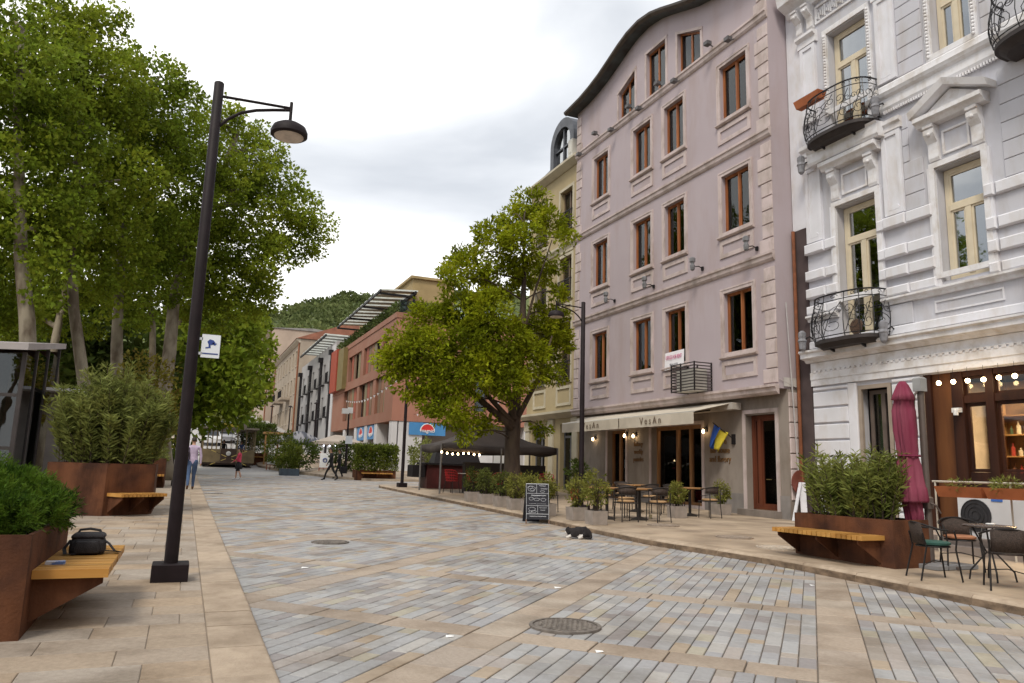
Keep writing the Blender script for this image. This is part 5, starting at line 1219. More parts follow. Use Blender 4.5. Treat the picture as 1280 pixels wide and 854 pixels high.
b.build('pergola_frame', M_BLACK, te)

# ================================================================== grey block, and two pale houses up the street
M_GW = pm('pale_grey_wall', (0.34, 0.33, 0.33), 0.85, 0.06, 0.5, 0.15, 30, col2=(0.29, 0.28, 0.28))
gr = thing('grey_block', 'pale grey house with black downpipes and french balconies beyond the terracotta block', 'building', (13.2, 77, gz(77)))
Gl = WX(13.25); ops = [(y, y + 1.2, z, z + 2.3) for y in (78.6, 82.2, 86.0, 90.0, 94.0, 97.8) for z in (6.3, 9.9)]
b = MB(); pwall(b, Gl, 76.3, 101, 1.5, 13.9, ops, 0.3); shell(b, 13.25, 28, 76.3, 101, 1.5, 13.9, ('w',)); b.build('wall', M_GW, gr)
for a, c, z0, z1 in ops:
    w = window(gr, Gl, a, c, z0, z1, 0.2, pm('dark_frame', (0.04, 0.03, 0.03), 0.5, 0.1, 4, 0), M_GLASS_D, 0.08, (0.5,))
    b = MB(); pbox(b, Gl, a - 0.2, c + 0.2, z0 + 1.0, z0 + 1.06, 0.3, 0.36); pbox(b, Gl, a - 0.2, c + 0.2, z0 - 0.08, z0, 0.0, 0.38)
    for q in range(9): pbox(b, Gl, a - 0.18 + q * 0.195, a - 0.15 + q * 0.195, z0, z0 + 1.0, 0.32, 0.35)
    b.build('window_rail', M_BLACK, w)
for y_ in (77.6, 84.3, 92.0, 100.2):
    b = MB(); b.tube([(13.1, y_, 2), (13.1, y_, 12.6)], 0.16, 6); pbox(b, Gl, y_ - 0.3, y_ + 0.3, 12.6, 13.1, 0.0, 0.5); b.build('downpipe', M_BLACK, gr)
b = MB(); pbox(b, Gl, 76.32, 78.2, 2, 13.6, 0, 0.08); b.build('white_strip', M_PILL, gr)
for q in range(9):
    y_ = 78 + q * 1.9
    b = MB(); b.box(XT - 0.9, XT + 2.0, y_, y_ + 1.1, 14.7, 14.85); b.build('pergola_slat', M_PERG, gr)
b = MB(); b.box(XT - 0.95, XT - 0.8, 77.5, 96, 14.5, 14.7); b.box(XT + 1.9, XT + 2.05, 77.5, 96, 13.8, 14.7); b.build('pergola_frame', M_BLACK, gr)
def plain_house(name, label, x0, x1, y0, y1, z0, z1, M, rows, ys, trim, roofm, ridge=2.5):
    t = thing(name, label, 'building', (x0, y0, z0)); pl = WX(x0)
    ops = [(y, y + 1.3, z, z + 2.1) for y in ys for z in rows]
    b = MB(); pwall(b, pl, y0, y1, z0, z1, ops, 0.3); shell(b, x0, x1, y0, y1, z0, z1, ('w',)); b.build('wall', M, t)
    for a, c, zz0, zz1 in ops:
        w = window(t, pl, a, c, zz0, zz1, 0.18, trim, M_GLASS_D, 0.1, (0.5,)); b = MB(); pring(b, pl, a - 0.15, c + 0.15, zz0 - 0.15, zz1 + 0.15, 0.14, 0, 0.08); b.build('surround', trim, w)
    b = MB(); pprofile(b, pl, y0, y1, [(0, z1 + 0.05), (0.5, z1 + 0.05), (0.5, z1 - 0.15), (0.1, z1 - 0.5), (0, z1 - 0.5)]); b.build('cornice', trim, t)
    b = MB(); xm = (x0 + x1) / 2
    b.add([(x0 - 0.6, y0 - 0.2, z1 + 0.06), (x0 - 0.6, y1 + 0.2, z1 + 0.06), (xm, y1 + 0.2, z1 + ridge), (xm, y0 - 0.2, z1 + ridge), (x1, y0 - 0.2, z1 + 0.06), (x1, y1 + 0.2, z1 + 0.06)], [(0, 1, 2, 3), (3, 2, 5, 4), (0, 3, 4), (1, 5, 2), (0, 4, 5, 1)]); b.build('roof', roofm, t)
    for y_ in (y0 + 0.4, y1 - 0.6):
        b = MB(); b.tube([(x0 - 0.1, y_, z0), (x0 - 0.1, y_, z1)], 0.13, 6); b.build('downpipe', pm('rust_pipe', (0.2, 0.07, 0.03), 0.5, 0.2, 6, 0.1), t)
    return t
M_BEI = pm('beige_stone', (0.36, 0.30, 0.235), 0.85, 0.1, 0.5, 0.2, 20, col2=(0.28, 0.225, 0.175))
M_BTR = pm('beige_trim', (0.40, 0.34, 0.27), 0.8, 0.1, 1, 0.1, 20)
h1 = plain_house('stone_house', 'old beige stone house with rusty red roof beyond the grey block', 13.2, 27, 104, 134, 3, 18.2, M_BEI, (7.0, 11.0, 14.8), np.arange(106, 132, 3.6), M_BTR, pm('red_roof', (0.22, 0.085, 0.05), 0.7, 0.2, 1, 0.1), 3.0)
for y_ in (111, 119):
    b = MB(); b.box(11.9, 13.2, y_, y_ + 4.2, 10.4, 10.7); pb = b.build('balcony', M_BEI, h1)
    b = MB(); b.box(11.9, 11.96, y_, y_ + 4.2, 11.65, 11.72)
    for q in range(11): b.box(11.9, 11.95, y_ + q * 0.41, y_ + q * 0.41 + 0.05, 10.7, 11.65)
    b.build('railing', M_BLACK, pb)
h2 = plain_house('corner_house', 'tall flat fronted beige house closing the row up the street', 12.6, 27, 140, 168, 6, 25.5, pm('beige_plain', (0.38, 0.30, 0.24), 0.85, 0.1, 0.5, 0.1, 20), (12, 16, 20), np.arange(142, 166, 4.5), M_BTR, pm('grey_roof', (0.2, 0.19, 0.18), 0.7, 0.2, 1, 0.1), 0.6)
# ================================================================== trees
def lobe_leaves(lobes, per_m2, per, cr, shell=0.55, squash=(1, 1, 0.9)):
    """leaf clumps spread over each lobe's shell; returns positions, directions"""
    P, D = [], []
    for (c, r) in lobes:
        n = max(4, int(per_m2 * r * r)); cc, dd = sphere_pts(n, c, r, shell, squash)
        rr = cr * RNG.uniform(0.6, 1.35, n)
        for i in range(n):
            p, d = sphere_pts(per, cc[i], rr[i], 0.2, (1, 1, 0.75)); P.append(p); D.append(d * 0.7 + dd[i] * 0.5 + np.array([0, 0, -0.15]))
    return np.concatenate(P), unit(np.concatenate(D) + RNG.normal(size=(sum(len(p) for p in P), 3)) * 0.45)
def limb_mesh(b, pts, r0, r1, n=7):
    k = len(pts); b.tube(pts, [r0 + (r1 - r0) * i / (k - 1) for i in range(k)], n)
def bend(a, c, sag=0.12, k=5):
    a, c = np.asarray(a, float), np.asarray(c, float); L = np.linalg.norm(c - a); off = RNG.normal(size=3) * L * 0.06; off[2] += L * sag
    return [tuple(a + (c - a) * t + off * math.sin(math.pi * t)) for t in np.linspace(0, 1, k)]
def tree(name, label, trunk, lobes, bark, leafm, leaf=(0.24, 0.2), per_m2=26, per=16, cr=0.42, group=None, limb_r=0.09, shell=0.5, nl=None, cat='tree', flare=1.6):
    base = trunk[0][0]
    t = thing(name, label, cat, base, 0, group)
    b = MB(); pts = [p for p, r in trunk]; rs = [r for p, r in trunk]
    P2, R2 = [], []
    for i in range(len(pts) - 1):
        for q in range(3):
            f = q / 3; P2.append(tuple(np.asarray(pts[i]) * (1 - f) + np.asarray(pts[i + 1]) * f)); R2.append(rs[i] * (1 - f) + rs[i + 1] * f)
    P2.append(tuple(pts[-1])); R2.append(rs[-1]); R2[0] *= flare; R2[1] *= 1 + (flare - 1) * 0.35
    b.tube(P2, R2, 10); b.build('trunk', bark, t, smooth='all')
    for c, r in (lobes if nl is None else lobes[:nl]):
        c = np.asarray(c)
        cand = [np.asarray(p) for p in P2 if p[2] < c[2] + 0.2]
        if not cand: cand = [np.asarray(P2[0])]
        a = min(cand, key=lambda p: np.linalg.norm(p - c) + (2.0 if p[2] < base[2] + (P2[-1][2] - base[2]) * 0.3 else 0))
        if np.linalg.norm(a - c) < 0.3: continue
        b = MB(); limb_mesh(b, bend(a, c), limb_r * min(1.6, 0.5 + r * 0.3), limb_r * 0.25, 6); b.build('limb', bark, t, smooth='all')
    P, D = lobe_leaves(lobes, per_m2, per, cr, shell)
    n = len(P)
    o = obj('crown', leaf_mesh('crown', P - np.asarray(base), D, leaf[0] * RNG.uniform(0.5, 1.45, n), leaf[1] * RNG.uniform(0.5, 1.45, n), leafm), t); o['kind'] = 'stuff'
    return t
def PX(u, v, Y): return tuple(ptY(u, v, Y))
def LB(lst, Y, jit=1.2):
    out = []
    for u, v, r in lst:
        y = Y + RNG.uniform(-jit, jit); out.append((PX(u, v, y), r * y / 850.0))
    return out
def gpt(u, Y, off=0.0):          # ground point below pixel column u at street distance Y
    z0 = gz(Y) + off
    v = 560.0
    for _ in range(8):
        p = ptY(u, v, Y); v += (p[2] - z0) * F_PX / Y
    return tuple(ptY(u, v, Y))
M_BARK = pm('plane_bark', (0.25, 0.215, 0.16), 0.85, 0.2, 2.2, 0.6, 12, col2=(0.10, 0.075, 0.05), lo=0.38, hi=0.58, stretch=(1, 1, 0.45), bdist=0.03)
M_BARKD = pm('rough_bark', (0.085, 0.06, 0.04), 0.9, 0.3, 4, 0.8, 14, stretch=(1, 1, 0.25), col2=(0.04, 0.026, 0.02), bdist=0.03)
L_PLANE = leaf_mat('plane_leaf', (0.065, 0.105, 0.009), (0.26, 0.32, 0.030), 0.5, clump=0.7)
L_PLANE2 = leaf_mat('plane_leaf_fresh', (0.08, 0.12, 0.010), (0.30, 0.35, 0.032), 0.5, clump=0.7)
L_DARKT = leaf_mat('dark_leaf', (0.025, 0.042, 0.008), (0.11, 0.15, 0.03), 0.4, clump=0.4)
L_LOC = leaf_mat('locust_leaf', (0.10, 0.13, 0.006), (0.37, 0.40, 0.018), 0.5, clump=0.9)
def plane_tree(label, Y, trunk_px, rad, lobes, leafm=L_PLANE, lean_first=None, **kw):
    g0 = gpt(trunk_px[0][0], Y)
    tr = [(g0, rad)]
    for k, (u, v) in enumerate(trunk_px[1:]): tr.append((PX(u, v, Y + 0.25 * k), rad * (1 - 0.78 * (k + 1) / len(trunk_px))))
    kw.setdefault('leaf', (0.155, 0.135)); kw.setdefault('per_m2', 19); kw.setdefault('per', 40); kw.setdefault('cr', 0.44)
    return tree('plane_tree', label, tr, LB(lobes, Y + 1.3), M_BARK, leafm, group='plane trees along the left side', limb_r=0.13, nl=9, **kw)
plane_tree('tall plane tree rising behind the glass kiosk', 27, [(40, 0), (34, 400), (26, 320), (24, 220), (22, 120), (28, 40)], 0.26,
           [(18, 25, 40), (5, 70, 40), (40, 95, 52), (10, 150, 60), (65, 160, 50), (25, 225, 58), (-30, 110, 60), (-40, 230, 60), (45, 290, 45), (0, 310, 50), (70, 250, 45), (-20, 370, 40), (60, 350, 30), (20, 375, 26), (-5, 405, 24)], L_PLANE)
plane_tree('tallest plane tree with pale leaning limbs beside the glass kiosk', 30, [(118, 0), (105, 480), (92, 385), (88, 300), (98, 200), (104, 100), (98, 40)], 0.23,
           [(90, 30, 35), (115, 55, 38), (70, 75, 38), (135, 95, 42), (100, 110, 50), (75, 150, 45), (130, 165, 52), (85, 210, 50), (150, 225, 42), (115, 265, 50), (65, 300, 35), (140, 310, 42), (95, 340, 36), (160, 130, 32), (125, 20, 24), (65, 35, 26), (125, 375, 20)], L_PLANE2)
plane_tree('straight pale plane tree just beyond the round oleander planter', 33, [(146, 0), (146, 430), (148, 380), (152, 310), (165, 220), (180, 140)], 0.25,
           [(180, 100, 34), (200, 95, 28), (165, 150, 42), (205, 150, 42), (190, 200, 48), (225, 185, 36), (165, 245, 42), (215, 245, 45), (180, 300, 42), (150, 350, 32), (215, 310, 40), (200, 350, 30), (232, 130, 22), (168, 395, 18)], L_PLANE)
plane_tree('thick gnarled plane tree whose trunk stands behind the rust planters', 36, [(202, 0), (203, 510), (212, 440), (218, 370), (235, 310), (270, 240), (295, 170)], 0.36,
           [(272, 145, 24), (295, 165, 32), (325, 195, 34), (300, 215, 42), (345, 235, 36), (262, 200, 38), (270, 255, 48), (320, 265, 45), (372, 262, 30), (395, 280, 22), (360, 300, 32), (300, 310, 42), (250, 310, 42), (335, 325, 30), (385, 305, 22), (275, 350, 36), (315, 350, 26), (240, 360, 36), (325, 372, 18), (295, 378, 24), (255, 395, 26), (330, 352, 16)], L_PLANE2)
plane_tree('slim plane tree leaning beside the thick gnarled one', 40, [(190, 0), (190, 480), (191, 410), (185, 340), (190, 280)], 0.2,
           [(190, 290, 40), (170, 330, 36), (210, 330, 36), (235, 280, 36), (190, 370, 30), (160, 380, 26)], L_PLANE)
plane_tree('plane tree with a forked trunk behind the kiosk roof', 38, [(68, 0), (68, 430), (80, 370), (92, 310), (80, 260)], 0.2,
           [(80, 280, 42), (50, 320, 40), (110, 330, 36), (40, 380, 36), (95, 390, 32), (20, 400, 34)], L_PLANE)
# darker trees that close the view behind them
def back_tree(label, u, Y, lobes, leafm, **kw):
    g0 = gpt(u, Y); tr = [(g0, 0.22), (PX(u, 430, Y), 0.18), (PX(u, 380, Y), 0.1)]
    kw.setdefault('leaf', (0.42, 0.34)); kw.setdefault('per_m2', 9); kw.setdefault('per', 15)
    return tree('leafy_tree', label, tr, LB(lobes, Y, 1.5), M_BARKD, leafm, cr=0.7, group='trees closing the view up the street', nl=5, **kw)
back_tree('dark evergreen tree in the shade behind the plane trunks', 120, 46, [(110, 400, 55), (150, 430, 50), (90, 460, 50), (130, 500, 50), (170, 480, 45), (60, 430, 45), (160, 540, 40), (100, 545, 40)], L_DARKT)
back_tree('dark dense tree behind the camera sign on the lamp post', 226, 52, [(250, 390, 36), (285, 395, 32), (262, 435, 40), (295, 430, 28), (240, 465, 34), (275, 478, 36), (300, 470, 26), (250, 505, 28), (282, 510, 24), (225, 420, 32), (220, 500, 28), (215, 545, 26)], L_PLANE)
back_tree('yellow green tree standing before the beige houses up the street', 305, 88, [(318, 402, 18), (324, 428, 20), (306, 448, 24), (322, 462, 20), (300, 480, 22), (318, 488, 18), (305, 420, 18)], L_PLANE2, leaf=(0.5, 0.42), per_m2=7)
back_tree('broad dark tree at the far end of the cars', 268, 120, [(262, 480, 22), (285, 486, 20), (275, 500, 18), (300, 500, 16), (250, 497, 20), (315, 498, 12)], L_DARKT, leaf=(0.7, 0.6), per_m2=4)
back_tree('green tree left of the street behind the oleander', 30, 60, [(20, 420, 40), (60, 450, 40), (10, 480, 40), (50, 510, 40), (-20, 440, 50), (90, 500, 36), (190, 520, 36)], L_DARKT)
# the locust tree on the right-hand pavement
YL = 22.85
g0 = gpt(640, YL, RP)
tr = [(g0, 0.30), (PX(640, 560, YL), 0.25), (PX(641, 532, YL), 0.26), (PX(645, 500, YL), 0.16), (PX(652, 430, YL), 0.14), (PX(655, 350, YL), 0.08), (PX(655, 280, YL), 0.03)]
lob = LB([(664, 258, 22), (640, 270, 18), (690, 275, 20), (615, 300, 24), (650, 305, 28), (705, 300, 13), (590, 335, 26), (570, 322, 14), (628, 345, 30), (665, 345, 22), (560, 350, 16), (690, 330, 14),
          (575, 385, 28), (610, 395, 34), (540, 400, 28), (505, 438, 28), (490, 452, 20), (535, 440, 34), (580, 430, 36), (630, 425, 36), (675, 410, 30), (700, 430, 22), (660, 450, 32), (605, 465, 34), (555, 475, 30), (515, 480, 20), (690, 460, 20),
          (560, 515, 18), (585, 520, 18), (540, 505, 14), (680, 538, 9), (695, 400, 16), (640, 480, 24), (610, 537, 12), (580, 543, 10), (700, 370, 12)], YL, 1.3)
lt = tree('locust_tree', 'spreading yellow green locust tree over the black marquee on the pavement', tr, lob, M_BARKD, L_LOC, leaf=(0.14, 0.068), per_m2=60, per=60, cr=0.28, limb_r=0.05, shell=0.3, flare=1.25)
for path, r in ((((641, 535), (600, 500), (560, 470), (530, 468)), 0.13), (((643, 525), (632, 470), (620, 400), (600, 340), (590, 310)), 0.11), (((648, 520), (675, 470), (690, 420)), 0.1), (((642, 530), (610, 495), (585, 450), (570, 400)), 0.1), (((650, 430), (670, 360), (690, 300)), 0.06)):
    b = MB(); pts = [PX(u, v, YL + 0.15 * i - 0.2) for i, (u, v) in enumerate(path)]; limb_mesh(b, pts, r, r * 0.3, 8); b.build('limb', M_BARKD, lt, smooth='all')
b = MB()
for path in (((600, 330), (575, 312), (560, 305)), ((590, 325), (580, 305), (576, 298))):
    limb_mesh(b, [PX(u, v, YL) for u, v in path], 0.010, 0.003, 4)
o = b.build('bare_twigs', M_BARKD, lt); o['kind'] = 'stuff'

# ================================================================== shrubs
def blades(n, cx, cy, z0, rx, ry, h, L, W, mat, name, parent, stems=26, up=0.75, top=1.0, dome=True):
    """upright shrub: stems from the soil, each carrying whorls of narrow leaves"""
    P, D = [], []
    b = MB(); per = n // stems
    for s in range(stems):
        a = RNG.uniform(0, 2 * math.pi); q = math.sqrt(RNG.random())
        bx, by = cx + rx * 0.75 * q * math.cos(a), cy + ry * 0.75 * q * math.sin(a)
        hh = h * (RNG.uniform(0.62, 1.12) * (1 - 0.35 * q * q) if dome else RNG.uniform(0.62, 1.22))
        tx, ty = cx + rx * 1.12 * q * math.cos(a) + RNG.normal() * 0.05, cy + ry * 1.12 * q * math.sin(a) + RNG.normal() * 0.05
        b.tube([(bx, by, z0 - 0.05), ((bx + tx) / 2 * 0.98 + cx * 0.02, (by + ty) / 2, z0 + hh * 0.55), (tx, ty, z0 + hh)], [0.012, 0.009, 0.004], 4)
        t = RNG.uniform(0.02, 1.02, per) ** 0.8
        p = np.c_[bx + (tx - bx) * t, by + (ty - by) * t, z0 + hh * t] + RNG.normal(size=(per, 3)) * 0.02
        az = RNG.uniform(0, 2 * math.pi, per); u_ = RNG.uniform(up - 0.45, up + 0.35, per)
        P.append(p); D.append(np.c_[np.cos(az), np.sin(az), u_ * 1.1])
    off = np.array(wloc(parent))
    P = np.concatenate(P); D = unit(np.concatenate(D)); m_ = len(P)
    o = obj(name, leaf_mesh(name, P - off, D, L * RNG.uniform(0.7, 1.25, m_), W * RNG.uniform(0.8, 1.2, m_), mat, 0.18), parent); o['kind'] = 'stuff'
    s_ = b.build('stems', M_BARKD, parent); s_['kind'] = 'stuff'
def bushy(n, ctr, r, squash, L, W, mat, name, parent, per=14, cr=0.09, shell=0.5, stems=8, z0=None):
    nc = max(3, n // per); cc, dd = sphere_pts(nc, ctr, r, shell, squash); P, D = [], []
    for i in range(nc):
        p, d = sphere_pts(per, cc[i], cr, 0.1); P.append(p); D.append(d * 0.6 + dd[i] * 0.6)
    P = np.concatenate(P); D = unit(np.concatenate(D) + RNG.normal(size=(len(P), 3)) * 0.4); m_ = len(P); off = np.array(wloc(parent))
    o = obj(name, leaf_mesh(name, P - off, D, L * RNG.uniform(0.7, 1.3, m_), W * RNG.uniform(0.7, 1.3, m_), mat, 0.2), parent); o['kind'] = 'stuff'
    if z0 is not None:
        b = MB()
        for i in range(stems):
            a = RNG.uniform(0, 6.28); q = RNG.random() * 0.6
            b.tube([(ctr[0] + 0.04 * math.cos(a), ctr[1] + 0.04 * math.sin(a), z0 - 0.03), (ctr[0] + r * squash[0] * q * math.cos(a), ctr[1] + r * squash[1] * q * math.sin(a), ctr[2] + r * squash[2] * 0.5)], [0.012, 0.005], 4)
        s_ = b.build('stems', M_BARKD, parent); s_['kind'] = 'stuff'
L_OLE = leaf_mat('oleander_leaf', (0.06, 0.085, 0.018), (0.26, 0.28, 0.07), 0.4, clump=2.5, val=0.45)
L_OLE2 = leaf_mat('oleander_leaf_olive', (0.06, 0.085, 0.02), (0.27, 0.29, 0.08), 0.4, clump=1.5, val=0.45)
L_JUN = leaf_mat('juniper_leaf', (0.018, 0.055, 0.008), (0.13, 0.21, 0.022), 0.35, clump=4.0)
L_HEDGE = leaf_mat('hedge_leaf', (0.04, 0.065, 0.010), (0.19, 0.22, 0.035), 0.4, clump=1.6)
L_POT = leaf_mat('pot_shrub_leaf', (0.08, 0.095, 0.015), (0.30, 0.29, 0.07), 0.4, clump=4)
M_CORT = pm('rusted_steel', (0.14, 0.055, 0.026), 0.8, 0.25, 2.2, 0.3, 40, col2=(0.06, 0.026, 0.017), lo=0.34, hi=0.62, detail=12, spec=0.2, dirt=((3, 3, 0.7), 0.62, 0.38, 0.56))
M_SLATW = pm('bench_slat', (0.50, 0.27, 0.075), 0.42, 0.2, 5, 0.12, 40, stretch=(0.12, 1, 1), col2=(0.37, 0.175, 0.04), rnd=0.2, spec=0.3)
M_SOIL = pm('soil', (0.05, 0.035, 0.025), 0.95, 0.3, 20, 0.6, 60)

# ---- planters with cantilevered benches
def planter(label, poly, z, h, bench=None, name='bench_planter'):
    """poly: outline (world x, y) ; bench = (edge start, edge end, outward unit, depth, seat height, slat width)"""
    cx, cy = sum(p[0] for p in poly) / len(poly), sum(p[1] for p in poly) / len(poly)
    t = thing(name, label, 'planter', (cx, cy, z)); k = len(poly); th = 0.035
    for i in range(k):                           # one steel sheet for each side
        a, c = np.array(poly[i]), np.array(poly[(i + 1) % k]); d = (c - a) / np.linalg.norm(c - a); nrm = np.array([d[1], -d[0]])
        if np.dot((a + c) / 2 - np.array([cx, cy]), nrm) < 0: nrm = -nrm
        b = MB(); q = [a, c, c - nrm * th - d * 0.01, a - nrm * th + d * 0.01]
        b.prism([(p[0], p[1]) for p in q], lambda p, kk: (p[0], p[1], z - 0.12 if kk == 0 else z + h)); b.build('side_panel', M_CORT, t)
    b = MB(); b.prism([(cx + (p[0] - cx) * 0.96, cy + (p[1] - cy) * 0.96) for p in poly], lambda p, kk: (p[0], p[1], z + h - 0.3 if kk == 0 else z + h - 0.07)); b.build('soil', M_SOIL, t)
    if bench:
        e0, e1, n_, dep, sh, sw = bench; e0, e1, n_ = np.array(e0), np.array(e1), np.array(n_); d = (e1 - e0); Ln = np.linalg.norm(d); d /= Ln
        ns = int(Ln / sw)
        for i in range(ns):
            a = e0 + d * (i * Ln / ns + 0.009); c = e0 + d * ((i + 1) * Ln / ns - 0.009); j = RNG.normal() * 0.0015
            q = [a + n_ * 0.003, c + n_ * 0.003, c + n_ * (dep + RNG.normal() * 0.002), a + n_ * (dep + RNG.normal() * 0.002)]
            b = MB(); b.prism([tuple(p) for p in q], lambda p, kk: (p[0], p[1], z + sh + j if kk == 0 else z + sh - 0.065)); b.build('slat', M_SLATW, t)
        for f in (0.06, 0.5, 0.94):
            a = e0 + d * Ln * f; w = 0.012; s = d * w
            prof = [(0.0, sh - 0.07), (dep * 0.93, sh - 0.07), (dep * 0.93, sh - 0.12), (0.0, sh - 0.4)]
            b = MB(); b.prism(prof, lambda p, kk: (a[0] + n_[0] * p[0] + (s[0] if kk else -s[0]), a[1] + n_[1] * p[0] + (s[1] if kk else -s[1]), z + p[1])); b.build('bracket', M_CORT, t)
    return t
# near left planter with the bag on its bench
z1 = gz(7.3) + LP
planter('rust steel planter full of green juniper, bench with a black bag', [(-3.1, 6.68), (-0.98, 6.68), (-0.98, 8.75), (-3.1, 8.75)], z1, 0.74, ((-0.98, 6.86), (-0.98, 8.7), (1, 0), 0.52, 0.46, 0.115))
t = thing('juniper_bush', 'bright green feathery juniper bush filling the steel planter beside the black bag', 'bush', (-2.0, 7.7, z1 + 0.66))
P, D = [], []
for c, r in [((-1.4, 7.15, z1 + 0.9), 0.28), ((-1.3, 7.7, z1 + 0.92), 0.3), ((-1.35, 8.3, z1 + 0.9), 0.28), ((-1.7, 7.2, z1 + 0.96), 0.36), ((-1.65, 7.9, z1 + 1.0), 0.36), ((-2.1, 7.4, z1 + 1.0), 0.4), ((-2.0, 8.2, z1 + 1.0), 0.42), ((-2.5, 7.2, z1 + 1.0), 0.45), ((-2.6, 8.1, z1 + 1.0), 0.45), ((-1.08, 7.5, z1 + 0.84), 0.18), ((-1.06, 8.1, z1 + 0.84), 0.18), ((-1.2, 6.95, z1 + 0.84), 0.18), ((-1.6, 6.9, z1 + 0.88), 0.24), ((-2.2, 6.95, z1 + 0.9), 0.26)]:
    n = int(5200 * r * r) ; cc, dd = sphere_pts(n, c, r, 0.55, (1, 1, 0.8))
    for i in range(n):
        m_ = 16; base = cc[i]; dirn = dd[i] * 0.9 + np.array([0, 0, 0.5]) + RNG.normal(size=3) * 0.35
        dirn /= np.linalg.norm(dirn); tt = RNG.random(m_)[:, None]
        P.append(base + dirn * tt * 0.10); D.append(dirn * 0.9 + RNG.normal(size=(m_, 3)) * 0.55)
P = np.concatenate(P); D = unit(np.concatenate(D)); n = len(P)
o = obj('foliage', leaf_mesh('foliage', P - np.array(wloc(t)), D, 0.05 * RNG.uniform(0.7, 1.4, n), 0.009, L_JUN, 0.1), t); o['kind'] = 'stuff'
b = MB()
for i in range(14): b.tube([(-1.9 + RNG.normal() * 0.2, 7.7 + RNG.normal() * 0.25, z1 + 0.62), (-1.9 + RNG.uniform(-0.4, 0.3), 7.7 + RNG.uniform(-0.4, 0.4), z1 + 0.95)], [0.02, 0.006], 5)
o = b.build('stems', M_BARKD, t); o['kind'] = 'stuff'
# second, angled planter with the large oleander
z2 = gz(17.8) + LP
B_, C_ = np.array((-1.4, 17.4)), np.array((-0.52, 18.02)); e_ = (C_ - B_) / np.linalg.norm(C_ - B_); n2 = np.array((e_[1], -e_[0]))
planter('tall angled rust steel planter with a huge round oleander, beside the lamp post', [(-2.5, 17.75), tuple(B_), tuple(C_), (-0.52, 19.6), (-2.5, 19.6)], z2, 1.04, (tuple(B_ + e_ * 0.05), tuple(C_), tuple(n2), 0.5, 0.45, 0.085))
t = thing('oleander_bush', 'huge rounded oleander bush in the tall angled planter', 'bush', (-1.55, 18.6, z2 + 0.95))
blades(24000, -1.45, 18.6, z2 + 0.98, 1.1, 0.85, 2.0, 0.19, 0.030, L_OLE2, 'foliage', t, 210, 0.6)
blades(1500, -2.2, 18.7, z2 + 1.0, 0.35, 0.35, 1.85, 0.19, 0.03, L_OLE2, 'side_shoots', t, 14, 0.6)
# third planter further up
z3 = gz(29.5) + LP
planter('smaller rust steel planter with low shrub and bench behind the angled one', [(-1.5, 29.3), (-0.55, 29.3), (-0.55, 31), (-1.5, 31)], z3, 1.0, ((-1.1, 29.3), (-0.55, 29.3), (0, -1), 0.5, 0.45, 0.09))
t = thing('low_shrub', 'low grey green shrub in the smaller planter behind the angled one', 'shrub', (-1.0, 30.1, z3 + 0.9))
bushy(1600, (-1.0, 30.0, z3 + 1.1), 0.5, (1.05, 1.3, 0.6), 0.09, 0.03, L_OLE2, 'foliage', t, z0=z3 + 0.95)
t = thing('ivy_shrub', 'yellowish shrub with reddish leaves against the plane trunk', 'shrub', gpt(190, 31))
bushy(3200, PX(178, 505, 31), 1.35, (1.1, 0.6, 1.4), 0.14, 0.10, leaf_mat('amber_leaf', (0.10, 0.085, 0.015), (0.26, 0.22, 0.04), 0.35, clump=1.0), 'foliage', t, cr=0.25, z0=gz(31) + 0.2)
# right-hand planter with oleanders and bench
zr = gz(8.7) + RP
a0, a1 = np.array((9.47, 7.98)), np.array((9.36, 9.78)); dd_ = (a1 - a0) / np.linalg.norm(a1 - a0); nr = np.array((-dd_[1], dd_[0]))
if nr[0] > 0: nr = -nr
planter('long rust steel planter with oleanders and slatted bench before the white house', [tuple(a0), tuple(a1), tuple(a1 - nr * 0.8), tuple(a0 - nr * 0.8)], zr, 0.67, (tuple(a0 + dd_ * 0.13), tuple(a1 + dd_ * 0.02), tuple(nr), 0.5, 0.44, 0.085))
t = thing('oleander_row', 'row of leafy oleanders growing in the long planter beside the folded parasol', 'shrub', (9.8, 8.9, zr + 0.6))
blades(7600, 9.78, 8.9, zr + 0.62, 0.42, 0.92, 0.86, 0.15, 0.024, L_OLE, 'foliage', t, 90, 0.6, dome=False)
blades(260, 9.75, 9.75, zr + 0.62, 0.1, 0.1, 1.35, 0.14, 0.022, L_OLE, 'tall_shoot', t, 4, 0.7)
blades(900, 9.8, 8.4, zr + 0.62, 0.22, 0.28, 1.15, 0.15, 0.024, L_OLE, 'side_shoots', t, 12, 0.6)
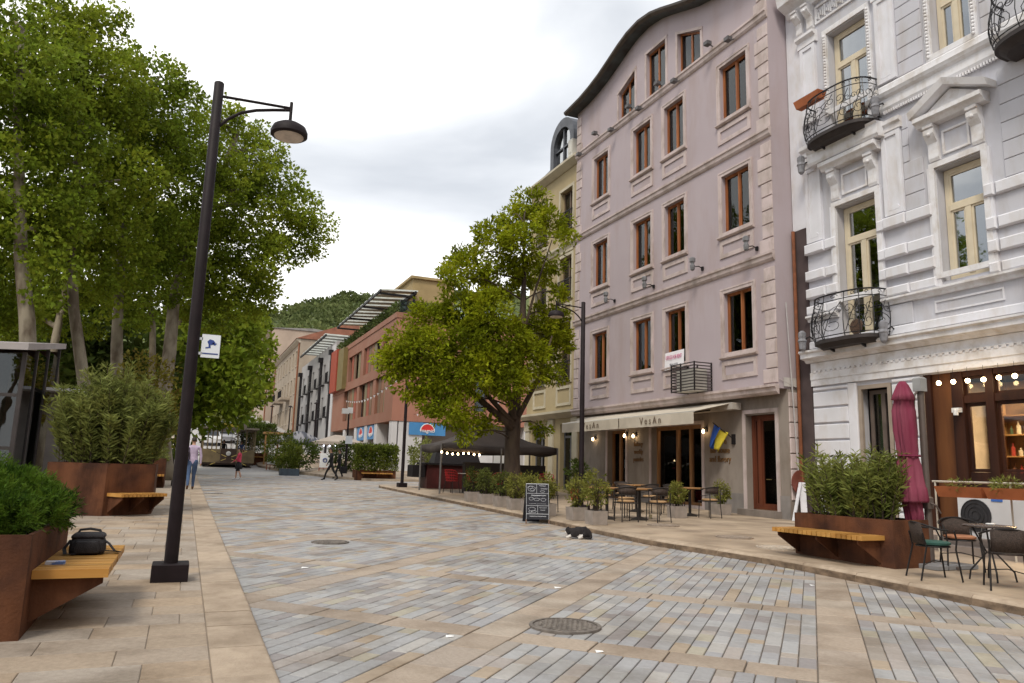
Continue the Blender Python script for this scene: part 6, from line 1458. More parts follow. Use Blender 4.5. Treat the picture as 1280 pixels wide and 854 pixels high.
# ================================================================== street lamps
M_LAMP = pm('lamp_paint', (0.013, 0.008, 0.010), 0.6, 0.2, 6, 0.08, 40, spec=0.22)
M_LENS = pm('lamp_lens', (0.55, 0.47, 0.40), 0.35, 0.15, 12, 0.1, 30)
def street_lamp(label, loc, rz, H=5.84, cat='street lamp'):
    t = thing('street_lamp', label, cat, (0, 0, 0), 0, 'black arm lamps along the street')
    b = MB(); b.bbox(-0.185, 0.185, -0.185, 0.185, -0.1, 0.18, 0.008); b.build('base', M_LAMP, t)
    b = MB(); b.tube([(0, 0, 0.1), (0, 0, H * 0.5), (0, 0, H - 0.01), (0, 0, H)], [0.072, 0.066, 0.058, 0.05], 14); b.build('pole', M_LAMP, t, smooth=True)
    b = MB(); b.tube([(0.03, 0, H - 0.17), (0.86, 0, H - 0.14)], 0.018, 8)
    b.tube([(0.05, 0, H - 0.55), (0.14, 0, H - 0.44), (0.28, 0, H - 0.33), (0.45, 0, H - 0.26), (0.65, 0, H - 0.21), (0.84, 0, H - 0.17)], 0.02, 8); b.build('arm', M_LAMP, t, smooth=True)
    b = MB(); b.tube([(0.86, 0, H - 0.06), (0.86, 0, H - 0.36)], 0.02, 8); b.build('drop_pin', M_LAMP, t)
    b = MB(); b.lathe([(0.205, -0.52), (0.225, -0.505), (0.225, -0.46), (0.2, -0.40), (0.13, -0.355), (0.04, -0.345)], 28, (0.86, 0, H)); sh = b.build('lamp_shade', M_LAMP, t, smooth=True)
    b = MB(); b.lathe([(0.02, -0.535), (0.17, -0.535), (0.18, -0.522), (0.18, -0.5)], 24, (0.86, 0, H)); b.build('lens', M_LENS, sh)
    t.location = tuple(float(c) for c in loc); t.rotation_euler = (0, 0, rz); return t
lp = street_lamp('tall black street lamp with a white camera sign, beside the juniper planter', (-0.02, 9.25, gz(9.25) + LP), 0.0)
ZS = -0.56
b = MB(); b.box(0.09, 0.29, -0.012, -0.004, 3.02, 3.29); b.box(0.04, 0.1, -0.012, 0.0, 3.05, 3.08); b.box(0.04, 0.1, -0.012, 0.0, 3.22, 3.25); b.v = [(q[0], q[1], q[2] + ZS) for q in b.v]; o = MB(); sgn = obj('camera_sign', b.mesh('camera_sign', pm('sign_plate', (0.72, 0.76, 0.82), 0.4, 0.03, 3, 0)), lp)
M_NAVY = pm('navy_ink', (0.03, 0.06, 0.25), 0.6, 0.05, 3, 0)
b = MB(); fy = -0.015
def fl(pts): b.prism(pts, lambda p, k: (p[0], fy - 0.0005 * k, p[1]))
fl([(0.15, 3.205), (0.175, 3.235), (0.215, 3.225), (0.235, 3.20), (0.215, 3.175), (0.17, 3.165)]); fl([(0.21, 3.2), (0.255, 3.19), (0.235, 3.165), (0.205, 3.18)]); fl([(0.165, 3.17), (0.185, 3.17), (0.19, 3.135), (0.135, 3.125), (0.135, 3.14), (0.168, 3.145)])
fl([(0.105, 3.06), (0.275, 3.06), (0.275, 3.073), (0.105, 3.073)])
b.v = [(q[0], q[1], q[2] + ZS) for q in b.v]
obj('camera_mark', b.mesh('camera_mark', M_NAVY), sgn)
street_lamp('black street lamp rising among the cafe tables before the pink house', (10.05, 18.38, gz(18.4) + RP), R(180))
street_lamp('black street lamp on the pavement end beside the dark counter', (8.6, 31.5, gz(31.5) + RP), R(90))
street_lamp('black street lamp past the smaller rust planter under the plane trees', (-0.15, 31.0, gz(31) + LP), 0.0)
street_lamp('black street lamp beside the parked tram kiosk, deep under the trees', (-0.6, 54.0, gz(54) + LP), 0.0)
def post(label, u, Y, H, extras=False):
    p = gpt(u, Y, 0); t = thing('lamp_post', label, 'lamp post', p); b = MB(); b.tube([(p[0], p[1], p[2] - 0.1), (p[0], p[1], p[2] + H)], [0.08, 0.05], 8); b.build('pole', M_LAMP, t, smooth=True)
    b = MB(); b.lathe([(0.03, 0), (0.2, 0.02), (0.16, 0.12), (0.03, 0.18)], 10, (p[0], p[1], p[2] + H)); b.build('lamp_head', M_LAMP, t)
    if extras:
        b = MB(); b.box(p[0] - 0.45, p[0] - 0.05, p[1] - 0.3, p[1] - 0.05, p[2] + H - 0.2, p[2] + H + 0.12); b.box(p[0] - 0.1, p[0] + 0.2, p[1] - 0.2, p[1] - 0.05, p[2] + H - 0.15, p[2] + H + 0.2); b.build('floodlight', pm('camera_white', (0.7, 0.7, 0.7), 0.4, 0.05, 5, 0), t)
        b = MB(); b.box(p[0] - 0.12, p[0] + 0.3, p[1] - 0.12, p[1] - 0.06, p[2] + H * 0.5, p[2] + H * 0.62); b.build('sign_plate', pm('sign_plate', (0.72, 0.76, 0.82), 0.4, 0.03, 3, 0), t)
post('slim post with white floodlights near the walking couple', 431, 46, 4.0, True)
post('thin black post before the grey block and dark tent', 390, 62, 5.0)
post('thin black post before the old beige stone house', 358, 72, 4.6); post('thin black post before the far corner house', 336, 84, 4.2)

# ================================================================== glass kiosk on the left
kz = gz(22) + LP
kk = thing('glass_kiosk', 'glass walled kiosk with a sloping pale roof behind the juniper', 'kiosk', (-4, 21.5, kz))
K = WY(21.0); kx1 = -3.72
M_KFR = pm('kiosk_frame', (0.05, 0.042, 0.042), 0.5, 0.15, 4, 0.05)
roofz = lambda x, y=21.0: 3.95 + (y - 21.0) * 0.15 + (x - kx1) * 0.05
b = MB(); 
for (xa, xb) in ((-9.0, kx1 + 0.12),):
    b.add([(xa, 20.6, roofz(xa)), (xb, 20.6, roofz(xb)), (xb, 26.2, roofz(xb, 26.2)), (xa, 26.2, roofz(xa, 26.2)), (xa, 20.6, roofz(xa) + 0.18), (xb, 20.6, roofz(xb) + 0.16), (xb, 26.2, roofz(xb, 26.2) + 0.16), (xa, 26.2, roofz(xa, 26.2) + 0.18)], [(0, 3, 2, 1), (4, 5, 6, 7), (0, 1, 5, 4), (1, 2, 6, 5), (2, 3, 7, 6), (3, 0, 4, 7)])
b.build('roof', pm('kiosk_roof', (0.36, 0.33, 0.33), 0.6, 0.1, 1, 0.1), kk)
xs_ = [-9.0, -7.6, -6.3, -5.3, -4.5, kx1]
for i, x in enumerate(xs_):
    b = MB(); pbox(b, K, x - 0.045, x + 0.045, kz - 0.1, roofz(x) - 0.01, -0.06, 0.04); b.build('mullion', M_KFR, kk)
for i in range(len(xs_) - 1):
    b = MB(); b.add([K.p(xs_[i] + 0.045, kz, 0), K.p(xs_[i + 1] - 0.045, kz, 0), K.p(xs_[i + 1] - 0.045, roofz(xs_[i + 1]) - 0.02, 0), K.p(xs_[i] + 0.045, roofz(xs_[i]) - 0.02, 0), K.p(xs_[i] + 0.045, kz, -0.012), K.p(xs_[i + 1] - 0.045, kz, -0.012), K.p(xs_[i + 1] - 0.045, roofz(xs_[i + 1]) - 0.02, -0.012), K.p(xs_[i] + 0.045, roofz(xs_[i]) - 0.02, -0.012)], [(0, 1, 2, 3), (4, 5, 6, 7), (0, 1, 5, 4), (1, 2, 6, 5), (2, 3, 7, 6), (3, 0, 4, 7)])
    b.build('pane', glass_mat('kiosk_glass', (0.55, 0.55, 0.52), 1.5, 0.01, 0.04), kk)
b = MB()
for z in (kz + 1.2, kz + 2.45): pbox(b, K, -8.95, kx1 - 0.05, z, z + 0.08, -0.05, 0.02)
b.build('transom', M_KFR, kk)
for y0, y1 in ((21.02, 22.5), (22.6, 24.1), (24.2, 25.9)):
    b = MB(); b.box(kx1 - 0.012, kx1, y0, y1, kz, roofz(kx1, y0) - 0.02); b.build('pane', MATS['kiosk_glass'], kk)
    b = MB(); b.box(kx1 - 0.05, kx1 + 0.03, y1, y1 + 0.09, kz - 0.1, roofz(kx1, y1) - 0.005); b.build('mullion', M_KFR, kk)
b = MB(); b.box(-9, kx1, 26.0, 26.1, kz, 4.6); b.box(-9.05, -9, 21, 26, kz, 4.0); b.build('back_wall', pm('kiosk_back', (0.10, 0.06, 0.045), 0.8, 0.2, 1, 0), kk)
b = MB(); b.box(-4.4, -3.85, 23.2, 25.6, kz, 4.0); b.build('timber_panel', pm('kiosk_timber', (0.20, 0.085, 0.055), 0.6, 0.2, 3, 0.1, stretch=(1, 1, 0.2)), kk)
b = MB(); b.box(-6.8, -4.2, 22.5, 23.2, kz, kz + 1.05); b.build('counter', pm('kiosk_counter', (0.10, 0.09, 0.085), 0.6, 0.1, 2, 0), kk)
b = MB(); b.box(kx1 + 0.15, kx1 + 1.1, 23.5, 25.5, 3.25, 3.33); b.build('canopy', pm('canopy_pale', (0.5, 0.5, 0.52), 0.6, 0.05, 2, 0), kk)
b = MB(); b.box(kx1 + 0.2, kx1 + 1.0, 24.2, 25.4, kz, 3.25); b.build('hatch_wall', pm('hatch_grey', (0.2, 0.18, 0.17), 0.7, 0.15, 2, 0.1), kk)

# ================================================================== potted shrubs along the kerb
M_CONC = pm('concrete_pot', (0.32, 0.275, 0.245), 0.85, 0.1, 5, 0.3, 50, col2=(0.25, 0.215, 0.19))
def potted(label, x, y, w=0.19, h=0.30, ph=0.62, pr=0.26, group='square concrete pots along the kerb', leafm=L_POT, squash=(1, 1, 1.25)):
    z = gz(y) + RP; t = thing('potted_shrub', label, 'potted plant', (x, y, z), 0, group)
    b = MB(); wt = w; wb = w * 0.93
    vs = [(x + sx * wb, y + sy * wb, z) for sx, sy in ((-1, -1), (1, -1), (1, 1), (-1, 1))] + [(x + sx * wt, y + sy * wt, z + h) for sx, sy in ((-1, -1), (1, -1), (1, 1), (-1, 1))] + [(x + sx * (wt - 0.025), y + sy * (wt - 0.025), z + h) for sx, sy in ((-1, -1), (1, -1), (1, 1), (-1, 1))] + [(x + sx * (wt - 0.03), y + sy * (wt - 0.03), z + h - 0.05) for sx, sy in ((-1, -1), (1, -1), (1, 1), (-1, 1))]
    fs = [(0, 3, 2, 1)]
    for q in range(3):
        for i in range(4): j = (i + 1) % 4; fs.append((q * 4 + i, q * 4 + j, q * 4 + 4 + j, q * 4 + 4 + i))
    fs.append((12, 13, 14, 15)); b.add(vs, fs); b.build('pot', M_CONC, t)
    b = MB(); b.box(x - wt + 0.035, x + wt - 0.035, y - wt + 0.035, y + wt - 0.035, z + h - 0.06, z + h - 0.03); b.build('soil', M_SOIL, t)
    bushy(1150, (x, y, z + h + 0.06 + ph * 0.5), pr, squash, 0.062, 0.03, leafm, 'foliage', t, 12, 0.07, 0.35, 9, z + h - 0.03)
PG = 'square concrete pots along the kerb'
L_POTD = leaf_mat('pot_shrub_dark', (0.035, 0.05, 0.012), (0.15, 0.165, 0.04), 0.3, clump=4)
rowlab = ['first potted shrub of the kerb row, beside the red chair', 'second potted shrub of the kerb row, counted from the red chair', 'third potted shrub of the kerb row, counted from the red chair', 'fourth potted shrub of the kerb row, counted from the red chair', 'fifth potted shrub of the kerb row, counted from the red chair', 'potted shrub half hidden behind the chalkboard']
for i, u_ in enumerate((574, 588, 602, 618, 635.5, 657)):
    y_ = [22.3, 21.15, 20.05, 19.0, 18.05, 17.05][i]; potted(rowlab[i], 8.36 + RNG.normal() * 0.02, y_, ph=0.58 + RNG.uniform(-0.05, 0.1), pr=0.27, leafm=L_POT if i > 2 else L_POTD)
potted('potted shrub between the chalkboard and the cafe tables', 8.55, 15.85, ph=0.66, pr=0.28, leafm=L_POT)
potted('tall potted shrub standing behind the sleeping cat', 8.45, 14.75, ph=0.8, pr=0.28, squash=(1, 1, 1.45))
potted('potted shrub beside the cafe table near the double glass door', 11.85, 16.5, ph=0.5, pr=0.22)
potted('potted shrub against the grey wall beside the wooden door', 14.1, 17.55, w=0.21, ph=0.55, pr=0.25)

# ================================================================== cafe tables and chairs before the pink house
M_TAN = pm('tan_cushion', (0.42, 0.26, 0.13), 0.85, 0.1, 5, 0.2, 60)
M_TTOP = pm('table_top', (0.36, 0.20, 0.085), 0.5, 0.2, 4, 0.1, 30, stretch=(0.3, 1, 1), col2=(0.27, 0.135, 0.05))
M_CHB = pm('chair_black', (0.022, 0.018, 0.017), 0.5, 0.2, 8, 0.05)
M_RATT = pm('rattan', (0.045, 0.03, 0.024), 0.7, 0.4, 60, 0.6, 120)
def cafe_chair():
    t = thing('cafe_chair', '', 'chair')
    for sx in (-1, 1):
        b = MB(); b.tube([(sx * 0.2, 0.2, 0), (sx * 0.185, 0.19, 0.44)], 0.013, 6); b.build('leg', M_CHB, t)
        b = MB(); b.tube([(sx * 0.21, -0.22, 0), (sx * 0.19, -0.19, 0.44), (sx * 0.215, -0.2, 0.68)], 0.013, 6); b.build('leg', M_CHB, t)
    b = MB(); b.bbox(-0.21, 0.21, -0.2, 0.21, 0.42, 0.445, 0.006); b.build('seat', M_CHB, t)
    b = MB(); b.lathe([(0.17, 0.445), (0.205, 0.455), (0.21, 0.48), (0.17, 0.5)], 16, (0, 0, 0), sx=1, sy=0.98); b.build('cushion', M_TAN, t, smooth=True)
    b = MB(); n = 13
    A = [(0.255 * math.sin(a), -0.255 * math.cos(a) + 0.03) for a in np.linspace(-1.75, 1.75, n)]
    for z, r in ((0.80, 0.014), (0.62, 0.01)): b.tube([(x, y * (1 if z > 0.7 else 0.95), z - 0.05 * (abs(x) / 0.255) ** 4) for x, y in A], r, 6)
    bk = b.build('back_hoop', M_CHB, t)
    b = MB(); vs = [(x * 0.985, y * 0.98, 0.63) for x, y in A[2:-2]] + [(x * 0.99, y * 0.99, 0.795 - 0.05 * (abs(x) / 0.255) ** 4) for x, y in A[2:-2]]; k = n - 4
    b.add(vs, [(i, i + 1, i + 1 + k, i + k) for i in range(k - 1)]); o = b.build('back_weave', M_RATT, t, smooth='all'); o.modifiers.new('thick', 'SOLIDIFY').thickness = 0.008
    return t
def cafe_table():
    t = thing('cafe_table', '', 'table')
    b = MB(); b.bbox(-0.37, 0.37, -0.36, 0.36, 0.72, 0.755, 0.005); b.build('table_top', M_TTOP, t)
    b = MB(); b.tube([(0, 0, 0.05), (0, 0, 0.72)], 0.038, 8); b.box(-0.25, 0.25, -0.25, 0.25, 0.7, 0.718); b.build('column', M_CHB, t)
    b = MB(); b.lathe([(0.27, 0), (0.27, 0.02), (0.2, 0.04), (0.05, 0.075)], 4, (0, 0, 0)); b.build('foot', M_CHB, t)
    return t
cch, ctb = cafe_chair(), cafe_table(); fch, ftb = flat(cch), flat(ctb); used = {'c': False, 't': False}
def place(kind, x, y, rz, label, group):
    root, fl_, k = (cch, fch, 'c') if kind == 'chair' else (ctb, ftb, 't')
    z = gz(y) + RP
    if not used[k]:
        used[k] = True; root.location = (x, y, z); root.rotation_euler = (0, 0, rz); root['label'] = label; root['group'] = group; return root
    return copy_tree(root, (x, y, z), rz, label, group, fl_)
TG, CG = 'wooden cafe tables before the pink house', 'tan cushioned cafe chairs'
place('table', 9.55, 16.15, R(8), 'cafe table behind the tall potted shrub and sleeping cat', TG)
place('table', 10.35, 15.95, R(4), 'cafe table next to the one behind the sleeping cat, open pavement beyond', TG)
place('table', 10.6, 18.6, R(5), 'cafe table beside the black lamp among the tables', TG)
place('table', 11.9, 18.5, R(2), 'cafe table in the second row, facing the brown wall lettering', TG)
place('table', 12.7, 17.1, R(6), 'cafe table nearest the double glass door, with a potted shrub at its corner', TG)
place('chair', 9.65, 15.45, R(-5), 'cafe chair with its back to the street at the table behind the cat', CG)
place('chair', 10.45, 15.3, R(6), 'cafe chair with its back to the street at the open end table', CG)
place('chair', 9.5, 16.85, R(178), 'cafe chair across the table behind the sleeping cat', CG)
place('chair', 10.4, 16.65, R(186), 'cafe chair on the house side of the open end table', CG)
place('chair', 12.05, 17.0, R(-86), 'cafe chair between the potted shrub and the glass door table', CG)
place('chair', 12.85, 16.45, R(10), 'cafe chair at the glass door table, back to the pavement covers', CG)
place('chair', 12.7, 17.8, R(180), 'cafe chair between the glass door and its table', CG)
place('chair', 10.5, 17.95, R(0), 'cafe chair at the table beside the black lamp', CG)
place('chair', 11.9, 17.8, R(4), 'cafe chair at the second row table, street side', CG)
place('chair', 11.85, 19.15, R(182), 'cafe chair at the second row table, house side', CG)
place('chair', 9.0, 18.3, R(-80), 'cafe chair between the kerb pots and the black lamp', CG)
b = MB(); z_ = gz(16.4) + RP; b.lathe([(0.035, 0), (0.045, 0.09), (0.04, 0.09), (0.03, 0.01)], 10, (10.9, 16.3, z_)); 
tag(b.build('paper_cup', pm('cup_cream', (0.5, 0.42, 0.25), 0.7, 0.1, 4, 0), None, (10.9, 16.3, z_)), 'cream paper cup left on the pavement by the cafe tables', 'cup')

# ================================================================== bistro set by the shop
M_BTUBE = pm('bistro_tube', (0.013, 0.011, 0.011), 0.45, 0.15, 9, 0.05, spec=0.3)
def bistro_chair(cushion=None):
    t = thing('bistro_chair', '', 'chair')
    for sx in (-1, 1):
        b = MB(); b.tube([(sx * 0.235, 0.24, 0), (sx * 0.21, 0.19, 0.40), (sx * 0.225, 0.2, 0.52), (sx * 0.255, 0.16, 0.64)], 0.0115, 6); b.build('leg', M_BTUBE, t)
        b = MB(); b.tube([(sx * 0.225, -0.27, 0), (sx * 0.2, -0.17, 0.42), (sx * 0.2, -0.21, 0.6)], 0.0115, 6); b.build('leg', M_BTUBE, t)
    b = MB(); pts = [(0.27 * math.sin(a) if abs(a) < 1.9 else 0, -0.27 * math.cos(a) + 0.02, 0.645 + 0.085 * max(0, math.cos(a)) ** 1.3) for a in np.linspace(-1.8, 1.8, 17)]; b.tube(pts, 0.0125, 6); b.build('arm_hoop', M_BTUBE, t, smooth=True)
    b = MB(); b.tube([(0.2 * math.cos(a), 0.2 * math.sin(a), 0.425) for a in np.linspace(0, 6.28, 19)], 0.01, 6)
    b.lathe([(0.195, 0.42), (0.2, 0.43), (0.19, 0.437)], 18, (0, 0, 0)); b.build('seat', M_RATT if cushion is None else M_BTUBE, t)
    if cushion:
        b = MB(); b.lathe([(0.17, 0.437), (0.21, 0.45), (0.215, 0.475), (0.17, 0.492), (0.03, 0.48)], 18, (0, 0, 0)); b.build('cushion', cushion, t, smooth=True)
    b = MB(); k = 7; A = [(0.185 * s, -0.25 + 0.03 * s * s) for s in np.linspace(-1, 1, k)]
    vs = [(x, y + 0.04, 0.45) for x, y in A] + [(x, y, 0.72) for x, y in A]; b.add(vs, [(i, i + 1, i + 1 + k, i + k) for i in range(k - 1)]); o = b.build('back_panel', M_RATT, t, smooth='all'); o.modifiers.new('thick', 'SOLIDIFY').thickness = 0.008
    b = MB(); b.tube([(-0.21, 0.2, 0.2), (0.0, 0.0, 0.24), (0.21, -0.21, 0.2)], 0.007, 5); b.build('stretcher', M_BTUBE, t)
    return t
def setat(t, x, y, rz, label, group=None):
    t.location = (x, y, gz(y) + RP); t.rotation_euler = (0, 0, rz); t['label'] = label
    if group: t['group'] = group
BG = 'black bistro chairs beside the shop'
setat(bistro_chair(pm('green_cushion', (0.025, 0.085, 0.07), 0.8, 0.15, 8, 0.2, 50)), 9.2, 7.15, R(-118), 'black bistro chair with a dark green cushion by the folded parasol', BG)
setat(bistro_chair(), 9.42, 6.32, R(-48), 'black bistro chair with a woven back turned to the kerb', BG)
setat(bistro_chair(pm('orange_cushion', (0.34, 0.15, 0.08), 0.8, 0.15, 8, 0.2, 50)), 10.55, 7.75, R(140), 'black bistro chair with a tan cushion across the round table, before the cooling unit', BG)
setat(bistro_chair(), 10.35, 6.15, R(20), 'black bistro chair holding a dark jacket at the round table', BG)
b = MB(); zj = gz(6.15) + RP
b.add([(10.2, 6.0, zj + 0.72), (10.5, 5.95, zj + 0.74), (10.52, 6.12, zj + 0.7), (10.22, 6.2, zj + 0.68), (10.18, 5.9, zj + 0.42), (10.5, 5.86, zj + 0.4), (10.55, 6.1, zj + 0.5), (10.2, 6.25, zj + 0.5)], [(0, 1, 2, 3), (4, 7, 6, 5), (0, 4, 5, 1), (1, 5, 6, 2), (2, 6, 7, 3), (3, 7, 4, 0)])
o = b.build('jacket', pm('jacket_cloth', (0.05, 0.045, 0.06), 0.9, 0.5, 14, 0.6, 30), None, (10.35, 6.05, zj + 0.4)); sm = o.modifiers.new('s', 'SUBSURF'); sm.levels = sm.render_levels = 2; tag(o, 'dark crumpled jacket draped over a bistro chair', 'jacket')
tx, ty = 9.95, 6.88; tz = gz(ty) + RP
t = thing('bistro_table', 'round black bistro table between the woven chairs', 'table', (tx, ty, tz))
b = MB(); b.lathe([(0.28, 0.685), (0.31, 0.69), (0.315, 0.705), (0.30, 0.715), (0.05, 0.712)], 28, (tx, ty, tz)); b.build('table_top', pm('table_glass', (0.07, 0.055, 0.05), 0.25, 0.15, 5, 0), t, smooth=True)
for q in range(4):
    a = R(45 + 90 * q); b = MB(); b.tube([(tx + 0.27 * math.cos(a), ty + 0.27 * math.sin(a), tz), (tx + 0.25 * math.cos(a), ty + 0.25 * math.sin(a), tz + 0.12), (tx + 0.05 * math.cos(a), ty + 0.05 * math.sin(a), tz + 0.36), (tx + 0.2 * math.cos(a), ty + 0.2 * math.sin(a), tz + 0.69)], 0.012, 6); b.build('leg', M_BTUBE, t)
b = MB(); b.lathe([(0.055, 0), (0.06, 0.012), (0.04, 0.02)], 12, (tx + 0.1, ty + 0.05, tz + 0.716)); tag(b.build('ashtray', pm('ash_white', (0.7, 0.7, 0.7), 0.3, 0.05, 4, 0), None, (tx + 0.1, ty + 0.05, tz + 0.716)), 'small white ashtray on the round bistro table', 'ashtray')

# folded cantilever parasol
px_, py_ = 10.42, 8.14; pz_ = gz(py_) + RP
M_MAG = pm('magenta_cloth', (0.235, 0.065, 0.098), 0.9, 0.12, 3.5, 0.4, 25, col2=(0.19, 0.03, 0.062), spec=0.15, bdist=0.02, stretch=(1, 1, 0.3))
M_MAST = pm('parasol_mast', (0.13, 0.105, 0.095), 0.5, 0.1, 4, 0.05, metal=0.3)
t = thing('parasol', 'folded magenta cantilever parasol on a grey mast beside the oleander planter', 'parasol', (px_, py_, pz_))
b = MB(); b.tube([(px_, py_, pz_ + 0.04), (px_, py_, pz_ + 2.78)], 0.052, 10); b.build('mast', M_MAST, t, smooth=True)
b = MB(); b.bbox(px_ - 0.08, px_ + 0.06, py_ - 0.07, py_ + 0.07, pz_ + 2.62, pz_ + 2.84, 0.02); b.build('mast_cap', pm('cap_pale', (0.3, 0.3, 0.3), 0.5, 0.1, 4, 0), t)
b = MB(); b.bbox(px_ - 0.1, px_ + 0.03, py_ - 0.08, py_ + 0.06, pz_ + 0.84, pz_ + 1.02, 0.02); b.tube([(px_ - 0.03, py_ - 0.08, pz_ + 0.92), (px_ - 0.03, py_ - 0.16, pz_ + 0.9), (px_ + 0.05, py_ - 0.17, pz_ + 0.78)], 0.015, 6); b.build('crank', M_MAST, t)
b = MB(); b.tube([(px_, py_, pz_ + 2.7), (px_ - 0.12, py_ + 0.02, pz_ + 2.55), (px_ - 0.2, py_ + 0.02, pz_ + 1.9), (px_ - 0.08, py_, pz_ + 1.1)], 0.02, 6); b.build('boom', M_MAST, t)
cxp, cyp = px_ - 0.30, py_ + 0.05
def pleat(prof, name, nfold, seed):
    b = MB(); n = 48; vs, fs = [], []
    for r, z, dx in prof:
        for j in range(n):
            a = 2 * math.pi * j / n; f = 1 + 0.2 * abs(math.sin(nfold * 0.5 * a + seed + 0.8 * z)) * math.sin(nfold * a + 2 * z) + 0.10 * math.sin(round(2.4 * nfold) * a + 3 * z) - 0.05
            vs.append((cxp + dx + r * f * math.cos(a) * 0.84, cyp + r * f * math.sin(a) * 0.7, pz_ + z))
    for i in range(len(prof) - 1):
        for j in range(n): a_, c_ = i * n + j, i * n + (j + 1) % n; fs.append((a_, c_, c_ + n, a_ + n))
    fs += [tuple(range(n - 1, -1, -1)), tuple((len(prof) - 1) * n + j for j in range(n))]
    b.add(vs, fs); return b.build(name, M_MAG, t, smooth='all')
pleat([(0.14, 0.5, 0.08), (0.16, 0.75, 0.06), (0.17, 0.98, 0.02), (0.16, 1.0, 0.0)], 'canopy_tail', 5, 0)
cn = pleat([(0.27, 0.93, 0.0), (0.285, 0.96, 0.0), (0.265, 1.15, 0), (0.25, 1.16, 0), (0.225, 1.45, 0), (0.175, 1.62, 0.0), (0.19, 1.7, 0), (0.205, 2.0, -0.02), (0.2, 2.3, -0.03), (0.165, 2.46, -0.02), (0.20, 2.47, -0.03), (0.17, 2.56, -0.02), (0.10, 2.7, -0.02), (0.05, 2.76, -0.02)], 'canopy', 6, 1)
b = MB(); b.tube([(cxp + 0.185 * math.cos(a), cyp + 0.155 * math.sin(a), pz_ + 1.62) for a in np.linspace(0, 6.28, 17)], 0.014, 5); b.build('strap', pm('strap', (0.16, 0.015, 0.05), 0.8, 0.1, 4, 0), cn)
b = MB(); b.box(px_ - 0.45, px_ + 0.45, py_ - 0.04, py_ + 0.04, pz_, pz_ + 0.04); b.box(px_ - 0.04, px_ + 0.04, py_ - 0.45, py_ - 0.041, pz_, pz_ + 0.038); b.box(px_ - 0.04, px_ + 0.04, py_ + 0.041, py_ + 0.45, pz_, pz_ + 0.038); b.build('foot_cross', M_MAST, t)
for sx, sy in ((-1, -1), (1, -1), (1, 1), (-1, 1)):
    b = MB(); b.bbox(px_ + (sx * 0.43 if sx < 0 else 0.05), px_ + (-0.05 if sx < 0 else 0.43), py_ + (sy * 0.43 if sy < 0 else 0.05), py_ + (-0.05 if sy < 0 else 0.43), pz_, pz_ + 0.06, 0.008); b.build('weight_slab', pm('weight_grey', (0.22, 0.22, 0.23), 0.7, 0.1, 4, 0.1), t)

# terrace rail boxes, cooling unit and platform in front of the shop
zt_ = gz(8) + RP
b = MB(); b.bbox(12.9, 15.44, 4.0, 10.9, zt_ - 0.1, zt_ + 0.28, 0.01); b.box(12.6, 12.9, 4.0, 10.5, zt_ - 0.1, zt_ + 0.14)
tag(b.build('terrace_step', pm('terrace_stone', (0.26, 0.215, 0.19), 0.8, 0.15, 2, 0.2), None, (14, 7.5, zt_)), 'low stone terrace step along the shop front', 'step')
t = thing('terrace_rail', 'pale terrace rail carrying the terracotta window boxes before the shop', 'railing', (12.35, 8, zt_))
b = MB(); b.tube([(12.45, 5.0, 1.5), (12.45, 9.6, 1.5)], 0.018, 6); b.build('top_rail', pm('rail_pale', (0.5, 0.45, 0.38), 0.6, 0.1, 4, 0), t)
for y_ in (5.2, 6.7, 8.2, 9.55):
    b = MB(); b.tube([(12.45, y_, zt_ - 0.05), (12.45, y_, 1.5)], 0.016, 6); b.build('post', pm('rail_pale', (0.5, 0.45, 0.38), 0.6, 0.1, 4, 0), t)
M_TBOX = pm('terracotta_box', (0.36, 0.11, 0.04), 0.7, 0.12, 4, 0.1)
blab = ['terracotta window box at the parasol end of the terrace rail', 'terracotta window box with grassy tufts on the terrace rail, above the cooling unit', 'terracotta window box on the terrace rail above the dark jacket']
for i, (ya_, yb_) in enumerate(((8.5, 9.35), (7.62, 8.46), (6.75, 7.58))):
    t = thing('window_box', blab[i], 'flower box', (12.25, (ya_ + yb_) / 2, 1.27), 0, 'terracotta boxes on the terrace rail')
    b = MB(); b.add([(12.2, ya_ + 0.04, 1.24), (12.36, ya_ + 0.04, 1.24), (12.36, yb_ - 0.04, 1.24), (12.2, yb_ - 0.04, 1.24), (12.15, ya_, 1.42), (12.42, ya_, 1.42), (12.42, yb_, 1.42), (12.15, yb_, 1.42), (12.17, ya_ + 0.02, 1.42), (12.4, ya_ + 0.02, 1.42), (12.4, yb_ - 0.02, 1.42), (12.17, yb_ - 0.02, 1.42), (12.18, ya_ + 0.03, 1.39), (12.39, ya_ + 0.03, 1.39), (12.39, yb_ - 0.03, 1.39), (12.18, yb_ - 0.03, 1.39)],
        [(0, 3, 2, 1), (0, 1, 5, 4), (1, 2, 6, 5), (2, 3, 7, 6), (3, 0, 4, 7), (4, 5, 9, 8), (5, 6, 10, 9), (6, 7, 11, 10), (7, 4, 8, 11), (8, 9, 13, 12), (9, 10, 14, 13), (10, 11, 15, 14), (11, 8, 12, 15), (12, 13, 14, 15)]); b.build('trough', M_TBOX, t)
    bushy(160 if i == 0 else 420, (12.28, (ya_ + yb_) / 2 + (0.12 if i == 1 else 0), 1.45), 0.12, (0.8, 2.2, 0.9), 0.08, 0.014, L_OLE, 'plants', t, 8, 0.05)
t = thing('cooling_unit', 'white outdoor cooling unit with a round fan grille on the shop terrace', 'cooling unit', (13.3, 9.15, zt_ + 0.14))
b = MB(); b.bbox(13.1, 13.45, 8.62, 9.62, zt_ + 0.14, 1.30, 0.015); b.build('case', pm('ac_white', (0.62, 0.63, 0.66), 0.5, 0.06, 2, 0.03), t)
b = MB(); 
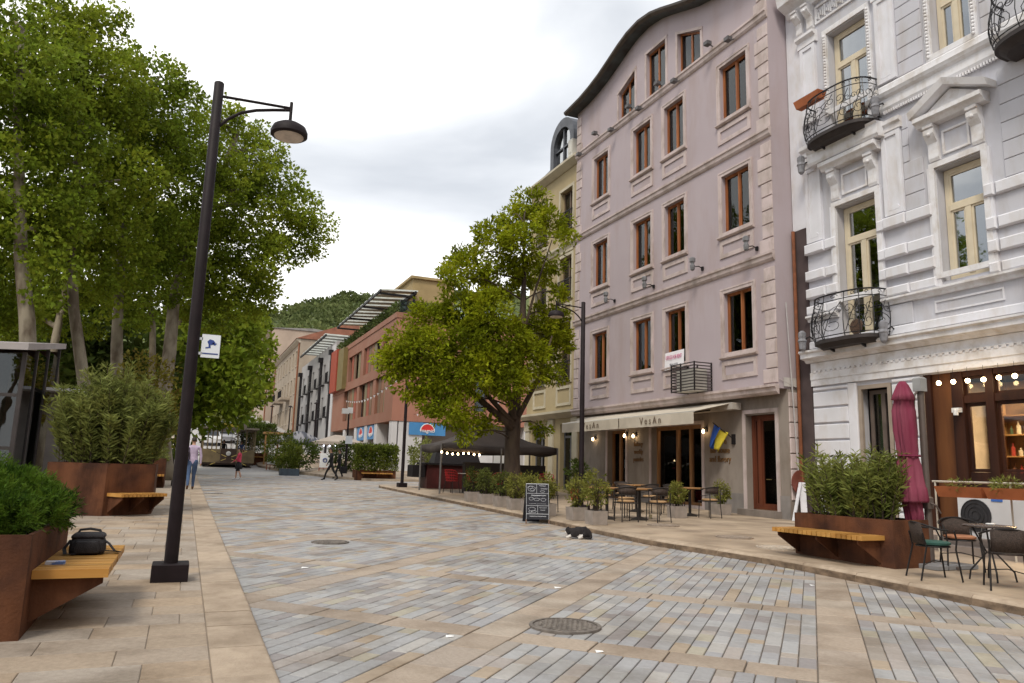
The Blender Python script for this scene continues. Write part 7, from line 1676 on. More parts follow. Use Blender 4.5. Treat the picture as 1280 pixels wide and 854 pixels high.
for r_ in (0.08, 0.15, 0.22, 0.28): b.tube([(13.085, 9.28 + r_ * math.cos(a), 0.92 + r_ * math.sin(a)) for a in np.linspace(0, 6.283, 25)], 0.006, 4)
b.prism([(0.285 * math.cos(a), 0.285 * math.sin(a)) for a in np.linspace(0, 6.2, 24)], lambda p, k: (13.098 - 0.004 * k, 9.28 + p[0], 0.92 + p[1])); b.build('fan_grille', pm('fan_dark', (0.03, 0.03, 0.035), 0.5, 0.2, 6, 0), t)
b = MB(); b.box(13.09, 13.1, 8.78, 8.98, 1.18, 1.24); b.build('label_plate', pm('label_blue', (0.05, 0.15, 0.5), 0.5, 0.05, 3, 0), t)

# ================================================================== chalkboard, easels, white frame
def a_board():
    p = gp(672, 655, 0); cx, cy, z = float(p[0]), float(p[1]), gz(p[1])
    rz = R(-16); t = thing('chalkboard', 'black sandwich chalkboard with white drawn panels standing at the kerb', 'chalkboard', (cx, cy, z), rz)
    M_CB = pm('chalk_black', (0.018, 0.018, 0.026), 0.7, 0.3, 6, 0.05); M_CH = pm('chalk_white', (0.62, 0.64, 0.68), 0.9, 0.1, 9, 0)
    w, h, tilt = 0.27, 0.92, 0.16
    def F(x, s, d=0.0): return (x, tilt * s / h * 1.0 - d, s)       # front leaf leans back
    def add(name, mat, rects, d0, d1, parent):
        b = MB()
        for x0, x1, s0, s1 in rects: b.add([F(x0, s0, d0), F(x1, s0, d0), F(x1, s1, d0), F(x0, s1, d0), F(x0, s0, d1), F(x1, s0, d1), F(x1, s1, d1), F(x0, s1, d1)], [(0, 1, 2, 3), (4, 5, 6, 7), (0, 1, 5, 4), (1, 2, 6, 5), (2, 3, 7, 6), (3, 0, 4, 7)])
        me = b.mesh(name, mat); return obj(name, me, parent)
    fr = add('front_leaf', M_CB, [(-w, w, 0.1, h)], -0.02, 0.0, t)
    for sx in (-1, 1): add('leg', pm('board_wood', (0.15, 0.09, 0.06), 0.7, 0.2, 5, 0), [(sx * w - 0.015, sx * w + 0.015, 0, 0.1)], -0.02, 0.0, t)
    b = MB(); b.add([(-w, 0.18, h), (w, 0.18, h), (w, 0.62, 0.0), (-w, 0.62, 0.0), (-w, 0.2, h), (w, 0.2, h), (w, 0.64, 0.0), (-w, 0.64, 0.0)], [(0, 1, 2, 3), (4, 5, 6, 7), (0, 1, 5, 4), (1, 2, 6, 5), (2, 3, 7, 6), (3, 0, 4, 7)]); obj('back_leaf', b.mesh('back_leaf', M_CB), t)
    L_ = 0.006
    lines = [(-w, w, h - L_ * 2, h), (-w, -w + L_, 0.1, h), (w - L_, w, 0.1, h), (-w, w, 0.69, 0.69 + L_), (-w, w, 0.41, 0.41 + L_), (-w, w, 0.22, 0.22 + L_ * 1.5), (-0.02, -0.02 + L_, 0.69, h), (0.0, L_, 0.22, 0.41)]
    add('panel_line', M_CH, lines, 0.0, 0.002, fr)['kind'] = 'stuff'
    b = MB()
    def scrib(xa, xb, s, amp, fq, r=0.0035):
        n = int((xb - xa) * 120); b.tube([F(xa + (xb - xa) * i / n, s + amp * math.sin(i * fq) * (0.6 + 0.4 * math.sin(i * 1.7)), 0.003) for i in range(n + 1)], r, 4)
    scrib(-0.15, 0.05, 0.645, 0.016, 1.9, 0.006); scrib(0.0, 0.2, 0.645, 0.014, 2.3, 0.006); scrib(-0.2, 0.2, 0.455, 0.006, 2.1, 0.002)
    scrib(-0.19, 0.2, 0.17, 0.010, 2.2, 0.005); scrib(0.04, 0.2, 0.87, 0.016, 1.5); scrib(0.08, 0.24, 0.80, 0.014, 1.8); scrib(0.04, 0.22, 0.365, 0.010, 2.0, 0.003); scrib(0.07, 0.18, 0.31, 0.012, 1.6, 0.004)
    for cx_, cs_, rx_, rs_ in ((-0.15, 0.57, 0.05, 0.035), (-0.02, 0.555, 0.07, 0.03), (0.14, 0.55, 0.06, 0.035), (-0.14, 0.80, 0.09, 0.06), (-0.12, 0.78, 0.045, 0.03), (0.12, 0.74, 0.05, 0.02), (-0.13, 0.33, 0.08, 0.045), (-0.09, 0.28, 0.06, 0.025), (-0.17, 0.27, 0.04, 0.02), (-0.17, 0.83, 0.05, 0.03)):
        b.tube([F(cx_ + rx_ * math.cos(a) * (1 + 0.2 * math.sin(5 * a)), cs_ + rs_ * math.sin(a), 0.003) for a in np.linspace(0, 6.283, 17)], 0.003, 4)
    o = obj('chalk_drawing', b.mesh('chalk_drawing', M_CH), fr); o['kind'] = 'stuff'
a_board()
def easel(label, u, v, Y, s=1.0):
    p = gpt(u, Y, 0.0 if Y > 45 else 0); t = thing('easel_sign', label, 'sign', p)
    x, y, z = p; b = MB(); M_E = pm('easel_wood', (0.30, 0.09, 0.05), 0.7, 0.2, 5, 0)
    for sx in (-1, 1): b.beam((x + sx * 0.3 * s, y, z), (x + sx * 0.24 * s, y + 0.15, z + 1.25 * s), 0.05, 0.05)
    b.beam((x, y + 0.6, z), (x, y + 0.16, z + 1.2 * s), 0.05, 0.05); b.beam((x - 0.29 * s, y, z + 0.4 * s), (x + 0.29 * s, y, z + 0.4 * s), 0.05, 0.05); b.build('frame', M_E, t)
    b = MB(); b.add([(x - 0.3 * s, y - 0.03, z + 0.42 * s), (x + 0.3 * s, y - 0.03, z + 0.42 * s), (x + 0.27 * s, y + 0.1, z + 1.2 * s), (x - 0.27 * s, y + 0.1, z + 1.2 * s), (x - 0.3 * s, y, z + 0.42 * s), (x + 0.3 * s, y, z + 0.42 * s), (x + 0.27 * s, y + 0.13, z + 1.2 * s), (x - 0.27 * s, y + 0.13, z + 1.2 * s)], [(0, 1, 2, 3), (4, 5, 6, 7), (0, 1, 5, 4), (1, 2, 6, 5), (2, 3, 7, 6), (3, 0, 4, 7)]); bd = b.build('board', M_SWHT, t)
    b = MB(); b.tube([(x + 0.1 * s * math.cos(a), y - 0.04 + 0.06, z + (0.82 + 0.1 * math.sin(a)) * s) for a in np.linspace(0, 6.283, 13)], 0.03 * s, 5); b.build('motif', M_NAVY, bd)
easel('white easel sign beside the walking couple', 405, 586, 49, 1.15); easel('small white easel sign by the parked bicycle', 338, 586, 56, 0.95)
# white timber frame with a dark red disc behind the long planter
p = gp(990, 651, RP); fx, fy_, fz = float(p[0]), float(p[1]), gz(p[1]) + RP
t = thing('trestle', 'white timber trestle carrying a dark red round board behind the long planter', 'trestle', (fx + 0.1, fy_, fz))
M_WPT = pm('white_paint', (0.62, 0.62, 0.66), 0.5, 0.08, 3, 0.1, 30)
b = MB(); b.beam((fx - 0.02, fy_ - 0.08, fz), (fx + 0.32, fy_ - 0.02, fz + 1.0), 0.085, 0.03); b.build('leg', M_WPT, t)
b = MB(); b.beam((fx + 0.34, fy_ - 0.1, fz + 0.04), (fx + 0.40, fy_, fz + 1.0), 0.16, 0.03); b.build('leg', M_WPT, t)
b = MB(); b.beam((fx + 0.75, fy_ + 0.1, fz), (fx + 0.5, fy_ + 0.1, fz + 1.0), 0.085, 0.03); b.build('leg', M_WPT, t)
b = MB(); b.prism([(0.33 * math.cos(a), 0.33 * math.sin(a)) for a in np.linspace(0, 6.1, 26)], lambda q, k: (fx + 0.42 + q[0], fy_ + 0.04 + 0.03 * k, fz + 1.0 + q[1])); b.build('round_board', pm('dark_red_board', (0.16, 0.045, 0.03), 0.5, 0.15, 4, 0), t)

# ================================================================== bag and pack on the near bench
zb_ = z1 + 0.463
t = thing('camera_bag', 'black camera bag with a loose strap lying on the near bench', 'bag', (-0.72, 7.95, zb_))
M_BAG = pm('bag_nylon', (0.016, 0.014, 0.017), 0.7, 0.3, 20, 0.4, 90)
def puffy(name, dims, ctr, parent, mat, sub=2, taper=0.85):
    b = MB(); x, y, z = ctr; a, c, h = dims
    vs = [(x - a, y - c, z), (x + a, y - c, z), (x + a, y + c, z), (x - a, y + c, z), (x - a * 1.05, y - c * 1.05, z + h * 0.5), (x + a * 1.05, y - c * 1.05, z + h * 0.5), (x + a * 1.05, y + c * 1.05, z + h * 0.5), (x - a * 1.05, y + c * 1.05, z + h * 0.5), (x - a * taper, y - c * taper, z + h), (x + a * taper, y - c * taper, z + h), (x + a * taper, y + c * taper, z + h), (x - a * taper, y + c * taper, z + h)]
    fs = [(0, 3, 2, 1), (8, 9, 10, 11)]
    for i in range(4): j = (i + 1) % 4; fs += [(i, j, j + 4, i + 4), (i + 4, j + 4, j + 8, i + 8)]
    b.add(vs, fs); o = b.build(name, mat, parent, smooth='all'); s = o.modifiers.new('bev', 'BEVEL'); s.width = min(dims) * 0.42; s.segments = 4; s.limit_method = 'NONE'; return o
puffy('bag_body', (0.14, 0.1, 0.17), (-0.72, 7.95, zb_ - 0.012), t, M_BAG, 2, 0.9)
puffy('front_pocket', (0.10, 0.03, 0.11), (-0.72, 7.845, zb_ + 0.01), t, M_BAG)
puffy('lid', (0.13, 0.1, 0.05), (-0.72, 7.96, zb_ + 0.135), t, M_BAG)
b = MB(); b.tube([(-0.82, 7.98, zb_ + 0.16), (-0.8, 8.0, zb_ + 0.205), (-0.72, 8.0, zb_ + 0.215), (-0.64, 8.0, zb_ + 0.2), (-0.62, 7.98, zb_ + 0.16)], 0.012, 6); b.build('handle', M_BAG, t)
b = MB(); pts = [(-0.6, 7.95, zb_ + 0.12), (-0.55, 7.92, zb_ + 0.09), (-0.5, 7.9, zb_ + 0.03), (-0.46, 7.93, zb_ + 0.012), (-0.5, 8.0, zb_ + 0.012), (-0.58, 8.0, zb_ + 0.02)]
for p0, p1 in zip(pts[:-1], pts[1:]): b.beam(p0, p1, 0.035, 0.006)
b.build('strap', M_BAG, t)
b = MB(); pts = [(-0.86, 7.95, zb_ + 0.12), (-0.9, 7.9, zb_ + 0.05), (-0.88, 7.82, zb_ + 0.012), (-0.8, 7.8, zb_ + 0.012)]
for p0, p1 in zip(pts[:-1], pts[1:]): b.beam(p0, p1, 0.03, 0.006)
b.build('side_strap', M_BAG, t)
b = MB(); b.bbox(-0.94, -0.80, 7.18, 7.24, zb_, zb_ + 0.028, 0.006); o = b.build('tissue_pack', pm('pack_blue', (0.10, 0.16, 0.36), 0.4, 0.4, 14, 0, col2=(0.5, 0.5, 0.55), lo=0.45, hi=0.55), None, (-0.87, 7.2, zb_)); tag(o, 'small blue and white packet lying on the near bench', 'packet')
# ================================================================== black marquee, dark counter and red chairs
M_TENT = pm('tent_cloth', (0.055, 0.042, 0.036), 0.8, 0.2, 1.2, 0.3, 12, col2=(0.035, 0.026, 0.023))
yA, yB = 26.6, 29.2
fl0, fr0 = ptY(552, 556, yA), ptY(697, 559, yA); xl, xr = float(fl0[0]), float(fr0[0]); ze = float((fl0[2] + fr0[2]) / 2)
zt0 = gz(28) + RP; pk_ = (float(ptY(606, 523, 27.9)[0]), 27.9, float(ptY(606, 523, 27.9)[2]))
mq = thing('marquee', 'low black marquee with strings of bulbs behind the locust tree', 'tent', ((xl + xr) / 2, 28.2, zt0))
b = MB(); n = 8; vs, fs = [], []
cor = [(xl, yA), (xr, yA), (xr, yB), (xl, yB)]
for e in range(4):
    a, c = cor[e], cor[(e + 1) % 4]; k0 = len(vs)
    for i in range(n + 1):
        f = i / n; ex, ey = a[0] + (c[0] - a[0]) * f, a[1] + (c[1] - a[1]) * f
        for j in range(6):
            g = j / 5; sag = -0.22 * math.sin(math.pi * g) - 0.1 * math.sin(math.pi * f) * (1 - g)
            vs.append((ex + (pk_[0] - ex) * g, ey + (pk_[1] - ey) * g, ze + (pk_[2] - ze) * g + sag))
    for i in range(n):
        for j in range(5): q = k0 + i * 6 + j; fs.append((q, q + 6, q + 7, q + 1))
b.add(vs, fs); cpy = b.build('canopy', M_TENT, mq, smooth='all'); cpy.modifiers.new('thick', 'SOLIDIFY').thickness = 0.01
for e in range(4):
    a, c = cor[e], cor[(e + 1) % 4]; b = MB(); vs, fs = [], []
    for i in range(17):
        f = i / 16; ex, ey = a[0] + (c[0] - a[0]) * f, a[1] + (c[1] - a[1]) * f; z_ = ze - 0.1 * math.sin(math.pi * f)
        vs += [(ex, ey, z_), (ex + 0.02 * math.sin(i * 2), ey + 0.02 * math.cos(i * 2), z_ - 0.24)]
    for i in range(16): fs.append((2 * i, 2 * i + 2, 2 * i + 3, 2 * i + 1))
    b.add(vs, fs); o = b.build('valance', M_TENT, mq, smooth='all'); o.modifiers.new('thick', 'SOLIDIFY').thickness = 0.008
for (x, y) in cor + [((xl + xr) / 2, yA)]:
    b = MB(); b.tube([(x, y, zt0 - 0.05), (x, y, ze - (0.1 if (x, y) not in cor else 0))], 0.035, 6); b.build('pole', pm('tent_pole', (0.2, 0.19, 0.19), 0.4, 0.1, 4, 0, metal=0.5), mq)
sl_ = thing('bulb_string', 'warm bulb string hanging along the marquee edge', 'string lights', (xl, yA, ze - 0.2))
b = MB(); cp = []
for i in range(15):
    f = i / 14; cp.append((xl + (xr - xl) * f * 0.62, yA - 0.05, ze - 0.27 - 0.06 * math.sin(math.pi * ((f * 3) % 1))))
b.tube(cp, 0.006, 4); b.build('wire', M_BLACK, sl_)
for i in list(range(0, 8)) + [13, 14]:
    b = MB(); c = cp[i]; b.lathe([(0.035 * math.sin(t), -0.04 * math.cos(t)) for t in np.linspace(0.1, 3.0, 6)], 8, (c[0], c[1], c[2] - 0.04)); b.build('bulb', BULB, sl_, smooth='all')
# dark bar counter under a lifted lid
zc0 = gz(31) + RP
t = thing('bar_counter', 'black and dark red bar counter with a raised lid beside the corner lamp', 'counter', (10.3, 30.9, zc0))
b = MB(); b.bbox(9.35, 11.9, 30.4, 31.4, zc0, zc0 + 0.98, 0.02); b.build('body', pm('counter_red', (0.055, 0.012, 0.012), 0.5, 0.3, 3, 0.1), t)
b = MB(); b.bbox(9.2, 12.0, 30.3, 31.5, zc0 + 0.985, zc0 + 1.06, 0.01); b.build('top', M_BLACK, t)
b = MB(); b.add([(9.7, 30.6, zc0 + 1.06), (11.8, 30.6, zc0 + 1.06), (11.8, 31.4, zc0 + 1.06), (9.7, 31.4, zc0 + 1.06), (9.9, 30.9, zc0 + 1.62), (11.7, 30.9, zc0 + 1.62), (11.7, 31.3, zc0 + 1.62), (9.9, 31.3, zc0 + 1.62)], [(0, 3, 2, 1), (4, 5, 6, 7), (0, 1, 5, 4), (1, 2, 6, 5), (2, 3, 7, 6), (3, 0, 4, 7)]); b.build('hood', M_BLACK, t)
b = MB(); b.bbox(8.75, 9.3, 30.5, 31.3, zc0 + 0.45, zc0 + 0.95, 0.01); b.build('side_tray', M_BLACK, t)
b = MB(); b.box(9.9, 11.5, 27.3, 27.6, zt0, zt0 + 1.15); b.box(11.6, 13.4, 27.5, 27.8, zt0, zt0 + 1.1); o = b.build('bar_screen', pm('counter_dark', (0.02, 0.015, 0.015), 0.6, 0.2, 3, 0.05), None, (11.6, 27.5, zt0)); tag(o, 'dark low bar screen standing under the marquee', 'screen')
b = MB(); b.box(12.0, 12.9, 29.6, 29.64, zt0 + 0.9, zt0 + 1.7); b.box(12.42, 12.48, 29.64, 29.68, zt0, zt0 + 0.9); o = b.build('menu_board', pm('sign_white', (0.8, 0.8, 0.8), 0.4, 0.03, 2, 0), None, (12.45, 29.62, zt0)); tag(o, 'white menu board seen between the marquee poles', 'sign')
M_RED = pm('red_chair', (0.42, 0.018, 0.022), 0.45, 0.12, 5, 0.05)
def red_chair():
    t = thing('red_chair', '', 'chair')
    for sx in (-1, 1):
        for sy in (-1, 1): b = MB(); b.tube([(sx * 0.23, sy * 0.22, 0), (sx * 0.17, sy * 0.16, 0.44)], 0.013, 6); b.build('leg', M_BTUBE, t)
    b = MB(); b.lathe([(0.05, 0.43), (0.22, 0.44), (0.24, 0.47), (0.2, 0.465)], 16); b.build('seat', M_RED, t, smooth=True)
    b = MB(); n = 13; A = np.linspace(-1.9, 1.9, n)
    for z, s in ((0.56, 0.95), (0.66, 1.0), (0.76, 1.03), (0.86, 1.03)): b.tube([(0.25 * s * math.sin(a), -0.25 * s * math.cos(a) - (z - 0.5) * 0.12, z - 0.14 * (a / 1.9) ** 4 * (z - 0.45) / 0.4) for a in A], 0.01, 5)
    for a in A: b.tube([(0.21 * math.sin(a), -0.21 * math.cos(a), 0.46), (0.257 * math.sin(a), -0.257 * math.cos(a) - 0.043, 0.86 - 0.14 * (a / 1.9) ** 4)], 0.008, 4)
    o = b.build('back_shell', M_RED, t); o['kind'] = 'stuff'
    return t
rc = red_chair(); frc = flat(rc); RGp = 'red wire chairs near the marquee'
setat(rc, 9.35, 27.2, R(-60), 'red wire chair standing clear beside the dark counter', RGp)
for x, y, a, lab in ((10.1, 24.6, R(30), 'red wire chair behind the first kerb pots'), (11.0, 25.2, R(100), 'red wire chair under the marquee beside the trunk'), (9.9, 26.4, R(200), 'red wire chair half under the marquee edge'), (11.9, 24.3, R(160), 'red wire chair between the locust trunk and the ochre house')):
    copy_tree(rc, (x, y, gz(y) + RP), a, lab, RGp, frc)
x, y = 10.0, 27.3; z = gz(y) + RP; t = thing('white_table', 'small round white cafe table beside the red chair', 'table', (x, y, z))
b = MB(); b.lathe([(0.38, 0.72), (0.4, 0.73), (0.39, 0.745)], 24, (x, y, z)); b.build('table_top', pm('white_top', (0.65, 0.65, 0.66), 0.4, 0.05, 3, 0), t); b = MB(); b.lathe([(0.2, 0), (0.2, 0.02), (0.03, 0.05), (0.03, 0.72)], 12, (x, y, z)); b.build('column', M_BTUBE, t)
x, y = 12.7, 23.5; z = gz(y) + RP; t = thing('red_pot_plant', 'dark shrub in a red pot against the ochre house', 'potted plant', (x, y, z))
b = MB(); b.lathe([(0.2, 0), (0.27, 0.4), (0.24, 0.4), (0.2, 0.35)], 14, (x, y, z)); b.build('pot', M_RED, t, smooth=True); bushy(900, (x, y, z + 0.95), 0.38, (1, 1, 1.1), 0.1, 0.05, L_DARKT, 'foliage', t, z0=z + 0.35)

# ================================================================== hedges, bushes and tents up the street
def box_hedge(label, x0, x1, y0, y1, z, h, n, leafm=L_HEDGE, ph=0.45, name='hedge'):
    planter(label.replace('hedge', 'steel planter below the hedge'), [(x0, y0), (x1, y0), (x1, y1), (x0, y1)], z, ph, ((x0 + 0.25, y0), (x1 - 0.25, y0), (0, -1), 0.35, ph * 0.7, 0.12), 'bench_planter')
    t = thing(name, label, 'hedge', ((x0 + x1) / 2, (y0 + y1) / 2, z + ph))
    P = np.c_[RNG.uniform(x0 - 0.08, x1 + 0.08, n), RNG.uniform(y0 - 0.08, y1 + 0.1, n), z + ph - 0.05 + h * RNG.random(n) ** 0.8]
    ax = RNG.integers(0, 3, n)                      # push most leaves to the faces
    P[ax == 0, 1] = y0 + RNG.normal(0, 0.06, (ax == 0).sum()) - 0.04; P[ax == 1, 2] = z + ph + h + RNG.normal(0, 0.07, (ax == 1).sum())
    D = unit(RNG.normal(size=(n, 3)) + np.array([0, -0.4, 0.5]))
    o = obj('foliage', leaf_mesh('foliage', P - np.array(wloc(t)), D, 0.13, 0.075, leafm), t); o['kind'] = 'stuff'
    b = MB()
    for i in range(10): xx = x0 + (x1 - x0) * (i + 0.5) / 10; b.tube([(xx, (y0 + y1) / 2, z + ph - 0.1), (xx + RNG.normal() * 0.1, (y0 + y1) / 2, z + ph + h * 0.9)], 0.02, 4)
    o = b.build('stems', M_BARKD, t); o['kind'] = 'stuff'
hz = gz(41.5) + RP
box_hedge('clipped hedge in front of the terracotta block corner', 8.75, 10.95, 41.5, 42.6, hz, 1.25, 6500)
fz_ = gz(63); p = gpt(318, 63)
box_hedge('tall dark hedge closing the street beside the tram kiosk', float(p[0]) - 1.5, float(p[0]) + 1.35, 62.5, 64, fz_, 2.2, 5200, L_DARKT, 0.9)
def bush(label, u, v, Y, r, squash=(1, 1, 1), leafm=L_DARKT, n=1500, L=0.17, W=0.09, name='bush'):
    c = PX(u, v, Y); g = (c[0], c[1], gz(Y) + (RP if c[0] > 7.8 else 0)); t = thing(name, label, 'bush', g)
    bushy(n, c, r, squash, L, W, leafm, 'foliage', t, 14, 0.2, 0.4, 8, g[2])
bush('dark bush beside the white easel sign', 376, 568, 50, 1.0, (1.2, 0.8, 0.85)); bush('bright leafed bush in pots along the far kerb', 362, 572, 49, 0.85, (1.0, 0.8, 1.0), L_HEDGE); bush('dark bush behind the walking couple', 432, 572, 48, 0.9, (1.2, 0.8, 1)); bush('flowering bush behind the parked bicycle', 350, 560, 55, 1.2, (0.9, 0.9, 1.1), L_HEDGE)
bush('bushy plant before the ochre recess of the terracotta block', 528, 572, 46, 0.95, (0.9, 0.9, 1.2), L_OLE2); bush('low shrub row behind the tram kiosk', 292, 522, 78, 1.6, (1.6, 0.8, 0.6), L_OLE, 1500, 0.25, 0.14)
bush('grey green shrub at the foot of the far trees', 325, 540, 66, 1.0, (1.2, 1, 0.9), L_HEDGE)
p = gpt(360, 47); b = MB(); b.bbox(p[0] - 0.5, p[0] + 0.6, p[1] - 0.3, p[1] + 0.3, p[2], p[2] + 0.4, 0.01); tag(b.build('plant_trough', pm('trough_blue', (0.05, 0.07, 0.09), 0.6, 0.2, 3, 0.05), None, p), 'blue grey plant trough below the bright leafed bush', 'planter')
def parasol_tent(label, u0, u1, v_e, v_p, Y, mat, stripes=None, name='parasol_tent'):
    a, c = ptY(u0, v_e, Y), ptY(u1, v_e, Y); xm = float((a[0] + c[0]) / 2); w = float((c[0] - a[0]) / 2); ze_ = float((a[2] + c[2]) / 2); zp = float(ptY((u0 + u1) / 2, v_p, Y)[2]); g = gz(Y)
    t = thing(name, label, 'parasol', (xm, Y, g)); cor = [(xm - w, Y - w), (xm + w, Y - w), (xm + w, Y + w), (xm - w, Y + w)]
    for e in range(4):
        q, r_ = cor[e], cor[(e + 1) % 4]; b = MB(); b.add([(q[0], q[1], ze_), (r_[0], r_[1], ze_), (xm + (r_[0] - xm) * 0.12, Y + (r_[1] - Y) * 0.12, zp), (xm + (q[0] - xm) * 0.12, Y + (q[1] - Y) * 0.12, zp), (q[0], q[1], ze_ - 0.22), (r_[0], r_[1], ze_ - 0.22)], [(0, 1, 2, 3), (0, 4, 5, 1)])
        o = b.build('canopy_panel', mat if not stripes or e % 2 == 0 else stripes, t); o.modifiers.new('thick', 'SOLIDIFY').thickness = 0.02
    b = MB(); b.tube([(xm, Y, g - 0.05), (xm, Y, zp)], 0.05, 8); b.build('mast', M_BTUBE, t)
    return t, xm, w, ze_
parasol_tent('dark striped market parasol beyond the bicycle', 345, 402, 552, 539, 60, pm('slate_cloth', (0.06, 0.065, 0.085), 0.8, 0.5, 0.8, 0.1, col2=(0.25, 0.25, 0.27), lo=0.48, hi=0.52, stretch=(3, 0.4, 0.4)))
t, xm, w, ze_ = parasol_tent('pale square market parasol with bulbs above the far bushes', 393, 449, 553, 544, 53, pm('pale_cloth', (0.34, 0.29, 0.25), 0.8, 0.08, 1, 0.1))
for i in range(9):
    b = MB(); xx = xm - w + 2 * w * i / 8; b.lathe([(0.05 * math.sin(q), -0.05 * math.cos(q)) for q in np.linspace(0.1, 3.0, 5)], 6, (xx, 53 - w - 0.05, ze_ - 0.3)); b.build('bulb', emit_mat('cool_bulb', (0.8, 0.85, 1.0), 3.0), t)
parasol_tent('dark folded-edge parasol before the beige houses', 322, 350, 541, 534, 66, M_TENT)
# timber stall posts by the far parasols
p = gpt(330, 60); t = thing('timber_stall', 'timber stall frame beside the tall dark hedge', 'stall', p); M_ST = pm('stall_wood', (0.33, 0.18, 0.07), 0.7, 0.2, 3, 0.1)
for dx in (-0.1, 0.8, 1.7):
    b = MB(); b.box(p[0] + dx, p[0] + dx + 0.12, 60, 60.12, p[2] - 0.1, p[2] + 2.5); b.build('post', M_ST, t)
b = MB(); b.box(p[0] - 0.2, p[0] + 2.0, 59.9, 60.9, p[2] + 2.5, p[2] + 2.65); b.build('top_board', M_ST, t); b = MB(); b.box(p[0] + 0.15, p[0] + 1.65, 60.05, 60.12, p[2] + 0.2, p[2] + 0.9); b.build('front_board', M_ST, t)
# bunting between the terracotta block and the corner lamp
for n_, (A_, B_) in enumerate((((12.9, 68, 7.2), (9.3, 33, 6.1)), ((12.9, 70, 6.4), (16.5, 36, 5.4)))):
    t = thing('bunting', ['string of small white flags running to the corner lamp', 'second lower string of small white flags before the terracotta block'][n_], 'bunting', A_, 0, 'white bunting strings')
    A_, B_ = np.array(A_), np.array(B_); pts = [A_ + (B_ - A_) * f - np.array([0, 0, 0.7 * math.sin(math.pi * f)]) for f in np.linspace(0, 1, 41)]
    b = MB(); b.tube([tuple(q) for q in pts], 0.012, 4); b.build('cord', M_BLACK, t)
    for i in range(2, 39, 2):
        q = pts[i]; b = MB(); b.prism([(-0.07, 0), (0.07, 0), (0, -0.16)], lambda s, k: (q[0] + s[0], q[1] + 0.02 * k, q[2] + s[1])); b.build('flag', pm('flag_white', (0.65, 0.64, 0.66), 0.7, 0.05, 3, 0), t)

# ================================================================== tram kiosk
p = gpt(284, 58); tx0, ty0, tz0 = float(p[0]), 58.0, gz(58)
t = thing('tram_kiosk', 'old open sided tram car used as kiosk, striped cross barrier in front', 'tram', (tx0, ty0, tz0))
M_TRB = pm('tram_body', (0.16, 0.12, 0.065), 0.6, 0.2, 2, 0.1); M_TRD = pm('tram_dark', (0.05, 0.03, 0.022), 0.6, 0.2, 3, 0.05)
hw = 1.75
for sx in (-1, 1): b = MB(); b.box(tx0 + (sx * hw if sx < 0 else 0.55), tx0 + (-0.55 if sx < 0 else hw), ty0, ty0 + 0.1, tz0 + 0.35, tz0 + 1.3); b.build('front_panel', M_TRB, t)
b = MB(); b.box(tx0 - 0.545, tx0 + 0.545, ty0 + 0.02, ty0 + 0.1, tz0 + 0.3, tz0 + 1.35); b.build('door_panel', M_TRD, t)
for sx in (-1, 1): b = MB(); b.box(tx0 + sx * hw - 0.05, tx0 + sx * hw + 0.05, ty0 + 0.11, ty0 + 6, tz0 + 0.35, tz0 + 1.3); b.build('side_panel', M_TRB, t)
for x_ in (-1.75, -1.45, -1.15, -0.85, -0.55, 0.55, 1.15, 1.75):
    b = MB(); b.box(tx0 + x_ - 0.04, tx0 + x_ + 0.04, ty0, ty0 + 0.08, tz0 + 1.3, tz0 + 2.75); b.build('post', M_TRB, t)
for y_ in (1.5, 3.0, 4.5, 6.0):
    for sx in (-1, 1): b = MB(); b.box(tx0 + sx * hw - 0.04, tx0 + sx * hw + 0.04, ty0 + y_ - 0.08, ty0 + y_, tz0 + 1.3, tz0 + 2.75); b.build('post', M_TRB, t)
b = MB(); b.box(tx0 - hw - 0.2, tx0 + hw + 0.2, ty0 - 0.3, ty0 + 6.3, tz0 + 2.75, tz0 + 2.87); b.box(tx0 - 1.1, tx0 + 1.1, ty0, ty0 + 6, tz0 + 2.87, tz0 + 3.15); b.build('roof', pm('tram_roof', (0.20, 0.17, 0.14), 0.6, 0.15, 2, 0.1), t)
b = MB(); b.box(tx0 - hw, tx0 + hw, ty0 + 0.1, ty0 + 6, tz0 + 0.2, tz0 + 0.34); b.build('floor', M_TRD, t)
b = MB(); b.lathe([(0.16, 0), (0.17, 0.04), (0.1, 0.07)], 14, (0, 0, 0)); b.v = [(tx0 + q[0], ty0 - q[2], tz0 + 1.0 + q[1]) for q in b.v]; b.build('headlight', pm('lamp_glass', (0.5, 0.5, 0.5), 0.2, 0.1, 4, 0), t)
b = MB(); b.box(tx0 - 0.5, tx0 + 0.5, ty0 - 0.35, ty0 - 0.31, tz0 + 2.9, tz0 + 3.12); b.build('name_board', pm('board_yellow', (0.5, 0.38, 0.05), 0.6, 0.1, 4, 0), t)
for y_ in (1.2, 4.8):
    for sx in (-1, 1): b = MB(); b.lathe([(0.3, -0.06), (0.34, 0), (0.3, 0.06)], 14); b.v = [(tx0 + sx * 1.2 + q[2], ty0 + y_ + q[0], tz0 + 0.3 + q[1]) for q in b.v]; b.build('wheel', M_TRD, t)
bt = thing('cross_barrier', 'yellow and white striped crossed barrier leaning before the tram kiosk', 'barrier', (tx0, ty0 - 0.8, tz0))
M_BYEL = pm('barrier_yellow', (0.55, 0.42, 0.12), 0.6, 0.1, 4, 0); M_BWH = pm('barrier_white', (0.6, 0.58, 0.52), 0.6, 0.1, 4, 0)
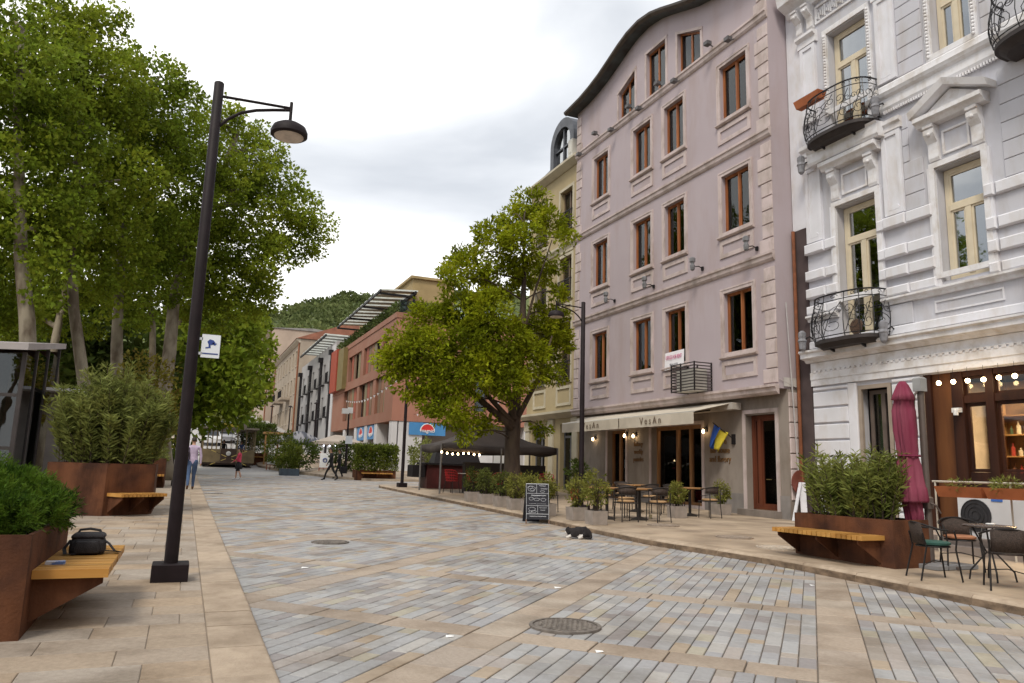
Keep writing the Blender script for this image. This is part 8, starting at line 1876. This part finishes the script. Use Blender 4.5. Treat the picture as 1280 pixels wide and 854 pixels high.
for sx in (-1, 1):
    for q in range(9):
        f0, f1 = q / 9, (q + 1) / 9 - 0.004; a = np.array((tx0 - sx * 1.55, ty0 - 0.8 - 0.05 * (sx > 0), tz0 + 0.05)); c = np.array((tx0 + sx * 1.55, ty0 - 0.8 - 0.05 * (sx > 0), tz0 + 1.35))
        b = MB(); b.beam(tuple(a + (c - a) * f0), tuple(a + (c - a) * f1), 0.04, 0.14, (0, 1, 0)); b.build('stripe', M_BYEL if q % 2 else M_TRD, bt)

# ================================================================== parked cars up the hill
def car(label, u, Y, rz, col, L=4.3, W=1.75, Hc=1.48):
    g = gpt(u, Y); nm = 'car_paint_%d' % int(u); paint = pm(nm, col, 0.3, 0.05, 2, 0, coat=0.6)
    t = thing('parked_car', label, 'car', g, 0, 'cars parked up the hill')
    prof = [(-L / 2, 0.35), (-L / 2 + 0.05, 0.72), (-L / 2 + 0.9, 0.92), (-L / 2 + 1.55, Hc - 0.05), (-L / 2 + 2.0, Hc), (L / 2 - 1.2, Hc), (L / 2 - 0.4, 0.98), (L / 2, 0.85), (L / 2, 0.35)]
    def wdt(z): return W / 2 * (1.0 if z < 0.95 else 0.82)
    b = MB(); vs = [(sx * wdt(z), y, z) for sx in (-1, 1) for y, z in prof]; k = len(prof)
    b.add(vs, [tuple(range(k)), tuple(range(2 * k - 1, k - 1, -1))] + [(i, i + k, (i + 1) % k + k, (i + 1) % k) for i in range(k)]); me = b.mesh('body', paint, smooth=True); obj('body', me, t)
    dg_ = pm('car_glass', (0.03, 0.035, 0.04), 0.1, 0.1, 2, 0)
    def quad(name, pts, mat):
        c = sum((Vector(q) for q in pts), Vector()) / 4; n_ = (Vector(pts[1]) - Vector(pts[0])).cross(Vector(pts[3]) - Vector(pts[0])).normalized() * 0.02
        b = MB(); b.add([tuple(Vector(q) + n_) for q in pts] + [tuple(Vector(q) - n_) for q in pts], [(0, 1, 2, 3), (7, 6, 5, 4), (0, 4, 5, 1), (1, 5, 6, 2), (2, 6, 7, 3), (3, 7, 4, 0)]); obj(name, b.mesh(name, mat), t)
    w0 = W / 2 * 0.86; y0, y1 = -L / 2 + 0.95, -L / 2 + 1.52
    quad('windscreen', [(-w0, y0, 0.96), (w0, y0, 0.96), (w0 * 0.92, y1, Hc - 0.09), (-w0 * 0.92, y1, Hc - 0.09)], dg_)
    quad('rear_window', [(w0, L / 2 - 0.42, 1.02), (-w0, L / 2 - 0.42, 1.02), (-w0 * 0.92, L / 2 - 1.12, Hc - 0.08), (w0 * 0.92, L / 2 - 1.12, Hc - 0.08)], dg_)
    for sx in (-1, 1):
        quad('side_window', [(sx * (W / 2 - 0.06), y0 + 0.25, 0.98), (sx * (W / 2 - 0.06), L / 2 - 0.75, 0.98), (sx * (W / 2 * 0.84), L / 2 - 1.2, Hc - 0.1), (sx * (W / 2 * 0.84), y1 + 0.15, Hc - 0.1)], dg_)
        b = MB(); b.bbox(sx * W * 0.36 - 0.16, sx * W * 0.36 + 0.16, -L / 2 - 0.02, -L / 2 + 0.06, 0.6, 0.74, 0.01); obj('headlight', b.mesh('headlight', pm('lamp_glass', (0.5, 0.5, 0.5), 0.2, 0.1, 4, 0)), t)
        for y_ in (-L / 2 + 0.8, L / 2 - 0.8):
            b = MB(); b.lathe([(0.2, -0.1), (0.31, -0.09), (0.31, 0.09), (0.2, 0.1)], 14); b.v = [(sx * (W / 2 - 0.1) + q[2], y_ + q[0], 0.31 + q[1]) for q in b.v]; wm = b.mesh('wheel', pm('tyre', (0.02, 0.02, 0.02), 0.8, 0.1, 4, 0)); obj('wheel', wm, t)
    t.rotation_euler = (R(5.0) if Y > 74 else 0, 0, rz); return t
car('white car parked highest of those left of the hill street', 262, 84, R(4), (0.6, 0.6, 0.62)); car('silver grey car parked just behind the white one', 281, 88, R(2), (0.25, 0.25, 0.27))
car('dark car parked beside the trunk of the yellow green tree', 312, 86, R(-4), (0.03, 0.03, 0.035)); car('white van-like car farther up the hill under the trees', 296, 106, R(3), (0.65, 0.65, 0.66), 4.8, 1.9, 1.9)
car('black car parked beside the far corner house', 327, 98, R(0), (0.05, 0.05, 0.06)); car('pale car at the top of the hill street', 272, 112, R(2), (0.5, 0.5, 0.5))

# bicycle leaning by the far bushes
p = gpt(350, 51); bx, by, bz = float(p[0]), 51.0, gz(51)
t = thing('bicycle', 'dark bicycle leaning by the bushes beyond the walking girl', 'bicycle', p)
for dy in (-0.5, 0.5):
    b = MB(); b.tube([(bx + 0.35 * dy * 0.6, by + dy + 0.33 * math.cos(a), bz + 0.34 + 0.33 * math.sin(a)) for a in np.linspace(0, 6.283, 21)], 0.02, 5)
    for a in np.linspace(0, 2.8, 6): b.tube([(bx + 0.35 * dy * 0.6, by + dy + 0.32 * math.cos(a), bz + 0.34 + 0.32 * math.sin(a)), (bx + 0.35 * dy * 0.6, by + dy - 0.32 * math.cos(a), bz + 0.34 - 0.32 * math.sin(a))], 0.004, 3)
    b.build('wheel', M_BTUBE, t)
b = MB()
for a, c in (((-0.1, -0.5, 0.34), (0.0, -0.1, 0.34)), ((0.0, -0.1, 0.34), (0.0, -0.25, 0.85)), ((0.0, -0.22, 0.75), (0.08, 0.35, 0.8)), ((0, -0.1, 0.34), (0.08, 0.35, 0.7)), ((0.1, 0.5, 0.34), (0.07, 0.3, 0.95)), ((-0.1, -0.5, 0.34), (0.0, -0.23, 0.75))): b.tube([(bx + a[0], by + a[1], bz + a[2]), (bx + c[0], by + c[1], bz + c[2])], 0.02, 5)
b.build('frame', M_BTUBE, t)
b = MB(); b.tube([(bx - 0.2, by + 0.28, bz + 1.0), (bx + 0.07, by + 0.3, bz + 0.97), (bx + 0.33, by + 0.28, bz + 1.0)], 0.016, 5); b.build('handlebar', M_BTUBE, t)
b = MB(); b.bbox(bx - 0.07, bx + 0.07, by - 0.38, by - 0.12, bz + 0.85, bz + 0.92, 0.02); b.build('saddle', M_BLACK, t)

# ================================================================== people and the cat
def skinned(name, V, E, mats, regions, parent, root=0, sub=2, scale=1.0):
    """one continuous surface grown round a skeleton. V: (x,y,z,rx,ry,region)"""
    me = bpy.data.meshes.new(name + '_skel'); me.from_pydata([(v[0], v[1], v[2]) for v in V], E, [])
    o = bpy.data.objects.new(name + '_skel', me); COL.objects.link(o)
    sk = o.modifiers.new('skin', 'SKIN'); sk.use_smooth_shade = True
    for i, v in enumerate(V):
        d = me.skin_vertices[0].data[i]; d.radius = (v[3], v[4]); d.use_root = (i == root)
    sb = o.modifiers.new('sub', 'SUBSURF'); sb.levels = sb.render_levels = sub
    dg = bpy.context.evaluated_depsgraph_get(); dg.update()
    nm = bpy.data.meshes.new_from_object(o.evaluated_get(dg)); bpy.data.objects.remove(o)
    nm.materials.clear()
    for M in mats: nm.materials.append(M)
    P = np.array([(v[0], v[1], v[2]) for v in V]); rad = np.array([(v[3] + v[4]) / 2 for v in V]); reg = [regions.index(v[5]) for v in V]
    S = []
    for a, c in E:                                   # sample along the bones so that borders fall at the joints
        for f in (0.0, 0.25, 0.5, 0.75, 1.0): S.append((P[a] * (1 - f) + P[c] * f, rad[a] * (1 - f) + rad[c] * f, reg[c]))
    SP = np.array([s[0] for s in S]); SR = np.array([s[1] for s in S]); SG = np.array([s[2] for s in S])
    idx = []
    for f in nm.polygons:
        d = np.linalg.norm(SP - np.array(f.center), axis=1) - SR; idx.append(int(SG[int(np.argmin(d))])); f.use_smooth = True
    nm.polygons.foreach_set('material_index', idx); nm.update()
    return obj(name, nm, parent)
M_SKIN = pm('skin', (0.42, 0.24, 0.165), 0.55, 0.08, 8, 0.1, 60)
M_HAIR = pm('dark_hair', (0.025, 0.016, 0.012), 0.6, 0.3, 30, 0.4, 90)
def person(label, loc, rz, H, mats, stride=0.28, arm=(0.12, -0.12), build=1.0, shorts=False, hairlen=0.0, lean=0.0, sleeve='top', bent=None):
    """figure facing +Y; mats: top, legs, shoes; arm swings for left, right"""
    t = thing('person', label, 'person', (0, 0, 0)); s = H / 1.75; w = build
    regs = ['skin', 'top', 'legs', 'shoes']; V, E = [], []
    def v(x, y, z, r, r2=None, g='top', link=None):
        V.append((x * s, (y + lean * max(0, z - 0.9)) * s, z * s, r * s, (r2 if r2 is not None else r) * s, g))
        if link is not None: E.append((link, len(V) - 1))
        return len(V) - 1
    pel = v(0, 0, 0.95, 0.15 * w, 0.115 * w, 'legs'); bel = v(0, 0.01, 1.08, 0.145 * w, 0.115 * w, 'top', pel); ch = v(0, 0.0, 1.27, 0.165 * w, 0.115 * w, 'top', bel); uc = v(0, -0.01, 1.41, 0.125 * w, 0.085, 'top', ch)
    nk = v(0, 0.0, 1.50, 0.052, 0.052, 'skin', uc); jw = v(0, 0.025, 1.565, 0.06, 0.072, 'skin', nk); hd = v(0, 0.02, 1.645, 0.074, 0.09, 'skin', jw); v(0, 0.01, 1.71, 0.055, 0.065, 'skin', hd)
    v(0, 0.118, 1.61, 0.013, 0.013, 'skin', hd)                                # nose
    for k, sx in enumerate((-1, 1)):
        sh = v(sx * 0.18 * w, -0.01, 1.40, 0.062, 0.058, 'top', uc); a = arm[k]; bd = (bent[k] if bent else 0.0)
        el = v(sx * (0.225 * w + 0.01), a * 0.55, 1.13, 0.045, 0.043, 'top', sh)
        wr = v(sx * (0.235 * w + 0.005 - 0.06 * (bd > 0)), a * 1.1 + 0.05 + bd * 0.16, 0.89 + bd * 0.17, 0.03, 0.028, 'top' if sleeve == 'long' else 'skin', el)
        dz = 1 - 0.8 * bd
        pm_ = v(sx * (0.238 * w - 0.06 * (bd > 0)), a * 1.2 + 0.07 + bd * 0.23, 0.89 + bd * 0.18 - 0.085 * dz, 0.034, 0.02, 'skin', wr)
        for q in range(4): f1 = v(sx * (0.238 * w - 0.06 * (bd > 0)) + (q - 1.5) * 0.004, a * 1.2 + 0.075 + bd * 0.27 + (q - 1.5) * 0.018, 0.80 + bd * 0.21, 0.0085, 0.0085, 'skin', pm_); v(sx * (0.232 * w - 0.06 * (bd > 0)), a * 1.2 + 0.09 + bd * 0.30 + (q - 1.5) * 0.018, 0.765 + bd * 0.22 + 0.006 * abs(q - 1.5), 0.0075, 0.0075, 'skin', f1)
        th = v(sx * (0.225 * w - 0.06 * (bd > 0)), a * 1.2 + 0.11 + bd * 0.24, 0.83 + bd * 0.21, 0.0095, 0.0095, 'skin', pm_)
    for k, sx in enumerate((-1, 1)):
        st = stride * (1 if k else -1)
        hp = v(sx * 0.085 * w, 0.0, 0.88, 0.095 * w, 0.1 * w, 'legs', pel); kn = v(sx * 0.09, st * 0.55 + 0.04, 0.49, 0.062, 0.065, 'legs' if not shorts else 'legs', hp)
        ck = v(sx * 0.09, st * 0.85, 0.32, 0.055 if not shorts else 0.05, 0.058, 'legs' if not shorts else 'skin', kn)
        lift = 0.05 if st < 0 else 0.0
        an = v(sx * 0.09, st * 1.05 - 0.02, 0.085 + lift, 0.04, 0.042, 'legs' if not shorts else 'skin', ck)
        v(sx * 0.09, st * 1.05 - 0.05, 0.035 + lift, 0.033, 0.034, 'shoes', an); ft = v(sx * 0.095, st * 1.05 + 0.1, 0.032, 0.036, 0.03, 'shoes', an); v(sx * 0.095, st * 1.05 + 0.165, 0.028, 0.03, 0.024, 'shoes', ft)
    body = skinned('body', V, E, [M_SKIN] + list(mats), regs, t, 0)
    yo = lambda z: lean * max(0, z - 0.9)
    b = MB(); n = 14; vs, fs = [], []                                          # hair cap down to the nape
    for i, ph in enumerate(np.linspace(0.05, 2.0, 7)):
        for j in range(n):
            a = 2 * math.pi * j / n; back = max(0, -math.sin(a)); p2 = ph * (0.62 + 0.38 * back)
            vs.append((0.089 * math.sin(p2) * math.cos(a) * s, (0.012 + yo(1.66) + 0.104 * math.sin(p2) * math.sin(a)) * s, (1.665 + 0.108 * math.cos(p2) - hairlen * back * (ph / 2.0) ** 2) * s))
    for i in range(6):
        for j in range(n): q, r_ = i * n + j, i * n + (j + 1) % n; fs.append((q, r_, r_ + n, q + n))
    fs.append(tuple(range(n))); b.add(vs, fs); hr = obj('hair', b.mesh('hair', M_HAIR, smooth='all'), t); hr.modifiers.new('thick', 'SOLIDIFY').thickness = 0.012
    b = MB()
    for sx in (-1, 1): b.lathe([(0.009, -0.006), (0.011, 0), (0.006, 0.006)], 6, (sx * 0.03 * s, (0.104 + yo(1.64)) * s, 1.645 * s))
    obj('eyes', b.mesh('eyes', M_HAIR), body)
    for sx in (-1, 1):
        b = MB(); b.lathe([(0.005, -0.03), (0.017, -0.01), (0.019, 0.01), (0.006, 0.03)], 6, (sx * 0.084 * s, (0.005 + yo(1.63)) * s, 1.63 * s), sx=0.5); obj('ear', b.mesh('ear', M_SKIN, smooth='all'), body)
    t.location = tuple(float(c) for c in loc); t.rotation_euler = (0, 0, rz); return t, s
def cloth(n, c, c2=None, r=0.85): return pm(n, c, r, 0.15, 6, 0.3, 20, col2=c2)
gm = gp(237, 612, LP); mz = gz(gm[1]) + LP
mt, s = person('man in a lilac shirt and blue jeans walking away along the kerb', (gm[0], gm[1], mz), R(2), 1.76, (cloth('lilac_shirt', (0.47, 0.38, 0.52)), cloth('blue_jeans', (0.075, 0.125, 0.24), (0.05, 0.085, 0.17)), cloth('brown_shoe', (0.12, 0.06, 0.03))), 0.2, (0.1, -0.05), 1.12, sleeve='long')
b = MB(); b.beam((-0.13, -0.14, 1.42), (-0.1, -0.16, 1.0), 0.03, 0.01); b.box(-0.27, -0.15, -0.2, -0.02, 0.95, 1.3)
o = b.build('shoulder_bag', pm('bag_nylon', (0.016, 0.014, 0.017), 0.7, 0.3, 20, 0.4, 90), None, (0, 0, 0)); o.location = (float(gm[0]), float(gm[1]), mz); tag(o, 'dark shoulder bag hanging at the left side of the walking man', 'bag')
gg = gp(297, 599.5, 0)
gt, s = person('girl in a pink jacket, black shorts and white shoes crossing the street', (gg[0], gg[1], gz(gg[1])), R(68), 1.52, (cloth('pink_jacket', (0.52, 0.05, 0.10)), cloth('black_shorts', (0.012, 0.011, 0.013)), cloth('white_shoe', (0.65, 0.65, 0.66))), 0.16, (0.1, 0.0), 0.98, True, 0.12, sleeve='long', bent=(0.6, 0.2))
b = MB(); b.lathe([(0.27, 0.58), (0.25, 0.75), (0.175, 0.95)], 16, (0, 0, 0), sx=0.78, sy=0.72); b.v = [(q[0] * s, q[1] * s, q[2] * s) for q in b.v]; obj('shorts', b.mesh('shorts', cloth('black_shorts', (0.012, 0.011, 0.013)), smooth='all'), gt)
b = MB(); b.tube([(0, -0.1, 1.68 * s), (0, -0.16, 1.64 * s), (0, -0.17, 1.5 * s)], [0.03, 0.035, 0.012], 8); obj('ponytail', b.mesh('ponytail', pm('auburn_hair', (0.10, 0.03, 0.018), 0.6, 0.3, 20, 0.3), smooth='all'), gt)
BLK = (cloth('black_coat', (0.014, 0.013, 0.016)), cloth('black_trousers', (0.012, 0.011, 0.013)), cloth('black_shoe', (0.015, 0.013, 0.013)))
g1 = gp(413, 600.5, 0); person('person in black mid stride, walking with a companion beside the clipped hedge', (g1[0], g1[1], gz(g1[1])), R(80), 1.68, BLK, 0.34, (0.15, -0.1), 1.0, sleeve='long', lean=0.08, hairlen=0.08)
g2 = gp(423, 598.5, 0); c2p, s = person('person in black carrying a dark bag, on the hedge side of the couple', (g2[0], g2[1], gz(g2[1])), R(76), 1.66, BLK, 0.2, (0.1, 0.0), 1.0, sleeve='long', hairlen=0.08)
b = MB(); b.bbox(g2[0] + 0.02, g2[0] + 0.38, g2[1] - 0.42, g2[1] - 0.28, gz(g2[1]) + 0.3, gz(g2[1]) + 0.68, 0.02); b.tube([(g2[0] + 0.1, g2[1] - 0.35, gz(g2[1]) + 0.68), (g2[0] + 0.2, g2[1] - 0.33, gz(g2[1]) + 0.85), (g2[0] + 0.3, g2[1] - 0.35, gz(g2[1]) + 0.68)], 0.012, 5)
tag(b.build('hand_bag', pm('bag_nylon', (0.016, 0.014, 0.017), 0.7, 0.3, 20, 0.4, 90), None, (g2[0] + 0.2, g2[1] - 0.35, gz(g2[1]) + 0.3)), 'dark bag carried by one of the couple in black', 'bag')
# customers seated in the tram kiosk
for i, x_ in enumerate((-0.3, 0.35)):
    person(['dark clad person standing inside the tram kiosk doorway', 'person in blue standing inside the tram kiosk'][i], (tx0 + (x_ if i == 0 else 1.0), ty0 + 1.5 + i, tz0 + 0.34), R(180), 1.65, BLK if i == 0 else (cloth('blue_top', (0.06, 0.10, 0.28)),) + BLK[1:], 0.05, (0.0, 0.05), 1.0, sleeve='long')
# the cat dozing on the street
ct = gp(724, 673.5, 0); cz = gz(ct[1])
t = thing('cat', 'black and white cat lying curled on the setts before the pots', 'cat', (0, 0, 0))
V, E = [], []
def cv(x, y, z, r, r2=None, g='black', link=None):
    V.append((x, y, z, r, r2 if r2 is not None else r, g))
    if link is not None: E.append((link, len(V) - 1))
    return len(V) - 1
mid = cv(0.02, 0, 0.10, 0.095, 0.088); hip = cv(0.13, 0, 0.098, 0.098, 0.09, 'black', mid); rump = cv(0.2, 0.01, 0.085, 0.07, 0.07, 'black', hip); sho = cv(-0.10, 0, 0.098, 0.082, 0.078, 'black', mid); nck = cv(-0.17, 0, 0.105, 0.056, 0.056, 'black', sho); hea = cv(-0.23, -0.01, 0.105, 0.056, 0.056, 'black', nck); muz = cv(-0.275, -0.02, 0.075, 0.03, 0.026, 'white', hea)
for sy in (-1, 1): cv(-0.215, sy * 0.035 - 0.01, 0.175, 0.016, 0.009, 'black', hea)
for sy in (-1, 1):
    e1 = cv(-0.15, sy * 0.055, 0.045, 0.03, 0.028, 'black', sho); e2 = cv(-0.21, sy * 0.06 - 0.02, 0.022, 0.021, 0.02, 'white', e1); cv(-0.25, sy * 0.06 - 0.02, 0.018, 0.02, 0.016, 'white', e2)
    h1 = cv(0.10, sy * 0.075, 0.055, 0.05, 0.045, 'black', hip); h2 = cv(0.03, sy * 0.085, 0.022, 0.022, 0.02, 'white' if sy < 0 else 'black', h1); cv(-0.01, sy * 0.085, 0.018, 0.018, 0.016, 'white', h2)
t1 = cv(0.245, -0.03, 0.03, 0.024, 0.022, 'black', rump); t2 = cv(0.22, -0.1, 0.02, 0.018, 0.017, 'black', t1); cv(0.13, -0.135, 0.018, 0.014, 0.013, 'black', t2)
skinned('body', V, E, [pm('cat_black', (0.013, 0.010, 0.011), 0.75, 0.4, 30, 0.5, 120), pm('cat_white', (0.6, 0.57, 0.54), 0.8, 0.08, 30, 0.4, 120)], ['black', 'white'], t, 0)
t.location = (float(ct[0]), float(ct[1]), cz); t.rotation_euler = (0, 0, R(-36)); t.scale = (1.0, 1.0, 1.25)
# ================================================================== behind the camera: unseen houses added to cut low skylight, plane trees
M_BACKH = pm('ochre_back', (0.34, 0.29, 0.23), 0.85, 0.1, 0.5, 0.2, 20)
def back_house(label, x0, x1, y0, y1, h, faceY=None, faceX=None):
    t = thing('unseen_house', label, 'building', ((x0 + x1) / 2, (y0 + y1) / 2, gz((y0 + y1) / 2)), 0, 'unseen houses added behind the viewpoint')
    pl, a, c = (WY(faceY), x0, x1) if faceY is not None else (WX(faceX), y0, y1)
    if faceY is not None: pl = PL((0, faceY), (1, 0), (0, 1))
    ops = [(s, s + 1.2, z, z + 2.0) for s in np.arange(a + 1.2, c - 1.5, 3.0) for z in (1.2, 4.8, 8.4, 12.0) if z + 2.2 < h]
    b = MB(); pwall(b, pl, a, c, -0.5, h, ops, 0.25); shell(b, x0, x1, y0, y1, -0.5, h, ('n',) if faceY is not None else ('w',)); b.build('wall', M_BACKH, t)
    for s0, s1, z0, z1_ in ops: window(t, pl, s0, s1, z0, z1_, 0.15, M_CREAM, M_GLASS_D, 0.08, (0.5,))
    b = MB(); b.box(x0 - 0.3, x1 + 0.3, y0 - 0.3, y1 + 0.3, h, h + 0.4); b.build('roof', M_SLATE, t)
back_house('plain ochre house added unseen beyond the white house', XW, 26, -16, 3.3, 14.5, faceX=XW)
back_house('plain ochre house added unseen behind the viewpoint, closing the street', -12, 24, -40, -28, 15, faceY=-28)
src = [o for o in bpy.data.objects if o.name.startswith('plane_tree') and o.parent is None]
labs = ['plane tree standing left of the viewpoint, across from the white house', 'plane tree left of the viewpoint, across from the pink house', 'plane tree behind the viewpoint on the left side', 'plane tree far behind the viewpoint on the left side']
for i, (x, y, s_) in enumerate(((-11.5, 8.0, 1), (-12.5, 17.0, 2), (-10.5, -3.0, 3), (-11.0, -14.0, 1))):
    c = copy_tree(src[s_], (x, y, gz(y)), R(70 * i + 30), labs[i], 'plane trees along the left side', flat(src[s_]))
